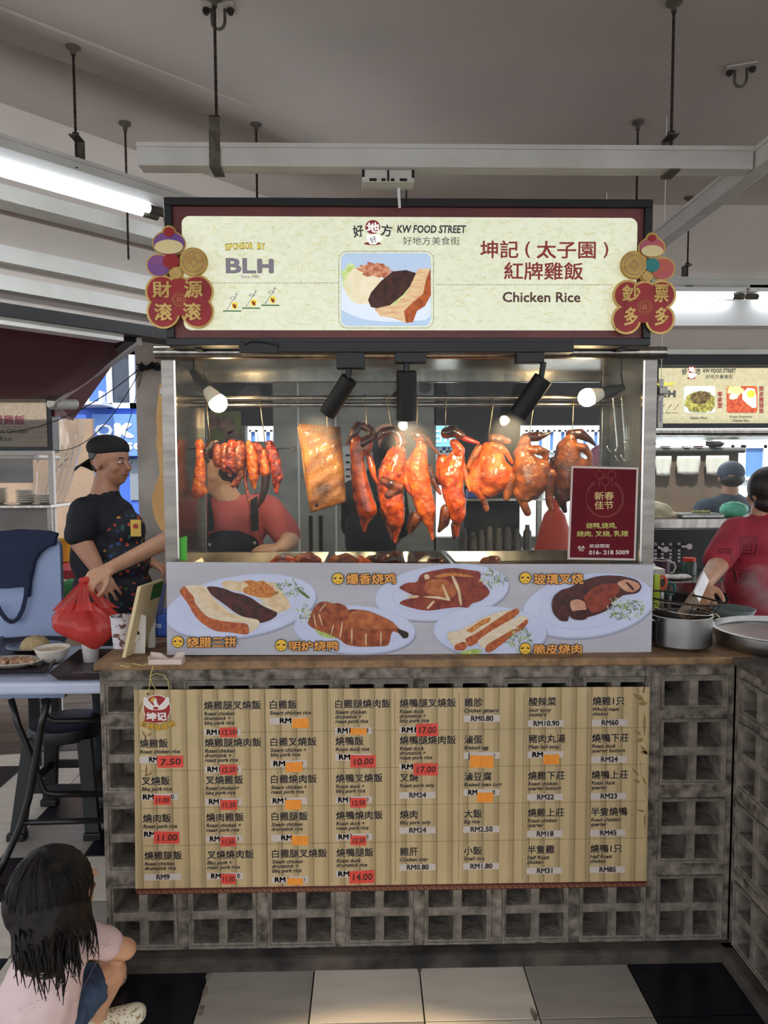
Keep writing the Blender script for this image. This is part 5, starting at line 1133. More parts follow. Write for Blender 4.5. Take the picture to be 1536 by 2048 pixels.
# ================= PEOPLE =================
D('skin1', S(176, 128, 100), .5, c2=S(164, 114, 88), scale=14, sss=.08); D('skin2', S(196, 150, 120), .5, c2=S(186, 138, 108), scale=14, sss=.08); D('skinkid', S(206, 158, 124), .5, c2=S(196, 146, 112), scale=14, sss=.08)
D('navy', S(15, 17, 28), .8, c2=S(11, 12, 21), scale=12, bump=.3, bscale=300); D('capblk', S(12, 12, 14), .8); D('hair', S(18, 15, 14), .45, c2=S(40, 30, 24), scale=60, stretch=(1, 1, .15), bump=.5, bscale=200)
D('pinkshirt', S(178, 84, 80), .8, c2=S(164, 74, 72), scale=10); D('blkapron', S(20, 20, 23), .8); D('redshirt', S(170, 46, 62), .8, c2=S(150, 38, 54), scale=8); D('greyshirt', S(70, 76, 86), .8, c2=S(60, 66, 78), scale=8); D('trouser', S(22, 22, 25), .85)
D('lips', S(140, 80, 70), .5); D('eyewhite', S(225, 220, 215), .3); D('eyeblk', S(16, 12, 10), .25); D('button', S(150, 146, 140), .35, metal=.8)
def flowermat():
    m = bpy.data.materials.new('flower_print'); m.use_nodes = True; nt = m.node_tree; b = nt.nodes['Principled BSDF']; b.inputs['Roughness'].default_value = .75
    tc = nt.nodes.new('ShaderNodeTexCoord'); vo = nt.nodes.new('ShaderNodeTexVoronoi'); vo.inputs['Scale'].default_value = 38
    nz = nt.nodes.new('ShaderNodeTexNoise'); nz.inputs['Scale'].default_value = 90; ad = nt.nodes.new('ShaderNodeMath'); ad.operation = 'MULTIPLY_ADD'; ad.inputs[1].default_value = .9
    nt.links.new(tc.outputs['Object'], vo.inputs['Vector']); nt.links.new(tc.outputs['Object'], nz.inputs['Vector'])
    nt.links.new(nz.outputs['Fac'], ad.inputs[0]); nt.links.new(vo.outputs['Distance'], ad.inputs[2])
    r = nt.nodes.new('ShaderNodeValToRGB'); r.color_ramp.interpolation = 'CONSTANT'; e = r.color_ramp.elements; e[0].position = 0; e[0].color = (1, 1, 1, 1); e[1].position = .72; e[1].color = (0, 0, 0, 1); nt.links.new(ad.outputs[0], r.inputs[0])
    sp = nt.nodes.new('ShaderNodeSeparateColor'); nt.links.new(vo.outputs['Color'], sp.inputs[0]); c = nt.nodes.new('ShaderNodeValToRGB'); c.color_ramp.interpolation = 'CONSTANT'; e = c.color_ramp.elements
    e[0].color = S(184, 70, 44); e[0].position = 0; e[1].position = .3; e[1].color = S(40, 90, 84)
    for p_, q_ in ((.5, S(190, 130, 60)), (.65, S(50, 70, 130)), (.8, S(170, 60, 80)), (.92, S(70, 110, 60))): k = e.new(p_); k.color = q_
    nt.links.new(sp.outputs[0], c.inputs[0]); mx = nt.nodes.new('ShaderNodeMix'); mx.data_type = 'RGBA'; nt.links.new(r.outputs[0], mx.inputs[0]); mx.inputs[6].default_value = S(20, 22, 32); nt.links.new(c.outputs[0], mx.inputs[7]); nt.links.new(mx.outputs[2], b.inputs['Base Color']); return m
M['flower'] = flowermat()
def hand(m, wr, d, n, s=1.0, curl=.3, thumb=1, spread=.12):
    """palm, four fingers and a thumb; wr wrist, d finger direction, n back-of-hand normal"""
    d = V(d).normalized(); n = V(n); n = (n-d*n.dot(d)).normalized(); sd = d.cross(n)
    wr = V(wr); k0 = [wr+d*.082*s*(1-.06*abs(i-1))+sd*(i-1.5)*.020*s for i in range(4)]
    for k in k0: m.cap(wr+d*.01+(k-wr-d*.082*s)*.6, k, .013*s, .0105*s, 8)
    ln = [.068, .078, .072, .056]
    for i, k in enumerate(k0):
        dd = (d+sd*(i-1.5)*spread).normalized(); a = curl; p = k
        for j, f_ in enumerate((.45, .32, .25)):
            v = dd*math.cos(a)-n*math.sin(a); q = p+v*ln[i]*s*f_; m.cap(p, q, (.0092-.0009*j)*s, (.0085-.0010*j)*s, 8); p = q; a += curl*1.2
    t0 = wr+d*.025*s-sd*.020*s*thumb; t1 = t0+(d*.55-sd*.7*thumb-n*.3).normalized()*.035*s; t2 = t1+(d*.85-sd*.35*thumb-n*.35).normalized()*.030*s; t3 = t2+(d*.9-sd*.1*thumb-n*.4).normalized()*.024*s
    m.chain([t0, t1, t2, t3], [.013*s, .0115*s, .0105*s, .009*s], 8)
def cl(r, name, mk, fn, vox=.009, it=4, disp=.0, ds=.05, lab=None):
    m = MB(); fn(m); o = m.blob(name, M[mk], r, vox, it, disp, ds)
    if lab: o['label'] = lab
    return o
def face(r, c, fwd, upv=V((0, 0, 1)), s=1.0, mouth=True, brow='hair'):
    """eyes, brows and lips on a head centred at c that looks along fwd"""
    fwd = V(fwd).normalized(); sd = fwd.cross(upv).normalized(); uu = sd.cross(fwd)
    for k in (-1, 1):
        e = c+fwd*.079*s+sd*k*.031*s+uu*.004*s; q = fwd.to_track_quat('Y', 'Z').to_matrix()
        m = MB(); m.ell(e, (.014*s, .008*s, .0045*s), q, 12, 8); m.build('eye', M['eyewhite'], r, smooth=True)
        m = MB(); m.ell(e+fwd*.0045*s, (.0058*s, .005*s, .0045*s), q, 10, 6); m.build('pupil', M['eyeblk'], r, smooth=True)
        m = MB(); m.tube([e+uu*.016*s-sd*.016*s+fwd*.004*s, e+uu*.021*s+fwd*.006*s, e+uu*.017*s+sd*.016*s+fwd*.001*s], .0026*s, 6); m.build('eyebrow', M[brow], r, smooth=True)
    m = MB(); p = c+fwd*.081*s-uu*.050*s; m.tube([p-sd*.022*s-fwd*.006*s, p-sd*.008*s+uu*.001*s+fwd*.003*s, p+sd*.008*s+uu*.001*s+fwd*.003*s, p+sd*.022*s-fwd*.006*s], [.002*s, .0048*s, .0048*s, .002*s], 8); m.build('lips', M['lips'], r, smooth=True)
def headprims(m, c, fwd, s=1.0, ears=True):
    fwd = V(fwd).normalized(); upv = V((0, 0, 1)); sd = fwd.cross(upv).normalized(); uu = sd.cross(fwd); q = fwd.to_track_quat('Y', 'Z').to_matrix()
    m.ell(c+uu*.025*s-fwd*.010*s, (.073*s, .092*s, .088*s), q, 20, 14); m.ell(c+fwd*.022*s-uu*.035*s, (.058*s, .060*s, .070*s), q, 20, 14)
    m.ell(c+fwd*.030*s-uu*.072*s, (.038*s, .044*s, .030*s), q, 16, 10)
    m.cap(c+fwd*.080*s+uu*.006*s, c+fwd*.097*s-uu*.022*s, .007*s, .011*s, 8)
    for k in (-1, 1):
        m.ell(c+sd*k*.038*s+fwd*.052*s-uu*.02*s, (.022*s, .026*s, .024*s), q, 12, 8)
        if ears: m.ell(c+sd*k*.076*s-fwd*.008*s-uu*.008*s, (.010*s, .018*s, .031*s), q, 12, 8)
# ---- man in the backward cap
YM = 1.12; g = lambda x, y, d=0: P(x, y, YM+d)
foot = lambda p: V((p.x, p.y, 0))
man = empty('person', foot(g(215, 1100)), 'man in navy shirt and backward black cap with flowered apron, standing behind the table', 'person', 'people')
hc = g(222, 925); fd = V((1, -.38, -.06)).normalized()
def m_torso(m, e=0, low=True):
    m.cap(g(178, 1022, -.10), g(222, 1012, .14), .060+e, .058+e); m.ell(g(205, 1045), (.150+e, .150+e, .13+e)); m.ell(g(218, 1110), (.165+e, .165+e, .17+e)); m.ell(g(220, 1180), (.158+e, .16+e, .15+e))
def m_body(m):
    headprims(m, hc, fd); m.cap(g(216, 955), g(206, 1005), .054, .066); m_torso(m, -.014)
    sh, el, wr_ = g(168, 1028, -.14), g(163, 1085, -.17), g(196, 1138, -.22); m.chain([sh, el, wr_], [.056, .047, .031]); hand(m, wr_, g(210, 1168, -.24)-wr_, V((.3, -1, .2)), 1.0, .25, -1)
    sh, el, wr_ = g(232, 1022, .13), g(262, 1090, .16), g(300, 1125, .02); m.chain([sh, el, wr_], [.054, .044, .029]); hand(m, wr_, V((1, -.3, -.3)), V((0, 0, 1)), 1.0, .5, 1)
    for k in (-1, 1):
        h = g(218, 1215, k*.09); kn = V((h.x+.03, h.y, .48)); an = V((h.x-.0, h.y, .08)); m.chain([h, kn, an], [.088, .060, .042]); m.chain([V((an.x-.02, an.y, .045)), V((an.x+.17, an.y, .035))], [.04, .034])
cl(man, 'body', 'skin1', m_body, .0058, 3)
face(man, hc, fd, s=1.0)
cl(man, 'shirt', 'navy', lambda m: (m_torso(m, .004), m.chain([g(170, 1024, -.13), g(160, 1066, -.165)], [.068, .067]), m.chain([g(230, 1020, .12), g(258, 1070, .15)], [.066, .062]), m.cap(g(212, 992), g(205, 1012), .064, .085)), disp=.014, ds=.12)
cl(man, 'apron', 'flower', lambda m: (m.ell(g(246, 1062, -.035), (.098, .115, .10)), m.ell(g(243, 1118, -.02), (.130, .155, .13)), m.ell(g(238, 1185, -.02), (.150, .160, .16)), m.ell(g(238, 1235, -.02), (.150, .160, .12))), disp=.006, ds=.1)
cl(man, 'trousers', 'trouser', lambda m: [m.chain([g(216, 1225, k*.09), V((g(218, 1215).x+.03, YM+k*.09, .48)), V((g(218, 1215).x, YM+k*.09, .10))], [.112, .078, .062]) for k in (-1, 1)])
D('shoe', S(40, 38, 38), .5)
for k in (-1, 1): m = MB(); a = g(218, 1215, k*.09); m.cap((a.x-.03, a.y, .045), (a.x+.18, a.y, .04), .050, .042); m.build('shoe', M['shoe'], man, smooth=True)
cl(man, 'hair', 'hair', lambda m: (m.ell(hc+V((-.026, 0.008, .034)), (.074, .072, .062)), m.ell(hc+V((-.052, .016, -.008)), (.036, .058, .046))), .006, 3)
qm = fd.to_track_quat('Y', 'Z').to_matrix()
def capm(m):
    m.ell(hc+V((-.014, .006, .066)), (.083, .100, .060), qm, 20, 12)
cl(man, 'cap', 'capblk', capm, .005, 3)
m = MB(); c0 = hc-fd*.085+V((0, 0, .022)); sd_ = fd.cross(V((0, 0, 1))).normalized(); vs = []
for j in range(7):
    for i in range(9):
        a = (i-4)/4; b_ = j/6; vs.append(c0-fd*(b_*.095*(1-.25*a*a))+sd_*a*.068*(1-.15*b_)-V((0, 0, .045*b_+.022*a*a)))
m.add(vs, [(j*9+i, j*9+i+1, j*9+i+10, j*9+i+9) for j in range(6) for i in range(8)]); o = m.build('cap_brim', M['capblk'], man, smooth=True); q = o.modifiers.new('s', 'SOLIDIFY'); q.thickness = .004
D('badge', S(214, 176, 70), .5); m = MB(); c = g(272, 1056, -.16); m.box(c.x-.022, c.x+.022, c.y-.004, c.y, c.z-.036, c.z+.036); o = m.build('badge', M['badge'], man); m = MB(); m.lathe([(.001, 0), (.011, 0), (.011, .001), (.001, .001)], (c.x, c.y-.0055, c.z+.008), 14, V((0, -1, 0))); m.build('badge_mark', M['plaque'], o)
# ---- woman behind the glass
YW = .80; h_ = lambda x, y, d=0: P(x, y, YW+d)
wom = empty('person', foot(h_(460, 1100)), 'woman in dusty pink shirt and black bib apron behind the hanging pork strips', 'person', 'people')
wc = h_(430, 938); wf_ = V((-.55, -.75, -.20)).normalized()
def w_torso(m, e=0): m.cap(h_(424, 1018), h_(528, 1014), .052+e, .052+e); m.ell(h_(468, 1050), (.135+e, .10+e, .12+e)); m.ell(h_(468, 1120), (.13+e, .105+e, .17+e)); m.ell(h_(468, 1190), (.155+e, .12+e, .13+e))
def w_body(m):
    headprims(m, wc, wf_, .95); m.cap(h_(440, 970), h_(462, 1010), .048, .058); w_torso(m, -.012)
    sh, el, wr_ = h_(538, 1020), h_(580, 1082, -.08), P(562, 1094, .62); m.chain([sh, el, wr_], [.046, .038, .026]); hand(m, wr_, V((-1, -.4, -.05)), V((0, -.2, 1)), .92, .3, 1)
    el2, wr2 = P(372, 1062, .66), P(222, 1136, .47); m.chain([h_(418, 1020), el2, wr2], [.046, .040, .025]); hd = P(184, 1158, .43)-wr2; hand(m, wr2, hd, V((.25, -.5, .8)), .95, .75, 1, .02)
    for k in (-1, 1): hh = h_(468+k*38, 1215); m.chain([hh, V((hh.x, hh.y, .45)), V((hh.x, hh.y, .07))], [.085, .055, .04]); m.chain([V((hh.x, hh.y+.02, .04)), V((hh.x, hh.y-.14, .035))], [.038, .032])
cl(wom, 'body', 'skin2', w_body, .0055, 3); face(wom, wc, wf_, s=.95)
cl(wom, 'shirt', 'pinkshirt', lambda m: (w_torso(m, .004), m.chain([h_(536, 1018), h_(572, 1068, -.05)], [.060, .060]), m.chain([h_(420, 1018), h_(400, 1048, -.05)], [.056, .054])), disp=.012, ds=.1)
cl(wom, 'trousers', 'trouser', lambda m: [m.chain([h_(468+k*38, 1205), V((h_(468+k*38, 1215).x, YW, .45)), V((h_(468+k*38, 1215).x, YW, .09))], [.105, .072, .055]) for k in (-1, 1)])
def bib(m):
    m.ell(h_(464, 1092, -.035), (.112, .092, .105)); m.ell(h_(466, 1150, -.02), (.138, .118, .14)); m.ell(h_(466, 1215, -.01), (.16, .135, .12))
ap = cl(wom, 'apron', 'blkapron', bib)
for sx, bx_ in ((414, 420), (508, 510)):
    m = MB(); p = [h_(sx, 988, .02), h_(sx, 1002, -.068), h_(bx_-1, 1030, -.124), h_(bx_, 1062, -.136)]
    for a, b in zip(p, p[1:]): m.beam(a, b, .030, .004, V((0, -1, .1)))
    m.build('strap', M['blkapron'], wom)
    for yy in ((1058, 1086) if sx > 450 else (1060, 1090)): m = MB(); m.ell(h_(bx_-1, yy, -.132), (.007, .004, .007), None, 12, 8); m.build('button', M['button'], wom, smooth=True)
cl(wom, 'hair', 'hair', lambda m: (m.ell(wc+V((.020, .022, .012)), (.082, .085, .090)), m.ell(wc+V((.035, .03, -.05)), (.06, .055, .06))), .006, 3)
cl(wom, 'cap', 'capblk', lambda m: (m.ell(wc+V((.004, .008, .062)), (.088, .092, .058)), m.ell(wc+wf_*.095+V((0, 0, .044)), (.055, .05, .010), wf_.to_track_quat('Y', 'Z').to_matrix())), .005, 3)
# ---- person in black behind the ducks
YK = 1.15; kk = lambda x, y, d=0: P(x, y, YK+d)
per = empty('person', foot(kk(745, 1100)), 'person in black clothes turned away behind the ducks', 'person', 'people')
def k_t(m, e=0): m.cap(kk(712, 985), kk(788, 960), .055+e, .060+e); m.ell(kk(745, 1000), (.115+e, .10+e, .12+e)); m.ell(kk(742, 1075), (.118+e, .11+e, .20+e)); m.ell(kk(742, 1170), (.13+e, .12+e, .15+e)); m.cap(kk(765, 950), kk(770, 915), .075+e, .055+e)
def k_b(m):
    k_t(m, -.012); m.cap(kk(768, 930), kk(772, 905), .05, .05); headprims(m, kk(776, 893), V((.5, .85, -.2)), .92)
    for s_ in (-1, 1):
        m.chain([kk(748+s_*42, 985), kk(752+s_*48, 1060, .1), kk(757+s_*22, 1090, .28)], [.05, .04, .027]); hand(m, kk(757+s_*22, 1090, .28), V((-s_*.3, 1, -.2)), V((0, 0, 1)), .95, .4, s_)
        hh = kk(742+s_*38, 1215); m.chain([hh, V((hh.x, hh.y, .45)), V((hh.x, hh.y, .07))], [.085, .058, .04]); m.chain([V((hh.x, hh.y-.02, .04)), V((hh.x, hh.y+.14, .035))], [.038, .032])
cl(per, 'body', 'skin1', k_b, .006, 3)
cl(per, 'shirt', 'capblk', lambda m: (k_t(m, .005), [m.chain([kk(748+s_*40, 985), kk(752+s_*47, 1055, .08)], [.062, .054]) for s_ in (-1, 1)]), disp=.01, ds=.1)
cl(per, 'trousers', 'trouser', lambda m: [m.chain([kk(742+s_*34, 1205), V((kk(742+s_*38, 1215).x, YK, .45)), V((kk(742+s_*38, 1215).x, YK, .09))], [.11, .072, .055]) for s_ in (-1, 1)])
cl(per, 'hair', 'hair', lambda m: (m.ell(kk(775, 888, -.02), (.078, .085, .085)),), .006, 3)
# ---- woman at right
YR2 = .98; rr_ = lambda x, y, d=0: P(x, y, YR2+d)
wr2_ = empty('person', foot(rr_(1530, 1150)), 'woman in crimson patterned shirt at the steaming pots, seen from behind', 'person', 'people')
rc = rr_(1536, 985); rf = V((-.25, .95, -.1)).normalized()
def r_t(m, e=0): m.cap(rr_(1478, 1062), rr_(1592, 1062), .058+e, .058+e); m.ell(rr_(1532, 1080), (.17+e, .12+e, .11+e)); m.ell(rr_(1528, 1160), (.165+e, .125+e, .20+e)); m.ell(rr_(1528, 1240), (.175+e, .13+e, .15+e))
el3, wr3 = rr_(1436, 1130, -.12), P(1408, 1168, .60)
def r_b(m):
    headprims(m, rc, rf); m.cap(rr_(1530, 1010), rr_(1526, 1050), .052, .062); r_t(m, -.014); m.chain([rr_(1470, 1062), el3, wr3], [.05, .043, .029]); hand(m, wr3, V((-.35, -.75, -.55)), V((-.7, -.2, .7)), 1, .7, 1, .03)
    m.chain([rr_(1596, 1062), rr_(1615, 1140), rr_(1590, 1190, -.2)], [.05, .042, .028]); hand(m, rr_(1590, 1190, -.2), V((-.3, -1, -.2)), V((0, 0, 1)), 1, .5, -1)
    for k in (-1, 1): hh = rr_(1528+k*40, 1260); m.chain([hh, V((hh.x, hh.y, .45)), V((hh.x, hh.y, .07))], [.09, .06, .042]); m.chain([V((hh.x, hh.y+.02, .04)), V((hh.x, hh.y+.16, .035))], [.038, .032])
cl(wr2_, 'body', 'skin2', r_b, .006, 3)
rsh = cl(wr2_, 'shirt', 'redshirt', lambda m: (r_t(m, .006), m.chain([rr_(1474, 1062), rr_(1438, 1118, -.10)], [.070, .064]), m.chain([rr_(1592, 1062), rr_(1612, 1120)], [.066, .064]), m.cap(rr_(1530, 1035), rr_(1528, 1058), .062, .09)), disp=.014, ds=.12)
cl(wr2_, 'trousers', 'trouser', lambda m: [m.chain([rr_(1528+k*36, 1250), V((rr_(1528+k*40, 1260).x, YR2, .45)), V((rr_(1528+k*40, 1260).x, YR2, .09))], [.12, .08, .06]) for k in (-1, 1)])
cl(wr2_, 'hair', 'hair', lambda m: (m.ell(rc+V((.0, -.012, .022)), (.090, .094, .095)), m.ell(rc+V((0, -.03, -.045)), (.075, .06, .05))), .006, 3)
for cx_, cy_, s_ in ((1509, 1095, 17), (1509, 1160, 13), (1452, 1110, 11)):
    m = MB(); pts = []
    for k, q in enumerate((1.0, .55, .22)):
        sq = [(-q, -q), (q, -q), (q, q), (-q, q)]; pl_ = []
        for i in range(4):
            a, b = sq[i], sq[(i+1) % 4]
            for j in range(6): t = j/6; pl_.append(rr_(cx_+s_*(a[0]+(b[0]-a[0])*t), cy_+s_*(a[1]+(b[1]-a[1])*t), -.15))
        m.tube(pl_, .0024, 5, closed=True)
    o = m.build('square_pattern', M['inkred'], wr2_); q = o.modifiers.new('w', 'SHRINKWRAP'); q.target = rsh; q.wrap_method = 'PROJECT'; q.use_project_y = True; q.use_negative_direction = True; q.use_positive_direction = True; q.offset = .0015
# ---- man in a grey cap far right
YC = 2.95; cc = lambda x, y, d=0: P(x, y, YC+d)
far = empty('person', foot(cc(1458, 1100)), 'person in grey shirt and dark cap seated beyond the neighbouring stall glass', 'person', 'people')
c = cc(1461, 955)
cl(far, 'body', 'skin1', lambda m: (headprims(m, c, V((.3, .95, 0))), m.cap(c-V((0, 0, .07)), c-V((0, 0, .16)), .055, .06), m.ell(c-V((0, 0, .36)), (.17, .12, .24)), [m.chain([c+V((k*.19, 0, -.22)), c+V((k*.22, .1, -.46)), c+V((k*.12, .3, -.46))], [.05, .042, .03]) for k in (-1, 1)], [m.chain([c+V((k*.09, 0, -.6)), c+V((k*.12, .42, -.6)), V((c.x+k*.12, c.y+.42, .08))], [.1, .07, .045]) for k in (-1, 1)]), .012, 3)
cl(far, 'shirt', 'greyshirt', lambda m: (m.cap(c+V((-.15, 0, -.21)), c+V((.15, 0, -.21)), .07, .07), m.ell(c-V((0, 0, .36)), (.2, .14, .26)), [m.chain([c+V((k*.18, 0, -.22)), c+V((k*.22, .08, -.40))], [.075, .07]) for k in (-1, 1)]), .014, 3)
cl(far, 'cap', 'greyshirt', lambda m: m.ell(c+V((0, -.005, .035)), (.092, .10, .085)), .008, 3)
cl(far, 'hair', 'hair', lambda m: m.ell(c+V((0, -.02, -.012)), (.082, .09, .06)), .008, 3)
# ---- the little girl
def gg(x, y, Yv): return P(x, y, Yv)
kid = empty('person', V((gg(150, 1990, -.36).x, -.36, 0)), 'little girl with long dark hair squatting in pink shirt and denim shorts', 'person', 'people')
kc = gg(118, 1778, -.42); kf = V((.72, .62, .30)).normalized()
def k_sh(m, e=0): m.cap(gg(160, 1876, -.37), gg(60, 1880, -.47), .036+e, .036+e); m.ell(gg(105, 1915, -.42), (.080+e, .070+e, .065+e)); m.cap(gg(98, 1930, -.43), gg(66, 2030, -.47), .078+e, .098+e)
K_kn, K_an = gg(222, 1946, -.30), gg(196, 2018, -.28); K_hip = gg(100, 2045, -.42)
def kidb(m):
    headprims(m, kc, kf, .86, True); m.cap(gg(116, 1830, -.42), gg(110, 1872, -.42), .034, .040); k_sh(m, -.01)
    el, wr_ = gg(252, 1898, -.31), gg(200, 1920, -.235); m.chain([gg(180, 1884, -.36), el, wr_], [.030, .027, .019]); hand(m, wr_, V((-.7, .5, .3)), V((0, .4, 1)), .60, .4, 1)
    m.chain([gg(66, 1884, -.46), gg(120, 1930, -.24), gg(165, 1918, -.20)], [.030, .025, .018]); hand(m, gg(165, 1918, -.20), V((.8, .3, .3)), V((0, 0, 1)), .6, .4, -1)
    m.chain([K_hip, K_kn, K_an], [.060, .040, .025]); fz = V((K_an.x, K_an.y, .03)); m.chain([K_an, fz, fz+V((.07, .04, -.006))], [.025, .024, .018])
    kn2 = gg(190, 1940, -.14); an2 = V((kn2.x-.04, kn2.y+.0, .05)); m.chain([K_hip+V((0, .1, 0)), kn2, an2, V((an2.x+.09, an2.y+.03, .024))], [.058, .040, .025, .018])
cl(kid, 'body', 'skinkid', kidb, .0048, 3)
face(kid, kc, kf, s=.86)
D('pinktee', S(226, 200, 198), .85, c2=S(214, 186, 186), scale=9); D('denim', S(62, 84, 112), .85, c2=S(34, 48, 72), scale=24, detail=8, bump=.6, bscale=300); D('teeprint', S(176, 150, 150), .8)
tee = cl(kid, 'shirt', 'pinktee', lambda m: (k_sh(m, .006), m.chain([gg(176, 1880, -.37), gg(214, 1888, -.335)], [.042, .040]), m.chain([gg(66, 1882, -.46), gg(84, 1905, -.38)], [.040, .037])), .006, 4, .009, .05)
cl(kid, 'shorts', 'denim', lambda m: (m.chain([K_hip+V((-.01, 0, .0)), gg(172, 1978, -.345)], [.086, .060]), m.chain([K_hip+V((0, .1, 0)), gg(160, 1975, -.2)], [.08, .056])), .005, 3, .006, .03)
m = MB()
rd = random.Random(4)
for i in range(26):
    x, y = rd.uniform(10, 150), rd.uniform(1925, 2046); a = rd.uniform(-.4, .4); m.tube([gg(x+k*2.6, y+k*2.6*a+rd.uniform(-1, 1), -.58) for k in range(4)], .0007, 4)
o = m.build('shirt_print', M['teeprint'], kid); o['kind'] = 'stuff'; q = o.modifiers.new('w', 'SHRINKWRAP'); q.target = tee; q.wrap_method = 'PROJECT'; q.use_project_y = True; q.use_positive_direction = True; q.offset = .0008
D('kidshoe', S(226, 214, 190), .6, c2=S(150, 130, 90), scale=120, lo=.55, hi=.62)
for p in (V((K_an.x, K_an.y, 0)), V((gg(190, 1940, -.14).x-.04, gg(190, 1940, -.14).y, 0))):
    m = MB(); m.cap(p+V((-.012, -.005, .034)), p+V((.085, .045, .028)), .034, .028); m.ell(p+V((.03, .02, .016)), (.065, .036, .014), Matrix.Rotation(R(28), 3, 'Z')); m.blob('shoe', M['kidshoe'], kid, .004, 3)
D('kidhair', S(10, 7, 6), .55, spec=.3, c2=S(30, 20, 14), scale=40, stretch=(1, 1, .12), bump=.7, bscale=260)
def kh(m):
    m.ell(kc+V((-.014, -.012, .022)), (.093, .092, .088)); m.ell(kc+V((-.022, -.030, -.01)), (.095, .085, .09)); m.cap(gg(100, 1820, -.46), gg(92, 1880, -.49), .088, .075); m.cap(gg(96, 1880, -.49), gg(98, 1915, -.52), .070, .045); m.cap(gg(150, 1800, -.41), gg(165, 1850, -.42), .038, .026)
cl(kid, 'hair', 'kidhair', kh, .005, 6, .004, .03)
m = MB(); rd = random.Random(8)
for i in range(150):                                     # loose locks falling down the back and past the cheek
    side = i % 4 == 0
    if side: x, y, Yv = rd.uniform(140, 180), rd.uniform(1770, 1850), -.40; ln = rd.uniform(50, 100); dr = rd.uniform(-.05, .35)
    else: x, y, Yv = rd.uniform(26, 160), rd.uniform(1850, 1910), -.53; ln = rd.uniform(40, 105)*(1 if 60 < x < 140 else .7); dr = rd.uniform(-.25, .25)
    p = []; c_ = rd.uniform(-.35, .35)
    for k in range(9): t = k/8; p.append(gg(x+dr*ln*t+c_*ln*.35*math.sin(t*3.1), y+ln*t, Yv-.045*math.sin(t*1.5)+(.02 if side else 0)))
    m.tube(p, [.0030*(1-k/9)+.0005 for k in range(9)], 5)
for i in range(80):                                      # strands over the crown, combed from the parting
    a = rd.uniform(-2.6, 1.2); p = []; top = kc+V((-.03, -.02, .108)); end = kc+V((-.014+.096*math.cos(a), -.018+.094*math.sin(a), -.02+rd.uniform(-.03, .01)))
    for k in range(8): t = k/7; q = top.lerp(end, t); d_ = q-(kc+V((-.016, -.016, .01))); p.append(kc+V((-.016, -.016, .01))+d_.normalized()*(.0985+rd.uniform(0, .0015)))
    m.tube(p, .0011, 4)
o = m.build('loose_locks', M['kidhair'], kid, smooth=True); o['kind'] = 'stuff'
# red carrier bag in the woman's hand
def bagmat():
    m = bpy.data.materials.new('red_plastic'); m.use_nodes = True; nt = m.node_tree; b = nt.nodes['Principled BSDF']; b.inputs['Base Color'].default_value = S(222, 92, 86); b.inputs['Roughness'].default_value = .25
    o = nt.nodes['Material Output']; t = nt.nodes.new('ShaderNodeBsdfTranslucent'); t.inputs[0].default_value = S(236, 96, 84); a = nt.nodes.new('ShaderNodeBsdfTransparent'); a.inputs[0].default_value = S(250, 140, 130)
    m1 = nt.nodes.new('ShaderNodeMixShader'); m1.inputs[0].default_value = .4; m2 = nt.nodes.new('ShaderNodeMixShader'); m2.inputs[0].default_value = .3
    nt.links.new(b.outputs[0], m1.inputs[1]); nt.links.new(t.outputs[0], m1.inputs[2]); nt.links.new(m1.outputs[0], m2.inputs[1]); nt.links.new(a.outputs[0], m2.inputs[2]); nt.links.new(m2.outputs[0], o.inputs[0]); return m
M['bag'] = bagmat()
YG = .43; bg_ = empty('carrier_bag', P(180, 1296, YG), 'red plastic carrier bag held out over the table by a hand', 'bag')
prof = [(1206, 168, 16), (1216, 168, 34), (1228, 169, 50), (1240, 171, 60), (1252, 173, 62), (1262, 176, 58), (1272, 180, 48), (1282, 184, 34), (1290, 188, 20), (1296, 191, 6)]
vs = []; n = 48; sc_ = mpp(YG, 1.2); rd = random.Random(6); ph = [rd.uniform(0, 6) for _ in range(6)]
for j, (y, x, r_) in enumerate(prof):
    c = P(x, y, YG)
    for k in range(n):
        t = 2*math.pi*k/n; w_ = 1+(.16*(1-j/9)+.03)*math.sin(7*t+ph[0]+j*.2)+.05*math.sin(13*t+ph[1]-j*.4)+.03*math.sin(3*t+j*.8); vs.append(c+V((r_*sc_*w_*math.cos(t), r_*sc_*.62*w_*math.sin(t), .010*math.sin(2*t+1)*(1 if 0 < j < 9 else .3))))
m = MB(); m.add(vs, [(j*n+k, j*n+(k+1) % n, (j+1)*n+(k+1) % n, (j+1)*n+k) for j in range(9) for k in range(n)]); o = m.build('bag_body', M['bag'], bg_, smooth=True)
def ribbon(pts, w0, w1, nm='handle'):
    m = MB(); vs = []; N_ = len(pts)
    for i, p in enumerate(pts):
        p = P(*p) if len(p) == 3 else p; w_ = w0+(w1-w0)*i/(N_-1)
        for k in range(5): a = (k-2)/2; vs.append(p+V((a*w_, .008*math.cos(a*2.2)+.002*(k % 2), 0)))
    m.add(vs, [(i*5+k, i*5+k+1, i*5+k+6, i*5+k+5) for i in range(N_-1) for k in range(4)]); m.build(nm, M['bag'], bg_, smooth=True)
ribbon([(168, 1160, YG), (160, 1172, YG-.01), (147, 1190, YG-.02), (134, 1206, YG-.03), (124, 1222, YG-.04)], .008, .034)
ribbon([(170, 1160, YG), (168, 1180, YG-.03), (168, 1200, YG-.05), (170, 1222, YG-.07)], .008, .030)
ribbon([(171, 1160, YG+.01), (182, 1178, YG), (196, 1194, YG-.01), (210, 1206, YG-.01), (220, 1216, YG-.01)], .008, .034)
m = MB(); m.cap(P(164, 1161, YG), P(174, 1160, YG), .012, .012); m.build('twisted_top', M['bag'], bg_, smooth=True)
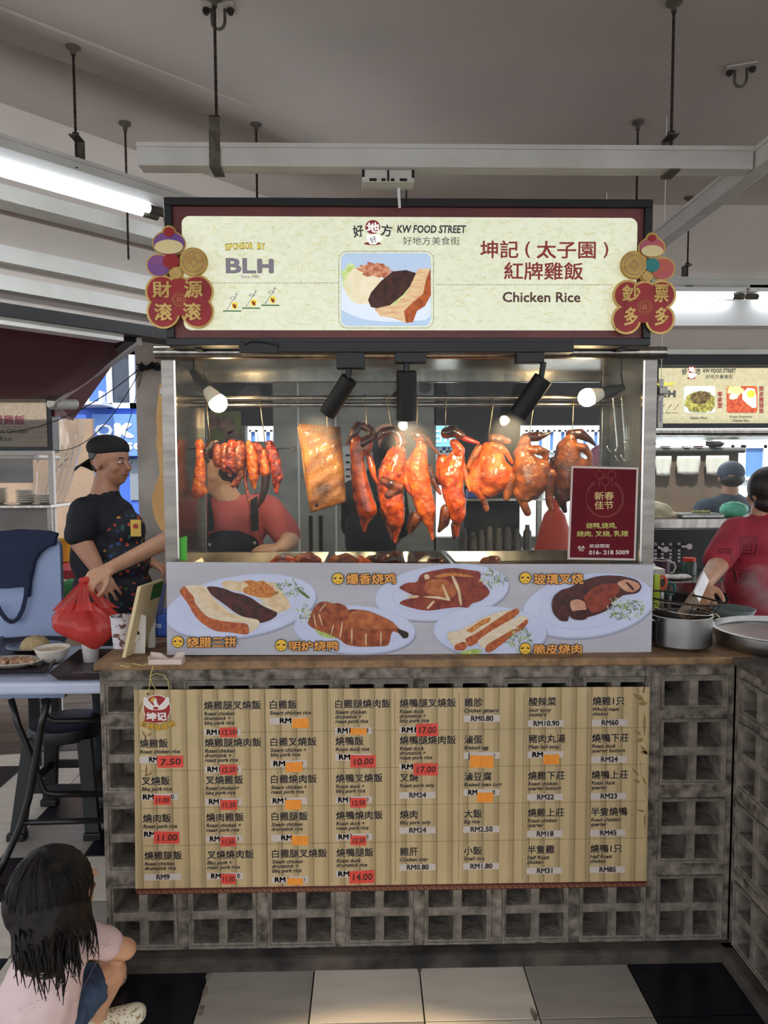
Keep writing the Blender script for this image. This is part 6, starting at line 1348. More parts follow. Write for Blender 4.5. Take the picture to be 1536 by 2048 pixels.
D('foambox', S(224, 206, 196), .6); m = MB(); c = P(176, 1258, YG); m.box(c.x-.055, c.x+.055, c.y-.028, c.y+.028, c.z-.03, c.z+.02); m.build('packed_box', M['foambox'], bg_, bevel=.006)
# ================= LEFT: TABLE, TRAYS, STOOL =================
TT = .755
D('tabletop', S(196, 204, 224), .4, c2=S(186, 194, 216), scale=4); D('tubeblk', S(24, 20, 20), .35); D('stoolblk', S(12, 12, 15), .5)
yt0 = PZ(150, 1376, TT-.02).y; yt1 = .94
tb = empty('folding_table', (-1.75, .7, 0), 'pale blue-white plastic folding table with dark tube legs at the left', 'table')
xr = WL-.02
m = MB(); m.box(-2.9, xr, yt0, yt1, TT-.045, TT); m.build('tabletop', M['tabletop'], tb, bevel=.012)
def leg(pts, r=.0125): MB().tube(pts, r, 12).build('leg', M['tubeblk'], tb, smooth=True)
q = lambda x, y, Y: P(x, y, Y)
leg([q(22, 1398, .55), q(36, 1450, .55), q(67, 1522, .55), q(84, 1575, .55), q(92, 1585, .55), q(110, 1588, .56), q(215, 1588, .6)])
leg([q(96, 1398, .48), q(83, 1450, .48), q(70, 1530, .48), q(58, 1596, .48), q(42, 1650, .48), q(10, 1720, .48), PZ(-6, 1752, .02)])
leg([q(88, 1398, .72), q(88, 1420, .72), q(95, 1436, .72), q(110, 1442, .72), q(215, 1441, .72)])
leg([q(46, 1645, .48), q(120, 1643, .5), q(215, 1641, .52)], .011)
leg([V((-2.6, yt1-.1, TT-.05)), V((-2.75, yt1-.1, 0))]); leg([V((-.95, yt1-.1, TT-.05)), V((-.95, yt1-.1, 0))])
# black stool
st = empty('stool', PZ(158, 1640, 0), 'black plastic stool standing under the white folding table', 'stool')
sc0 = V((PZ(165, 1412, .45).x, .90, 0)); m = MB()
m.lathe([(.001, .448), (.13, .448), (.150, .440), (.155, .425), (.150, .39), (.14, .39)], sc0, 4 if False else 24); m.build('seat', M['stoolblk'], st, smooth=True, auto=True)
for sx in (-1, 1):
    for sy in (-1, 1):
        a = sc0+V((sx*.11, sy*.10, .40)); b = sc0+V((sx*.155, sy*.15, .0)); m = MB(); m.beam(a, b, .06, .026, V((0, 1, 0))); m.box(b.x-.036, b.x+.036, b.y-.022, b.y+.022, .0, .03); m.build('leg', M['stoolblk'], st, bevel=.004)
for a, b in (((-.13, -.125), (.13, -.125)), ((-.13, .125), (.13, .125)), ((-.13, -.125), (-.13, .125)), ((.13, -.125), (.13, .125))): m = MB(); m.beam(sc0+V((a[0], a[1], .2)), sc0+V((b[0], b[1], .2)), .012, .035); m.build('brace', M['stoolblk'], st)
# dark chair frame behind, seen beside the block wall
# trays on the table
D('traybrown', S(64, 46, 44), .35, c2=S(50, 36, 36), scale=10); D('trayrim', S(40, 30, 32), .35)
def dtray(name, pts, h, label, mk='traybrown', z=TT+.001):
    """open tray, pts = outer corners of its rim seen in plan"""
    r = empty(name, (sum(p.x for p in pts)/4, sum(p.y for p in pts)/4, z), label, 'tray', 'trays on the table'); c = sum(pts, V((0, 0, 0)))/4; ins = [c+(p-c)*.86 for p in pts]; inn = [c+(p-c)*.83 for p in pts]; lip = [c+(p-c)*1.02 for p in pts]
    vs = [V((p.x, p.y, z)) for p in ins]+[V((p.x, p.y, z+h)) for p in pts]+[V((p.x, p.y, z+h+.002)) for p in lip]+[V((p.x, p.y, z+h+.004)) for p in pts]+[V((p.x, p.y, z+.004)) for p in inn]
    fs = [(3, 2, 1, 0), (16, 17, 18, 19)]+[(i+4*k, (i+1) % 4+4*k, (i+1) % 4+4*k+4, i+4*k+4) for k in range(4) for i in range(4)]
    m = MB(); m.add(vs, fs); o = m.build('tray_body', M[mk], r, weld=True, bevel=.004); return r
a, b = PZ(98, 1348, TT+.03), PZ(170, 1300, TT+.03); w_ = .42
tr = dtray('serving_tray', [V((a.x, a.y, 0)), V((min(a.x+.40, xr-.0), a.y, 0)), V((xr, b.y, 0)), V((b.x-.02, b.y, 0))], .03, 'empty dark brown tray at the table edge beside the counter')
D('paper', S(206, 196, 206), .6); c = PZ(172, 1348, TT+.006); m = MB(); m.box(c.x-.055, c.x+.05, c.y-.02, c.y+.02, TT+.006, TT+.0075); o = m.build('receipt', M['paper']); tag(o, 'small printed paper slip lying in the dark brown tray', 'paper')
a, b = PZ(-60, 1340, TT+.02), PZ(150, 1285, TT+.02)
dtray('serving_tray', [V((a.x, PZ(20, 1344, TT+.02).y, 0)), V((PZ(118, 1340, TT).x, PZ(118, 1342, TT+.02).y, 0)), V((PZ(152, 1276, TT).x, PZ(152, 1276, TT+.02).y, 0)), V((a.x-.15, PZ(20, 1272, TT+.02).y, 0))], .022, 'dark tray with a full meal on it at the left edge', 'trayrim')
def oval(name, c, rx, ry, label, mk, z, cat='plate'):
    r = empty(name, (c.x, c.y, z), label, cat); vs = []; n = 36
    for s_, h in ((.6, 0), (.62, .002), (.8, .008), (1, .020), (1.0, .022), (.8, .011), (.6, .005), (.001, .005)):
        vs += [V((c.x+rx*s_*math.cos(t), c.y+ry*s_*math.sin(t), z+h)) for t in [2*math.pi*k/n for k in range(n)]]
    m = MB(); m.add(vs, [(j*n+k, j*n+(k+1) % n, (j+1)*n+(k+1) % n, (j+1)*n+k) for j in range(7) for k in range(n)]); m.build('dish', M[mk], r, smooth=True); return r
D('ceram', S(222, 214, 200), .3); D('ricec', S(204, 180, 134), .7, c2=S(170, 140, 96), scale=160, bump=1, bscale=260); D('soup', S(206, 176, 130), .15); D('chopped', S(150, 96, 62), .5, c2=S(206, 176, 146), scale=60, bump=.8, bscale=120)
TZ2 = TT+.0055
cR = PZ(66, 1303, TZ2); cB = PZ(107, 1322, TZ2); cP = PZ(40, 1326, TZ2)
oval('plate', V((cR.x+.0, cR.y+.02, 0)), .115, .085, 'oval steel dish holding the rice mound', 'chrome', TZ2)
r = empty('rice_mound', (cR.x, cR.y+.02, TZ2+.005), 'domed mound of brown rice on a steel dish at the left', 'rice', None, 'stuff'); m = MB(); m.lathe([(.056, 0), (.058, .012), (.052, .032), (.036, .048), (.016, .055), (.001, .056)], (cR.x, cR.y+.02, TZ2+.0052), 28); o = m.build('grains', M['ricec'], r, smooth=True)
cb = V((cB.x, cB.y-.005, TZ2)); r = empty('soup_bowl', cb, 'cream bowl filled with soup beside the rice', 'bowl')
m = MB(); m.lathe([(.030, 0), (.034, .002), (.052, .022), (.064, .050), (.066, .056), (.063, .056), (.050, .024), (.03, .006), (.001, .006)], cb, 32); m.build('bowl', M['ceram'], r, smooth=True); m = MB(); m.lathe([(.001, .044), (.0592, .044), (.0592, .0435), (.001, .0435)], cb, 28); m.build('soup', M['soup'], r)
oval('plate', V((cP.x-.02, cP.y-.035, 0)), .125, .070, 'cream plate of chopped roast chicken at the left edge of the table', 'ceram', TZ2+.001)
rd = random.Random(9)
for i in range(12):
    r_ = V((cP.x-.085+.014*i+rd.uniform(-.006, .006), cP.y-.035+rd.uniform(-.025, .025), TZ2+.008)); m = MB(); q_ = Matrix.Rotation(rd.uniform(0, 3), 3, 'Z') @ Matrix.Rotation(rd.uniform(-.5, .5), 3, 'X')
    m.box(-.020, .020, -.009, .009, 0, .018); m.v = [q_ @ v + r_ + V((0, 0, .004)) for v in m.v]; o = m.build('chicken_slice', M['chopped'], bevel=.004); tag(o, 'bite-size roast chicken slice heaped on the cream plate', 'meat', 'chicken slices on the plate')
D('cupclear', S(216, 210, 208), .3, alpha=.8); cu = PZ(182, 1322, TT+.006); r = empty('paper_cup', cu, 'frosted plastic cup standing in the dark tray under the bag', 'cup'); m = MB(); m.lathe([(.001, .001), (.028, 0), (.034, .085), (.036, .085), (.036, .088), (.032, .088), (.026, .004), (.001, .004)], cu, 28); m.build('cup_body', M['cupclear'], r, smooth=True, auto=True)
# blue board with a navy bag behind the table
D('paleblue', S(150, 166, 200), .5, c2=S(142, 158, 194), scale=3); D('navycloth', S(28, 38, 68), .85, c2=S(22, 30, 56), scale=6, bump=.3, bscale=200)
YBd = 1.02
a, b = P(-260, 1075, YBd), P(119, 1075, YBd); z0_ = P(60, 1275, YBd).z
m = MB(); pl = rrect(a.x, 0.02, b.x, a.z-.0, .05); m.prism([(x, YBd, max(z, .50)) for x, z in pl], (0, .03, 0)); o = m.build('folded_table_board', M['paleblue'], bevel=.006); tag(o, 'large pale blue folded table top standing upright at the left', 'board')
tg = empty('tote_bag', P(40, 1200, YBd-.03), 'navy cloth bag with a strap draped over the pale blue board', 'bag')
zt2 = lambda x, y: (x*.22786, 1050+y*.22786)
pts = [(-400, 60), (0, 55), (150, 38), (330, 45), (440, 55), (510, 75), (490, 120), (480, 180), (420, 195), (350, 245), (300, 330), (285, 420), (268, 480), (255, 640), (210, 640), (205, 545), (60, 560), (-60, 560), (-400, 560)]
vs = [P(*zt2(*p), YBd-.03) for p in pts]; m = MB(); m.prism(vs[::-1], (0, .024, 0)); m.build('cloth', M['navycloth'], tg, bevel=.008)
m = MB(); p = [P(*zt2(x, y), YBd-.035) for x, y in ((232, 560), (225, 640), (200, 740), (160, 820), (110, 855), (60, 835), (10, 770), (-30, 690))]
for a_, b_ in zip(p, p[1:]): m.beam(a_, b_, .018, .004, V((0, -1, 0)))
m.build('strap', M['navycloth'], tg)
# yellow bowl, red table, green cloth farther back
D('yellow', S(206, 164, 50), .4); D('redtable', S(170, 34, 46), .5); D('greencloth', S(56, 120, 60), .7)
Yb = 2.05; c = P(118, 1122, Yb); r = empty('plastic_tub', (c.x, Yb, c.z), 'yellow plastic tub on the red table behind the man', 'tub'); MB().lathe([(.001, 0), (.06, 0), (.085, .09), (.10, .125), (.105, .125), (.095, .12), (.055, .006), (.001, .006)], (c.x, Yb, c.z), 28).build('tub', M['yellow'], r, smooth=True, auto=True)
m = MB(); a = P(60, 1124, Yb); m.box(a.x-.3, P(330, 1124, Yb).x, Yb-.35, Yb+.25, a.z-.05, a.z-.001); o = empty('red_table', (a.x+.5, Yb, 0), 'red plastic table behind the man in the cap', 'table'); m.build('tabletop', M['redtable'], o, bevel=.006)
for x in (a.x-.25, P(330, 1124, Yb).x-.05): MB().tube([(x, Yb, a.z-.05), (x, Yb, 0)], .02, 10).build('leg', M['redtable'], o)
g1 = P(118, 1163, 1.6); g2 = P(152, 1212, 1.6); m = MB(); m.ell(((g1.x+g2.x)/2+.03, 1.6, (g1.z+g2.z)/2-.02), (.12, .1, .10)); gc = m.blob('green_bag', M['greencloth'], None, .01, 4, .02, .05); tag(gc, 'bright green bag between the blue board and the man', 'bag')
m = MB(); m.box(gc.location.x-.2, gc.location.x+.35, 1.42, 1.78, (g1.z+g2.z)/2-.165, (g1.z+g2.z)/2-.125); o = m.build('low_bench', M['dark']); tag(o, 'dark low bench under the bright green bag', 'bench')
m = MB(); [m.box(gc.location.x+dx, gc.location.x+dx+.04, y_, y_+.04, 0, (g1.z+g2.z)/2-.165) for dx in (-.18, .28) for y_ in (1.45, 1.7)]; oo = m.build('bench_leg', M['dark']); oo.parent = o; oo.location = oo.location-o.location
# ================= THINGS ON THE COUNTER, LEFT OF THE CASE =================
D('card', S(206, 184, 140), .6); D('cardwhite', S(206, 200, 190), .6); D('cardgreen', S(46, 98, 36), .5); D('bluebox', S(36, 74, 160), .45); D('cardblue', S(44, 52, 96), .5)
es = empty('table_sign', PZ(262, 1308, SZ), 'cream cardboard sign seen from behind, leaning on its easel leg beside the banner', 'sign')
A0 = PZ(244, 1315, SZ+.001); A1 = P(275, 1173, A0.y+.04); B1 = P(321, 1158, A0.y+.19); B0 = V((A0.x+(B1.x-A1.x), A0.y+.15, SZ+.001)); th = V((.012, -.006, .0))
m = MB(); m.prism([A0, A1, B1, B0], th); m.build('board', M['card'], es)
m = MB(); q_ = [A1.lerp(A0, .03)+(B1-A1)*.55+th*1.05, B1.lerp(B0, .03)+th*1.05, B1.lerp(B0, .26)+th*1.05, (A1+(B1-A1)*.55).lerp(A0+(B0-A0)*.55, .26)+th*1.05]; m.prism(q_, th*.1); m.build('green_print', M['cardgreen'], es)
e0, e1, e2, e3 = PZ(254, 1307, SZ+.001), PZ(290, 1307, SZ+.001), P(292, 1232, A0.y+.06), P(272, 1225, A0.y+.06); m = MB(); m.prism([e0, e1, e2, e3], (0, .003, 0)); m.build('easel_leg', M['cardwhite'], es)
m = MB(); c = e0.lerp(e2, .5)+V((0, -.0015, .004)); m.lathe([(.001, 0), (.010, 0), (.010, .001), (.001, .001)], c, 20, V((0, -1, 0))); m.build('finger_hole', M['dark'], es)
m = MB(); m.prism([c+V((-.012, -.002, -.005)), c+V((.012, -.002, -.003)), c+V((.006, -.012, -.022)), c+V((-.018, -.012, -.026))], (0, -.001, 0)); m.build('folded_flap', M['cardwhite'], es)
es = empty('table_sign', PZ(305, 1296, SZ), 'second small sign with blue front standing behind the cream one', 'sign')
y_ = .22; m = MB(); m.prism([PZ(296, 1296, SZ+.001), PZ(310, 1295, SZ+.001), P(311, 1218, y_), P(297, 1216, y_)], (0, .004, 0)); m.build('easel_leg', M['cardwhite'], es)
y_ = .30; m = MB(); m.prism([P(308, 1232, y_), P(318, 1172, y_), P(331, 1166, y_), P(324, 1228, y_)][::-1], (0, .006, 0)); m.prism([P(310, 1228, y_), P(318, 1228, y_), V((P(314, 1228, y_).x, y_, SZ+.001)), V((P(310, 1228, y_).x, y_, SZ+.001))][::-1], (0, .006, 0)); m.build('board', M['cardblue'], es)
c = PZ(320, 1284, SZ); r = empty('blue_box', (c.x, .34, SZ), 'bright blue box with white print behind the small signs', 'box'); m = MB(); x0 = P(309, 1250, .32).x; zt_ = P(320, 1226, .32).z; m.box(x0, cx0-.012, .30, .42, SZ+.001, zt_); m.build('carton', M['bluebox'], r, bevel=.008)
m = MB(); T(m, 'T755', (311, 1248, 322, 1256), .2985); m.build('print', M['white'], r); 
c = PZ(246, 1298, SZ); c = V((c.x-.01, .17, SZ+.001)); D('cuppr', S(206, 200, 206), .4, c2=S(110, 70, 60), scale=45, lo=.56, hi=.6); r = empty('printed_cup', c, 'white cup with brown pictures behind the cream cardboard sign', 'cup'); MB().lathe([(.001, 0), (.026, 0), (.034, .10), (.036, .102), (.032, .102), (.024, .004), (.001, .004)], c, 24).build('cup_body', M['cuppr'], r, smooth=True, auto=True)
D('clearpl', S(226, 208, 196), .25, alpha=.75); q0, q1 = PZ(296, 1331, SZ+.001), PZ(366, 1329, SZ+.001); y1_ = q0.y+.028; r = empty('plastic_holder', ((q0.x+q1.x)/2, q0.y, SZ), 'small clear plastic holder lying at the counter edge by the banner corner', 'holder')
m = MB(); m.box(q0.x, q1.x, q0.y, y1_, SZ+.001, SZ+.003); pts = [V((q0.x, y1_, SZ)), V((q1.x, y1_, SZ)), V((q1.x, y1_, SZ+.034)), V((q1.x-.02, y1_, SZ+.032)), V((q1.x-.035, y1_, SZ+.016)), V((q0.x+.05, y1_, SZ+.014)), V((q0.x+.03, y1_, SZ+.03)), V((q0.x, y1_, SZ+.034))]; m.prism(pts, (0, .002, 0)); m.box(q0.x, q0.x+.002, q0.y, y1_, SZ+.001, SZ+.026); m.box(q1.x-.002, q1.x, q0.y, y1_, SZ+.001, SZ+.024); m.box(q0.x, q1.x, q0.y, q0.y+.002, SZ+.001, SZ+.018); m.build('holder_body', M['clearpl'], r)
# torn sheet of warm plywood-coloured card behind the left post, lit by the bulb
D('tornc', S(206, 160, 98), .7, c2=S(184, 138, 80), scale=5); YT = .575
tq = [(319, 768), (316, 800), (311, 839), (315, 858), (312, 884), (317, 915), (319, 950), (309, 975), (303, 998), (306, 1022), (310, 1038), (321, 1058), (340, 1075), (378, 1080), (380, 800), (350, 770)]
m = MB(); m.prism([P(x, y, YT) for x, y in tq], (0, .004, 0)); o = m.build('torn_card', M['tornc']); tag(o, 'torn tan cardboard sheet standing behind the left post of the case', 'cardboard')
q_ = MB().box(P(345, 800, YT).x, P(352, 800, YT).x, YT+.004, YT+.02, SZ, P(345, 780, YT).z).build('support_slat', M['woodold'] if 'woodold' in M else M['card']); q_.parent = o; q_.location = q_.location-o.location
# ================= RIGHT: POTS =================
pc = V((P(1362, 1270, .12).x, .125, SZ+.001)); pr = .094
r = empty('steel_pot', pc, 'straight-sided aluminium pot with side handles at the right end of the counter', 'pot')
zt_ = P(1362, 1243, pc.y-pr).z-SZ
MB().lathe([(.001, .0), (pr-.012, 0), (pr, .012), (pr, zt_), (pr+.004, zt_+.002), (pr-.003, zt_+.003), (pr-.004, .014), (.001, .006)], pc, 48).build('pot_body', M['alu'], r, smooth=True, auto=True)
for s_ in (-1, 1): MB().tube([pc+V((s_*pr, -.03, zt_-.014)), pc+V((s_*(pr+.018), -.028, zt_-.006)), pc+V((s_*(pr+.022), 0, zt_-.002)), pc+V((s_*(pr+.018), .028, zt_-.006)), pc+V((s_*pr, .03, zt_-.014))], .004, 8).build('handle', M['chrome'], r, smooth=True)
D('broth', S(90, 66, 44), .1); MB().lathe([(.001, zt_*.7), (pr-.005, zt_*.7), (pr-.005, zt_*.7-.001), (.001, zt_*.7-.001)], pc, 32).build('broth', M['broth'], r)
bk = V((P(1362, 1205, .16).x, .17, 0)); rb = .125; zr_ = P(1362, 1196, .17).z
r = empty('wire_strainer', (bk.x, bk.y, SZ+.02), 'wide wire-rimmed strainer basket resting in the aluminium pot', 'strainer')
tl = lambda t, rr, dz: V((bk.x+rr*math.cos(t), bk.y+rr*math.sin(t), zr_+dz-.10*rr*math.cos(t)))
MB().tube([tl(2*math.pi*k/48, rb, 0) for k in range(48)], .0032, 8, closed=True).build('rim', M['rust'], r, smooth=True)
MB().tube([tl(2*math.pi*k/48, rb*.8, -.035) for k in range(48)], .002, 6, closed=True).build('lower_ring', M['chrome'], r, smooth=True)
m = MB()
for k in range(10): t = 2*math.pi*k/10+.2; m.tube([tl(t, rb, 0), tl(t, rb*.8, -.035), tl(t, rb*.45, -.055)], .0014, 5)
m.build('wire_rib', M['rust'], r); r['label'] = 'wide wire-rimmed strainer basket resting in the aluminium pot'
D('woodold', S(120, 96, 70), .7, c2=S(92, 72, 52), scale=20, stretch=(1, 1, .2))
pd = empty('paddle', P(1362, 1235, .15), 'flat grey and brown paddle held upright in the strainer', 'paddle')
a0, a1, a2 = P(1412, 1152, .44), P(1392, 1195, .28), P(1362, 1238, .15)
m = MB(); m.beam(a1, a2, .052, .006, V((.2, -1, .2))); m.build('blade', M['woodold'], pd, bevel=.002); m = MB(); m.beam(a0, a1, .042, .005, V((.2, -1, .2))); m.build('grip', M['alu'], pd, bevel=.002)
wc_ = V((P(1540, 1270, .12).x+.03, .10, SZ+.001)); rw = .20
r = empty('wide_basin', wc_, 'very wide shallow steel basin steaming at the right edge of the photo', 'basin')
MB().lathe([(.001, 0), (rw-.02, 0), (rw-.004, .016), (rw, .03), (rw, .052), (rw+.008, .056), (rw-.002, .058), (rw-.006, .03), (rw-.02, .008), (.001, .006)], wc_, 64).build('basin_body', M['alu'], r, smooth=True, auto=True)
MB().lathe([(.001, .040), (rw-.006, .040), (rw-.006, .0395), (.001, .0395)], wc_, 48).build('inner_plate', M['alu'], r)
hx = wc_+V((rw*math.cos(R(232)), rw*math.sin(R(232)), .04)); MB().tube([hx+V((-.004, .0, .008)), hx+V((-.022, -.018, .006)), hx+V((-.024, -.02, -.024)), hx+V((.012, -.04, -.028)), hx+V((.014, -.03, .004)), hx+V((.01, -.008, .008))], .003, 8).build('handle', M['chrome'], r, smooth=True)
D('bluegreen', S(96, 112, 112), .35, alpha=.9); c = V((P(1465, 1235, .42).x, .42, SZ+.001)); MB().lathe([(.001, 0), (.05, 0), (.075, .06), (.078, .06), (.05, .004), (.001, .004)], c, 24).build('glass_bowl', M['bluegreen'], smooth=True); o = bpy.data.objects['glass_bowl']; tag(o, 'greenish bowl behind the wide basin', 'bowl')
# steam over the basin
sm = bpy.data.materials.new('steam'); sm.use_nodes = True; nt = sm.node_tree; nt.nodes.clear(); oo = nt.nodes.new('ShaderNodeOutputMaterial'); vv = nt.nodes.new('ShaderNodeVolumePrincipled'); vv.inputs['Color'].default_value = (.95, .95, .95, 1)
tc = nt.nodes.new('ShaderNodeTexCoord'); nz = nt.nodes.new('ShaderNodeTexNoise'); nz.inputs['Scale'].default_value = 9; nz.inputs['Detail'].default_value = 3; rp = nt.nodes.new('ShaderNodeMapRange'); rp.inputs[1].default_value = .48; rp.inputs[2].default_value = .75; rp.inputs[3].default_value = 0; rp.inputs[4].default_value = 7
nt.links.new(tc.outputs['Object'], nz.inputs['Vector']); nt.links.new(nz.outputs['Fac'], rp.inputs[0]); nt.links.new(rp.outputs[0], vv.inputs['Density']); nt.links.new(vv.outputs[0], oo.inputs['Volume'])
m = MB(); m.ell(wc_+V((.0, .02, .17)), (.15, .13, .105)); o = m.build('steam', sm, smooth=True); tag(o, 'thin steam rising from the wide basin', 'steam', kind='stuff')
# scissors and gadgets hanging beside the case at right
D('lime', S(170, 190, 40), .4); D('orange', S(210, 80, 40), .4); D('tealp', S(40, 100, 92), .4)
c = P(1313, 1170, .45); r = empty('knife_handle', (c.x, .45, SZ+.001), 'upright lime green handle just right of the banner', 'handle'); MB().box(c.x-.012, c.x+.010, .44, .46, SZ+.001, P(1313, 1148, .45).z).build('grip', M['lime'], r, bevel=.004)
c = P(1325, 1165, .46); r = empty('scissors', (c.x, .46, SZ+.001), 'orange-handled scissors standing beside the lime handle', 'scissors'); MB().tube([c+V((.014*math.cos(t), 0, .024*math.sin(t))) for t in [2*math.pi*k/20 for k in range(20)]], .005, 8, closed=True).build('finger_loop', M['orange'], r, smooth=True); MB().box(c.x-.006, c.x+.006, .458, .462, SZ+.001, c.z-.02).build('blade', M['chrome'], r)
c = P(1340, 1178, .48); r = empty('scissors', (c.x, .48, SZ+.001), 'dark teal scissors handle behind the strainer rim', 'scissors'); MB().tube([c+V((.018*math.cos(t), 0, .022*math.sin(t))) for t in [2*math.pi*k/20 for k in range(20)]], .005, 8, closed=True).build('finger_loop', M['tealp'], r, smooth=True); MB().box(c.x-.006, c.x+.006, .478, .482, SZ+.001, c.z-.018).build('blade', M['chrome'], r)
# ================= INSIDE THE STALL, SEEN THROUGH THE GLASS =================
D('panelg', S(150, 148, 142), .55, c2=S(126, 124, 118), scale=3, stretch=(1, 1, 3)); D('darkup', S(52, 50, 50), .7, c2=S(34, 34, 36), scale=6); D('wframe', S(190, 190, 188), .5)
YI = 1.95
X = lambda px: P(px, 950, YI).x
Z = lambda py: P(900, py, YI).z
wb = empty('wall_rear', (X(900), YI, 0), kind='structure')
m = MB(); m.box(X(548), X(872), YI, YI+.08, 0, HC); m.build('plaster', M['panelg'], wb)
m = MB(); m.box(X(492), X(548), YI, YI+.08, 0, Z(882)); m.box(X(868), X(1292), YI, YI+.08, 0, Z(1075)); m.build('plaster', M['panelg'], wb)
m = MB(); m.box(X(868), X(1292), YI, YI+.08, Z(850), HC); m.build('upper_panel', M['darkup'], wb)
m = MB(); m.box(X(915), X(1040), YI, YI+.08, Z(1075), Z(850)); m.build('upper_panel', M['darkup'], wb)
m = MB(); m.box(X(1235), X(1262), YI-.02, YI+.1, 0, HC); m.build('wooden_post', M['woodold'], wb)
m = MB(); m.box(X(360), X(545), YI, YI+.08, Z(850), HC); m.build('upper_panel', M['darkup'], wb)
m = MB(); [m.box(X(a)-.006, X(a)+.006, YI-.012, YI, 0, HC) for a in (598, 672)]; m.build('panel_joint', M['wframe'], wb)
m = MB(); [m.box(X(a), X(a)+.02, YI-.008, YI-.001, 0, Z(1030)) for a in (617, 637)]; m.build('dark_gap', M['dark'], wb)
# fuse box panel with small rows, between pork slab and first duck
r = empty('control_panel', (X(695), YI-.03, Z(960)), 'pale panel with rows of small switches on the inner wall', 'panel'); MB().box(X(676), X(712), YI-.03, YI-.001, Z(1003), Z(893)).build('panel_box', M['wframe'], r, bevel=.004)
for k in range(6): MB().box(X(692), X(700), YI-.036, YI-.030, Z(912+k*14), Z(908+k*14)).build('switch', M['dark'], r)
# yellow food poster top left inside
D('poster', S(120, 124, 60), .5, c2=S(90, 100, 50), scale=8); D('posterdish', S(150, 110, 90), .5, c2=S(90, 70, 60), scale=20)
r = empty('food_poster', (X(430), YI-.01, Z(880)), 'olive food poster on the inner wall behind the left bulb', 'poster'); MB().box(X(392), X(484), YI-.012, YI-.001, Z(905), Z(822)).build('sheet', M['poster'], r)
m = MB(); m.box(X(360), X(492), YI, YI+.08, 0, Z(850)); m.build('plaster', M['panelg'], wb)
for x, y in ((423, 843), (400, 862), (455, 850), (470, 878)): m = MB(); m.lathe([(.001, 0), (.052, 0), (.052, .001), (.001, .001)], (X(x), YI-.014, Z(y)), 20, V((0, -1, 0))); m.build('dish_print', M['posterdish'], r)
# wire rack and utensils at the top of the inner wall
D('rackp', S(90, 88, 86), .5, metal=.5)
for x, y, w_, h__, lb in ((500, 790, 30, 26, 'dark pan hanging in the stall above the woman'), (800, 800, 22, 20, 'steel ladle bowl hanging behind the centre spotlight'), (912, 775, 24, 22, 'round wire sieve hanging inside the stall, left of the right spotlight'), (850, 775, 14, 12, 'small cup hanging near the wire sieve')):
    c = P(x, y, YI-.06); r = empty('hanging_utensil', c, lb, 'utensil'); m = MB(); rr2 = w_*mpp(YI, 1.8)*.8
    m.lathe([(.001, -.012), (rr2*.6, -.008), (rr2, .008), (rr2+.004, .010), (rr2*.6, -.004), (.001, -.008)], c, 24, V((0, -1, 0))); m.build('bowl', M['rackp'], r, smooth=True); MB().tube([c+V((0, 0, rr2)), c+V((0, .02, rr2+.10))], .004, 6).build('handle', M['rackp'], r)
MB().tube([(X(360), YI-.04, Z(762)), (X(1290), YI-.04, Z(762))], .008, 8).build('utensil_rail', M['rackp']); tag(bpy.data.objects['utensil_rail'], 'rail across the inner wall carrying hanging utensils', 'rail')
# shelf with jars and blue boxes in front of the window
sh = empty('kitchen_shelf', (X(980), YI-.2, 0), 'steel rack behind the orange chicken with tan board and blue tubs', 'rack'); D('tanb', S(150, 120, 78), .6)
for y, mk in ((992, 'steelh'), (1092, 'steelh')): MB().box(X(905), X(1060), YI-.36, YI-.02, Z(y)-.012, Z(y)).build('shelf_board', M[mk], sh)
MB().box(X(915), X(1042), YI-.10, YI-.06, Z(972), Z(948)).build('tan_board', M['tanb'], sh)
for x in (X(905), X(1050)): MB().box(x, x+.025, YI-.3, YI-.27, 0, Z(950)).build('upright', M['steel'], sh)
rd = random.Random(12)
D('jar', S(70, 62, 56), .3, c2=S(110, 100, 90), scale=10)
for k, x in enumerate((918, 936, 953, 968, 985, 1002, 1020, 1040)):
    rr2 = .022+.006*rd.random(); h__ = .09+.05*rd.random(); o = MB().lathe([(.001, 0), (rr2, 0), (rr2, h__*.7), (rr2*.55, h__*.85), (rr2*.55, h__), (.001, h__)], (X(x), YI-.2, Z(1092)+.001), 16).build('sauce_bottle', M['jar'], smooth=True, auto=True); tag(o, 'dark sauce bottle on the lower board of the steel rack', 'bottle', 'bottles on the rack')
for k, x in enumerate((930, 950)): o = MB().box(X(x)-.02, X(x)+.03, YI-.26, YI-.18, Z(992)+.001, Z(976)).build('blue_tub', M['bluebox'], bevel=.004); tag(o, ['blue tub on the steel rack, the one at left', 'blue tub on the steel rack, the one at right'][k], 'tub')
# red container and pink cup behind the chickens
D('redtub', S(196, 60, 36), .5, alpha=.95); c = P(1108, 1105, .95); r = empty('sauce_bag', (c.x, .95, .95), 'tall orange-red bag of sauce behind the middle chicken', 'bag'); m = MB(); zb_ = P(1100, 1125, .95).z; zt_ = P(1100, 1030, .95).z
m.lathe([(.001, zb_), (.085, zb_), (.09, zb_+.03), (.075, (zb_+zt_)/2), (.045, zt_), (.022, zt_+.03), (.035, zt_+.07), (.001, zt_+.075)], (c.x, .95, 0), 24); m.build('bag_body', M['redtub'], r, smooth=True)
m = MB(); m.box(c.x-.5, c.x+.4, .74, 1.0, zb_-.04, zb_-.002); r2 = empty('prep_table', (c.x, .95, 0), 'steel preparation table inside the stall behind the case', 'table'); m.build('tabletop', M['steelh'], r2)
for dx in (-.47, .36):
    for y_ in (.76, .95): MB().box(c.x+dx, c.x+dx+.03, y_, y_+.03, 0, zb_-.04).build('leg', M['steel'], r2)
bpy.data.objects[r.name].location.z = bpy.data.objects[r.name].location.z
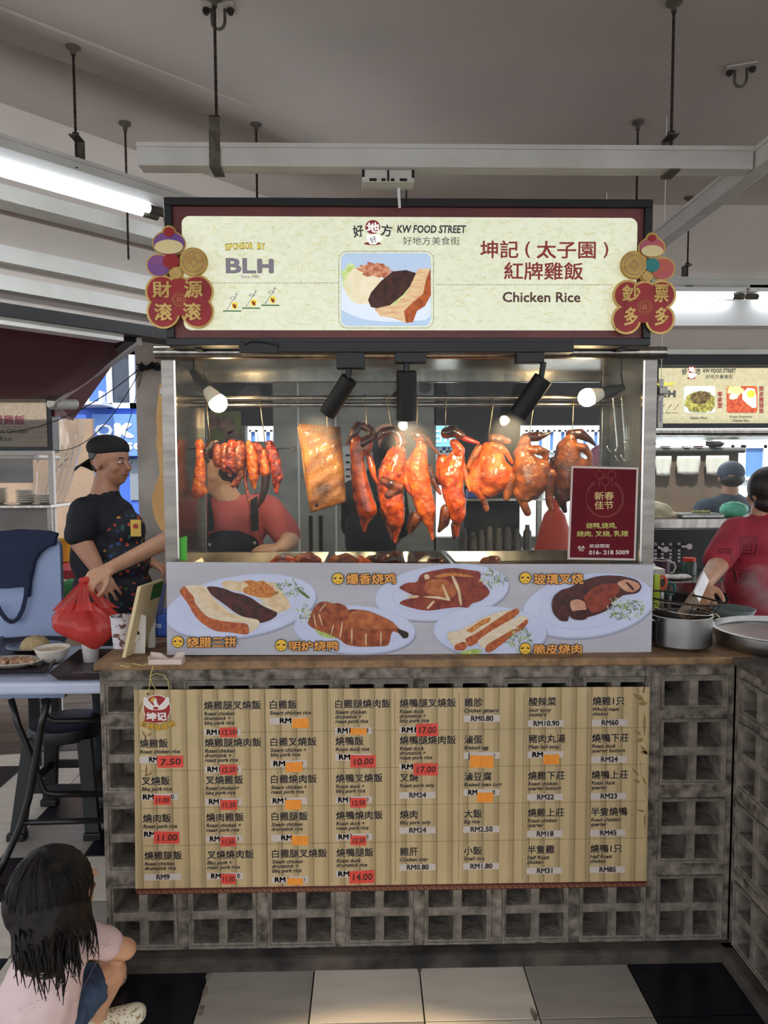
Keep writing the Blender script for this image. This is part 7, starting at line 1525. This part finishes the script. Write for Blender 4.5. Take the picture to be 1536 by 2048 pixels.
D('pinkpl', S(180, 100, 130), .4, alpha=.85); c = P(1205, 925, 1.3); r = empty('pink_cup', (c.x, 1.3, c.z-.08), 'pink plastic bag of cups hanging beyond the last chicken', 'cup'); m = MB(); m.ell((c.x, 1.3, c.z), (.07, .05, .09)); m.blob('bag_body', M['pinkpl'], r, .008, 3, .03, .03); MB().tube([(c.x, 1.3, c.z+.08), (c.x, 1.3, HC)], .002, 5).build('string', M['white'], r)
# ================= PILLARS, AWNING, NEIGHBOUR STALL LEFT =================
D('pillar', S(196, 186, 174), .85, c2=S(164, 155, 144), scale=6, detail=8, bump=.3, bscale=40)
px0 = P(274, 900, 1.62).x
m = MB(); m.box(px0, px0+.30, 1.62, 1.92, 0, HC); tag(m.build('trim_11', M['pillar'], bevel=.006), kind='structure')
# cables knotted around the pillar
cb_ = empty('cable_bundle', P(300, 735, 1.58), 'tangle of dark cables tied around the grey pillar', 'cable'); rd = random.Random(2)
for i in range(7): p = [P(272+k*11, 733+rd.uniform(-9, 9), 1.59+rd.uniform(-.01, .02)) for k in range(7)]; MB().tube(p, .005, 6).build('cable', M['black'], cb_, smooth=True)
def sag(a, b, s_, label, r_=.003):
    p = []
    for k in range(17): t = k/16; q_ = a.lerp(b, t); q_.z -= s_*4*t*(1-t); p.append(q_)
    o = MB().tube(p, r_, 6).build('wire', M['black'], smooth=True); tag(o, label, 'wire')
sag(P(282, 735, 1.57), P(-60, 860, 2.2), .12, 'dark wire sagging from the pillar past the sign at the left edge'); sag(P(280, 742, 1.57), P(105, 900, 2.2), .12, 'dark wire sagging from the pillar to the post of the left stall', .0025); sag(P(284, 740, 1.6), P(245, 885, 1.7), .02, 'thin wire running down beside the pillar to the man', .002)
# awning
aw = empty('awning', P(100, 740, 1.8), 'burgundy cloth awning sloping down above the left stall', 'awning'); D('awncloth', S(92, 30, 42), .75, c2=S(78, 24, 36), scale=3, stretch=(1, 6, 1))
A1 = PP(-420, 575, WQ, .0); A2 = PP(264, 676, WQ, .0); z_ = (A1.z+A2.z)/2; A1.z = A2.z = PP(100, 652, WQ).z
B2 = P(104, 796, 2.22); B1 = P(-700, 760, 2.22); B1.z = B2.z+.0
m = MB(); N_ = 10; vs = []
for j in range(N_+1):
    for i in range(N_+1): q_ = (A1.lerp(A2, i/N_)).lerp(B1.lerp(B2, i/N_), j/N_); q_.z -= .05*math.sin(math.pi*j/N_)+.006*math.sin(i*2.2); vs.append(q_)
m.add(vs, [(j*(N_+1)+i, j*(N_+1)+i+1, (j+1)*(N_+1)+i+1, (j+1)*(N_+1)+i) for j in range(N_) for i in range(N_)]); o = m.build('cloth', M['awncloth'], aw, smooth=True); q_ = o.modifiers.new('s', 'SOLIDIFY'); q_.thickness = .003
m = MB(); m.beam(A2, B2, .05, .035); m.build('side_bar', M['darkframe'], aw); m = MB(); m.beam(A2+V((.03, .0, -.01)), B2+V((.03, 0, -.01)), .02, .04); m.build('side_rail', M['chan'], aw)
c1, c2_, c3_ = P(262, 684, 2.0), P(247, 692, 2.2), P(148, 800, 2.9); c4_ = P(142, 840, 2.9); c5_ = P(105, 832, 2.3); c6_ = P(105, 800, 2.25)
m = MB(); m.prism([c1, c2_, c3_, c4_, c5_, c6_], (.01, .01, -.003)); m.build('valance', M['awncloth'], aw)
m = MB(); m.tube([P(104, 808, 2.25), P(148, 808, 2.5)], .035, 14); m.build('roller_tube', M['panelg'], aw, smooth=True, auto=True)
# left stall: lit-out sign box, post, shelf
D('signoff', S(150, 138, 122), .5, c2=S(134, 122, 106), scale=60); YLs = 2.30
r = empty('stall_sign', P(30, 905, YLs), 'unlit beige chicken rice sign at the left edge in an aluminium frame', 'sign')
xA, xB = P(-260, 850, YLs).x, P(104, 850, YLs).x; zA, zB = P(50, 788, YLs).z, P(50, 905, YLs).z
m = MB(); m.box(xA, xB, YLs, YLs+.1, zB, zA); m.build('sign_box', M['frame'], r, bevel=.004)
m = MB(); m.box(xA+.02, xB-.03, YLs-.003, YLs, zB+.035, zA-.03); m.build('panel', M['signoff'], r)
m = MB(); m.box(xA, xB+.01, YLs-.03, YLs-.0, zA-.01, zA+.015); m.box(xA, xB+.01, YLs-.03, YLs-.0, zB-.015, zB+.01); m.build('metal_edge', M['chan'], r)
D('lpurple', S(112, 44, 62), .5)
m = MB(); T(m, '煲雞飯', (-14, 830, 49, 849.5), YLs-.004, off=.02); m.build('lettering', M['lpurple'], r); m = MB(); T(m, 'Claypot Chicken', (-31, 857.5, 55, 869.5), YLs-.004, off=.01); T(m, 'Rice', (0, 872, 23, 882), YLs-.004, off=.01); m.build('lettering', M['ink'], r)
m = MB(); m.box(xA, P(96, 850, YLs).x, YLs-.0035, YLs-.003, P(40, 854, YLs).z-.001, P(40, 854, YLs).z+.001); m.build('dotted_line', M['ink'], r)
pl = empty('stall_post', (xB-.01, YLs+.02, 0), 'slim aluminium post carrying the beige stall sign', 'post'); MB().box(xB-.018, xB+.012, YLs-.03, YLs+.0-.001, 0, zB-.016).build('post_shaft', M['chan'], pl)
r = empty('range_hood', P(0, 930, YLs), 'steel hood light under the beige sign', 'hood'); m = MB(); m.box(xA, P(66, 920, YLs).x, YLs+.0, YLs+.4, P(30, 918, YLs).z, zB-.016); m.build('hood_body', M['chan'], r, bevel=.012); m = MB(); m.box(xA, P(62, 960, YLs).x, YLs+.03, YLs+.035, P(30, 966, YLs).z, P(30, 918, YLs).z-.001); m.build('hanging_board', M['panelg'], r)
shf = empty('plate_shelf', P(60, 1016, YLs), 'grey steel shelf with plate stacks at the left edge', 'shelf'); zs_ = P(60, 1008, YLs).z; m = MB(); m.box(xA, P(119, 1010, YLs).x, YLs-.12, YLs+.25, zs_-.02, zs_); m.build('shelf_board', M['steelh'], shf, bevel=.003); m = MB(); m.box(xA, P(100, 1010, YLs).x, YLs, YLs+.02, .2, zs_-.021); m.build('back_sheet', M['panelg'], shf)
for x in (P(115, 1010, YLs).x-.02, xA+.02): MB().box(x, x+.025, YLs-.1, YLs-.075, 0, zs_-.02).build('leg', M['steel'], shf)
def stack(x, n, r_, label):
    c = V((P(x, 1000, YLs).x, YLs+.03, zs_+.001))
    for k in range(n):
        o = MB().lathe([(.001, 0), (r_*.5, 0), (r_*.9, .012), (r_, .016), (r_*.95, .018), (r_*.5, .006), (.001, .006)], c+V((0, 0, k*.0135)), 28).build('plate', M['ceram'], smooth=True); tag(o, label, 'plate', 'plates stacked on the left shelf, '+label.split(',')[0].split('in the ')[-1])
stack(48, 6, .062, 'white plate in the taller stack on the left shelf, rim outwards'); stack(87, 4, .060, 'white plate in the lower stack on the left shelf, nearer the post')
stack(-10, 7, .06, 'white plate in the stack cut by the left edge of the photo')
# clear plastic curtain
cm = glass_mat('curtain', (.90, .90, .90, 1), .22); r = empty('plastic_curtain', P(140, 960, 2.6), 'crumpled clear plastic curtain hanging beside the left stall', 'curtain')
vs = []; a_, b_ = P(60, 835, 2.6), P(165, 835, 2.6); zbot = P(120, 1010, 2.6).z
for j in range(17):
    for i in range(25):
        t, s_ = i/24, j/16; x = a_.x+(b_.x-a_.x)*(t*(1-.42*s_*s_)); vs.append(V((x, 2.6+.03*math.sin(i*1.9+j*.35)+.015*math.sin(i*4.1-j*.8), a_.z+(zbot-a_.z)*s_)))
m = MB(); m.add(vs, [(j*25+i, j*25+i+1, (j+1)*25+i+1, (j+1)*25+i) for j in range(16) for i in range(24)]); m.build('sheet', cm, r, smooth=True)
D('brownbd', S(158, 136, 116), .7, c2=S(138, 118, 100), scale=4); m = MB(); a_, b_ = P(-200, 838, 3.4), P(188, 985, 3.4); m.box(a_.x, b_.x, 3.4, 3.44, 0, a_.z); o = m.build('banner_cloth', M['brownbd']); tag(o, 'beige cloth screen behind the plastic curtain', 'screen')
m = MB(); T(m, '★', (111, 900, 136, 935), 3.395); o2 = m.build('star_print', M['signoff']); o2.parent = o; o2.location = o2.location-o.location
# ================= OUTSIDE =================
D('bluefac', S(60, 100, 190), .7, c2=S(50, 88, 176), scale=1); D('whitefac', S(225, 228, 232), .8); D('winglass', S(40, 50, 64), .15); D('okblue', S(90, 130, 200), .6); D('asphalt', S(120, 120, 120), .9, c2=S(100, 100, 100), scale=3); D('signlight', S(120, 190, 240), .5); D('shutter', S(150, 160, 172), .6)
m = MB(); m.box(-30, 30, 5.2, 40, -.12, -.02); o = m.build('trim_12', M['asphalt']); tag(o, kind='structure')
m = MB(); m.box(-30, 30, -30, -6.0, -.12, -.02); o = m.build('trim_13', M['asphalt']); tag(o, kind='structure')
YO = 9.0
def fac(name, x0, x1, y0, y1, mk, label, z1=None):
    a, b = P(x0, 900, YO), P(x1, 900, YO); r = empty(name, ((a.x+b.x)/2, YO, 0), label, 'building'); m = MB(); m.box(a.x, b.x, YO, YO+3, 0, z1 or 9); m.build('wall', M[mk], r); return r
def win(r, x0, y0, x1, y1, pane='winglass', fr_=.08):
    a, b = P(x0, y1, YO), P(x1, y0, YO); m = MB(); t = fr_
    m.box(a.x, b.x, YO-.06, YO, b.z-t, b.z); m.box(a.x, b.x, YO-.06, YO, a.z, a.z+t); m.box(a.x, a.x+t, YO-.06, YO, a.z, b.z); m.box(b.x-t, b.x, YO-.06, YO, a.z, b.z); f_ = m.build('window', M['whitefac'], r)
    m = MB(); m.box(a.x+t, b.x-t, YO-.02, YO-.005, a.z+t, b.z-t); m.build('pane', M[pane], f_)
bl_ = fac('building', 20, 330, 0, 0, 'bluefac', 'blue street building with white framed windows seen left of the pillar')
win(bl_, 217, 700, 270, 817); win(bl_, 140, 760, 168, 817); win(bl_, 60, 700, 120, 817)
for x in (176, 208): m = MB(); a, b = P(x-2.5, 812, YO-.35), P(x+2.5, 784, YO-.35); m.box(a.x, b.x, YO-.5, YO-.35, a.z, b.z); m.build('bracket', M['whitefac'], bl_)
m = MB(); a, b = P(150, 812, YO-.35), P(215, 806, YO-.35); m.box(a.x, b.x, YO-.6, YO-.005, a.z, b.z); m.build('ledge', M['whitefac'], bl_)
ok = empty('shop_sign', P(230, 915, YO-.2), 'pale blue shop sign with white letters OK on the street', 'sign'); m = MB(); a, b = P(186, 912, YO-.2), P(290, 828, YO-.2); m.box(a.x, b.x, YO-.2, YO-.01, a.z, b.z); m.build('sign_box', M['okblue'], ok)
m = MB(); T(m, 'O', (190, 848, 225, 873), YO-.21, off=.03); T(m, 'K', (228, 846, 268, 876), YO-.21, off=.08); T(m, 'so', (250, 885, 290, 900), YO-.21, off=.03); m.build('lettering', M['whitefac'], ok)
m = MB()
for k in range(12): a = P(258+k*1.5, 990, YO-.1); m.box(a.x, a.x+.006, YO-.03, YO-.005, P(260, 1000, YO).z, P(260, 918, YO).z)
o = m.build('shutter_slats', M['shutter'], bl_); o['kind'] = 'stuff'
wh = fac('building', 480, 1340, 0, 0, 'whitefac', 'bright white street building seen through the window of the stall')
for x in range(1050, 1300, 22): win(wh, x, 860, x+15, 905, 'okblue', .03); win(wh, x, 915, x+15, 985, 'shutter', .03)
for x in (500, 530, 880, 900): win(wh, x, 860, x+15, 905, 'okblue', .03)
r = empty('street_sign', P(892, 892, YO-.3), 'sky-blue street sign with white letters beyond the window', 'sign'); m = MB(); a, b = P(866, 893, YO-.3), P(916, 852, YO-.3); m.box(a.x, b.x, YO-.3, YO-.01, a.z, b.z); m.build('sign_box', M['signlight'], r); m = MB(); T(m, 'EFA', (869, 860, 904, 885), YO-.31, off=.02); m.build('lettering', M['whitefac'], r)
rb_ = fac('building', 1340, 1900, 0, 0, 'whitefac', 'bright white street building behind the right-hand stall')
win(rb_, 1480, 890, 1530, 960, 'okblue', .05); win(rb_, 1420, 890, 1465, 960, 'shutter', .05)
# ================= RIGHT-HAND STALL =================
YS = 2.30
x0, x1 = P(1296, 800, YS).x, P(1760, 800, YS).x; zt_, zb_ = P(1420, 722, YS).z, P(1420, 855, YS).z
r = empty('stall_sign', ((x0+x1)/2, YS, zb_), 'lit cream noodle sign of the neighbouring stall at right', 'sign'); m = MB(); m.box(x0, x1, YS, YS+.12, zb_, zt_); m.build('sign_box', M['frame'], r, bevel=.005)
pa, pb = P(1318, 736, YS-.004), P(1740, 846, YS-.004); m = MB(); m.box(pa.x, pb.x, YS-.004, YS, pb.z, pa.z); D('signpanel2', S(186, 180, 150), .5, emit=.08, c2=S(170, 166, 134), scale=60); m.build('panel', M['signpanel2'], r)
logo(r, lambda x, y: (1364+(x-706)*.478, 734+(y-445)*.52), YS-.005, 'ig', 'ired', 'iwhite')
z4 = lambda x, y: (1290+x*.205, 700+y*.205)
m = MB(); T(m, 'BL', bx(z4, 75, 392, 215, 458), YS-.006, off=.05); T(m, 'H', bx(z4, 222, 392, 300, 458), YS-.006, off=.06); T(m, 'Hakka Mee', bx(z4, 438, 648, 604, 672), YS-.006, off=.01); T(m, 'Crispy Drumstick', bx(z4, 826, 638, 1044, 664), YS-.006, off=.01); T(m, 'Chicken Rice', bx(z4, 852, 674, 1014, 698), YS-.006, off=.01); m.build('lettering', M['ig'], r)
m = MB(); T(m, 'SPONSOR BY', bx(z4, 20, 316, 296, 346), YS-.006, off=.03); m.build('lettering', M['iyel'], r)
m = MB()
for i, ch in enumerate('客家面'): T(m, ch, bx(z4, 708, 404+i*56, 756, 452+i*56), YS-.006, off=.02)
for i, ch in enumerate('脆皮雞腿飯'): T(m, ch, bx(z4, 1112, 350+i*54, 1160, 398+i*54), YS-.006, off=.02)
m.build('lettering', M['ired'], r)
m = MB()
for k in range(3): 
    o_ = (-60+k*68, 0); pg(m, [(232+o_[0]-40, 606), (236+o_[0]-40, 600), (292+o_[0]-40, 525), (296+o_[0]-40, 528)][::-1], YS-.006, z4); pg(m, [(190+o_[0], 610), (246+o_[0], 610), (246+o_[0], 614), (190+o_[0], 614)][::-1], YS-.006, z4)
m.build('arrow_mark', M['ig'], r)
DE('noodle', S(90, 84, 40), c2=S(170, 166, 80), scale=60, e=.5, detail=8); DE('noodle_d', S(48, 36, 26), c2=S(120, 100, 60), scale=70, e=.4); DE('dishred', S(150, 52, 30), c2=S(190, 90, 50), scale=60, e=.5); DE('egg', S(232, 190, 60), e=.6)
def pz(k, name, pts, l): m = MB(); flat(m, [z4(*p) for p in pts], YS-.005-l*.0004); m.build(name, M[k], r)
pz('ibl', 'noodle_photo', rrect(382, 352, 684, 612, 24), 0); pz('noodle', 'noodle_photo', clip(elp(540, 510, 158, 110, 0, jag=.06, seed=1), 384, 354, 682, 608), 1); pz('noodle_d', 'noodle_photo', elp(545, 465, 100, 60, -8, jag=.14, seed=3), 2)
pz('dishred', 'rice_photo', rrect(796, 352, 1096, 612, 24), 0); pz('f_green', 'rice_photo', clip(elp(880, 390, 80, 50, 0, jag=.2, seed=5), 800, 354, 1090, 600), 1); pz('iwhite', 'rice_photo', [(950, 420), (1000, 370), (1070, 380), (1085, 450), (1085, 560), (1050, 565), (990, 520), (950, 480)], 2); pz('egg', 'rice_photo', elp(1035, 428, 42, 36), 3); pz('f_pale', 'rice_photo', elp(865, 455, 45, 30, jag=.25, seed=7), 3)
# its case: rail, tubes, glass, counter
r = empty('neighbour_case', ((x0+x1)/2, YS+.2, 0), 'stainless glass case of the neighbouring stall under the noodle sign', 'display case')
X2 = lambda px: P(px, 950, YS).x
Z2 = lambda py: P(1420, py, YS).z
MB().tube([(X2(1300), YS-.01, Z2(865)), (x1, YS-.01, Z2(866))], .018, 14).build('top_rail', M['steelh'], r, smooth=True, auto=True)
MB().box(X2(1300), x1, YS+.02, YS+.5, Z2(872)-.005, Z2(868)).build('roof_panel', M['steelh'], r)
MB().box(X2(1300), x1, YS+.01, YS+.014, Z2(1030), Z2(872)).build('front_glass', M['glass'], r)
MB().box(X2(1300), x1, YS-.05, YS+.5, Z2(1052)-.01, Z2(1036)).build('counter_shelf', M['steelh'], r, bevel=.003)
MB().box(X2(1300), x1, YS+.0, YS+.06, 0, Z2(1053)-.012).build('counter_front', M['dark'], r)
batten((X2(1305), YS+.12, Z2(886)), (X2(1440), YS+.12, Z2(886)), 'tube light inside the neighbouring glass case', mt='tube_far', two=True, wd=.04)
D('brownwall', S(96, 78, 64), .8, c2=S(78, 64, 54), scale=4); YQ = 3.45
m = MB(); a, b = P(1290, 1080, YQ), P(1477, 903, YQ); m.box(a.x, b.x, YQ, YQ+.04, .5, b.z); o = m.build('brown_partition', M['brownwall']); tag(o, 'brown partition board behind the neighbouring case with three towels', 'partition')
MB().tube([(a.x, YQ-.03, b.z+.01), (b.x+.03, YQ-.03, b.z+.01)], .022, 12).build('partition_rail', M['rackp'], smooth=True, auto=True); tag(bpy.data.objects['partition_rail'], 'grey rail on top of the brown partition', 'rail')
D('towel', S(196, 192, 184), .9, bump=.4, bscale=200)
for k, (xa, xb, ya, yb) in enumerate(((1312, 1343, 912, 950), (1354, 1400, 912, 947), (1412, 1457, 911, 948))):
    a_, b_ = P(xa, yb, YQ-.055), P(xb, ya, YQ-.055); vs = []
    for j in range(7):
        for i in range(9): t = i/8; vs.append(V((a_.x+(b_.x-a_.x)*t+.01*math.sin(j*.9)*(t-.5), YQ-.055+.006*math.sin(i*1.6+j*.3), b_.z+(a_.z-b_.z)*j/6-(.012*math.sin(t*3) if j == 6 else 0))))
    m = MB(); m.add(vs, [(j*9+i, j*9+i+1, (j+1)*9+i+1, (j+1)*9+i) for j in range(6) for i in range(8)]); o = m.build('towel', M['towel'], smooth=True); q_ = o.modifiers.new('s', 'SOLIDIFY'); q_.thickness = .004
    tag(o, ['white towel on the brown partition, nearest the case post', 'white towel in the middle of the brown partition', 'white towel at the right of the brown partition by the capped person'][k], 'towel')
for k, (x, w_, h__, mk, lb) in enumerate(((1330, 14, 10, 'towel', 'pale parcel on the partition top at its left end'), (1371, 9, 22, 'chrome', 'clear steel canister standing on the partition top'), (1396, 14, 14, 'duckskin', 'reddish bundle on the partition top'), (1430, 18, 12, 'dark', 'dark bowl on the partition top'))):
    c = P(x, 900, YQ-.03); s_ = mpp(YQ); zz_0 = b.z+.033; m = MB()
    if k == 1: m.lathe([(.001, 0), (w_*s_, 0), (w_*s_, h__*s_), (.001, h__*s_)], (c.x, YQ-.03, zz_0), 16); o = m.build('canister', M[mk], smooth=True, auto=True)
    else: m.lathe([(.001, 0), (w_*s_*.6, 0), (w_*s_, h__*s_*.6), (w_*s_*.5, h__*s_), (.001, h__*s_)], (c.x, YQ-.03, zz_0), 14); o = m.build(['parcel', 'canister', 'bundle', 'bowl'][k], M[mk], smooth=True)
    tag(o, lb, ['parcel', 'canister', 'bundle', 'bowl'][k])
# items on the neighbour's counter
D('beigecloth', S(206, 188, 160), .85, c2=S(190, 170, 144), scale=10)
c = P(1325, 1036, YS+.06); m = MB(); m.ell((P(1318, 1030, YS).x, YS+.08, Z2(1036)+.03), (.12, .06, .075)); m.ell((P(1350, 1030, YS).x, YS+.08, Z2(1036)+.01), (.07, .05, .03)); o = m.blob('cloth_heap', M['beigecloth'], None, .008, 3, .02, .04); tag(o, 'heap of beige cloth on the neighbouring counter beside the case post', 'cloth')
r = empty('food_tray', (X2(1400), YS+.06, Z2(1036)+.001), 'dark rimmed tray with green vegetables on the neighbouring counter', 'tray'); m = MB(); m.box(X2(1362), X2(1446), YS-.03, YS+.16, Z2(1036)+.001, Z2(1036)+.028); m.build('tray_body', M['alu'], r, bevel=.006); D('leafgreen', S(110, 130, 50), .6, c2=S(180, 150, 90), scale=40); m = MB()
for k in range(6): m.ell((X2(1400+k*5), YS+.06+.02*math.sin(k*2), Z2(1036)+.034), (.02, .02, .012), None, 10, 6)
m.blob('vegetables', M['leafgreen'], r, .006, 2, .01, .01)
D('mintbag', S(90, 170, 140), .4); m = MB(); m.ell((X2(1486), YS+.1, Z2(1036)+.045), (.09, .07, .055)); o = m.blob('mint_bag', M['mintbag'], None, .008, 3, .015, .03); tag(o, 'mint green bag of food on the neighbouring counter', 'bag')
# dark lower kitchen at right, with numbered holder, mug, cloth
YD = 1.55; zc_ = P(1360, 1150, YD).z
kt = empty('cooking_station', (P(1420, 1150, YD).x, YD, 0), 'dark steel cooking station behind the strainer', 'station')
m = MB(); m.box(P(1300, 1150, YD).x, 2.6, YD-.25, YD+.35, zc_-.05, zc_); m.build('worktop', M['steelh'], kt); m = MB(); m.box(P(1300, 1150, YD).x, 2.6, YD-.24, YD+.34, 0, zc_-.05); m.build('cabinet', M['dark'], kt)
m = MB(); a, b = P(1302, 1140, YD+.2), P(1470, 1058, YD+.2); m.box(a.x, b.x, YD+.2, YD+.23, zc_+.001, b.z); m.build('back_board', M['black'], kt)
D('numw', S(200, 200, 200), .5)
nh = kt
for k, (ch, x) in enumerate((('5', 1311), ('4', 1325), ('6', 1341), ('8', 1358))):
    m = MB(); T(m, ch, (x-3, 1085, x+3.5, 1091), YD+.199, off=.01); m.build('number', M['numw'], nh); m = MB()
    for j in range(4): a = P(x-2.5, 1103+j*7, YD+.199); b = P(x+2.5, 1099+j*7, YD+.199); m.box(a.x, b.x, YD+.198, YD+.1995, a.z, b.z)
    m.build('number_label', M['paper'], nh)
for k, (x, y, dx, dy) in enumerate(((1316, 1094, 12, 5), (1363, 1093, 12, 0))):
    a, b = P(x, y, YD+.17), P(x+dx, y+dy, YD+.17); m = MB(); m.beam(a, b, .012, .003, V((0, -1, 0))); m.lathe([(.001, 0), (.016, 0), (.016, .003), (.001, .003)], b+V((.01, 0, 0)), 16, V((0, -1, 0))); o = m.build('tag_spoon', M['paper']); tag(o, ['pale numbered tag hanging below the number 5', 'pale numbered tag hanging beside the number 8'][k], 'tag')
D('mugp', S(70, 40, 60), .35); c = P(1322, 1146, YD-.05); c.z = zc_+.001; r = empty('mug', c, 'dark purple enamel mug with white rim and handle', 'mug'); MB().lathe([(.001, 0), (.042, 0), (.044, .085), (.041, .085), (.039, .004), (.001, .004)], c, 28).build('mug_body', M['mugp'], r, smooth=True, auto=True); MB().tube([c+V((.0435, 0, .07)), c+V((.065, 0, .072)), c+V((.075, 0, .05)), c+V((.065, 0, .022)), c+V((.0435, 0, .015))], .0045, 8).build('mug_handle', M['ceram'], r, smooth=True); MB().tube([c+V((.043*math.cos(t), .043*math.sin(t), .086)) for t in [2*math.pi*k/24 for k in range(24)]], .0022, 6, closed=True).build('rim', M['ceram'], r, smooth=True)
m = MB(); a = P(1335, 1150, YD-.12); 
for k in range(5): m.ell((a.x+k*.03-.04, YD-.14+.01*math.sin(k*2), zc_+.013), (.035, .045, .012), None, 12, 8)
o = m.blob('dish_cloth', M['towel'], None, .006, 3, .008, .03); tag(o, 'white dish cloth lying in front of the purple mug', 'cloth')
D('bottleg', S(60, 84, 74), .3, alpha=.95); c = P(1378, 1148, YD-.0); c.z = zc_+.001; r = empty('jar', c, 'greenish jar with red lid on the cooking station', 'jar'); MB().lathe([(.001, 0), (.036, 0), (.036, .06), (.03, .07), (.001, .07)], c, 24).build('glass_body', M['bottleg'], r, smooth=True, auto=True); MB().lathe([(.001, .071), (.032, .071), (.032, .09), (.001, .09)], c, 24).build('lid', M['redtub'], r, smooth=True, auto=True)
# rail and label strip beside the case
m = MB(); a, b = P(1316, 855, .58), P(1327, 758, .58); 
o = m.box(a.x, b.x, .578, .582, a.z, b.z).build('label_strip', M['numw']); tag(o, 'tall narrow white label hanging beside the right post of the case', 'label')
m = MB(); T(m, 'VIT EUNT HTNEMS', (1318.5, 790, 1323, 850), .577, off=.0) if False else m.box(a.x+.004, b.x-.006, .5765, .5775, a.z+.02, a.z+.10); q_ = m.build('print', M['igrey'], None); q_.parent = o; q_.location = q_.location-o.location
q_ = MB().tube([((a.x+b.x)/2, .58, b.z), ((a.x+b.x)/2, .58, HC)], .0012, 5).build('hanging_string', M['white']); q_.parent = o; q_.location = q_.location-o.location
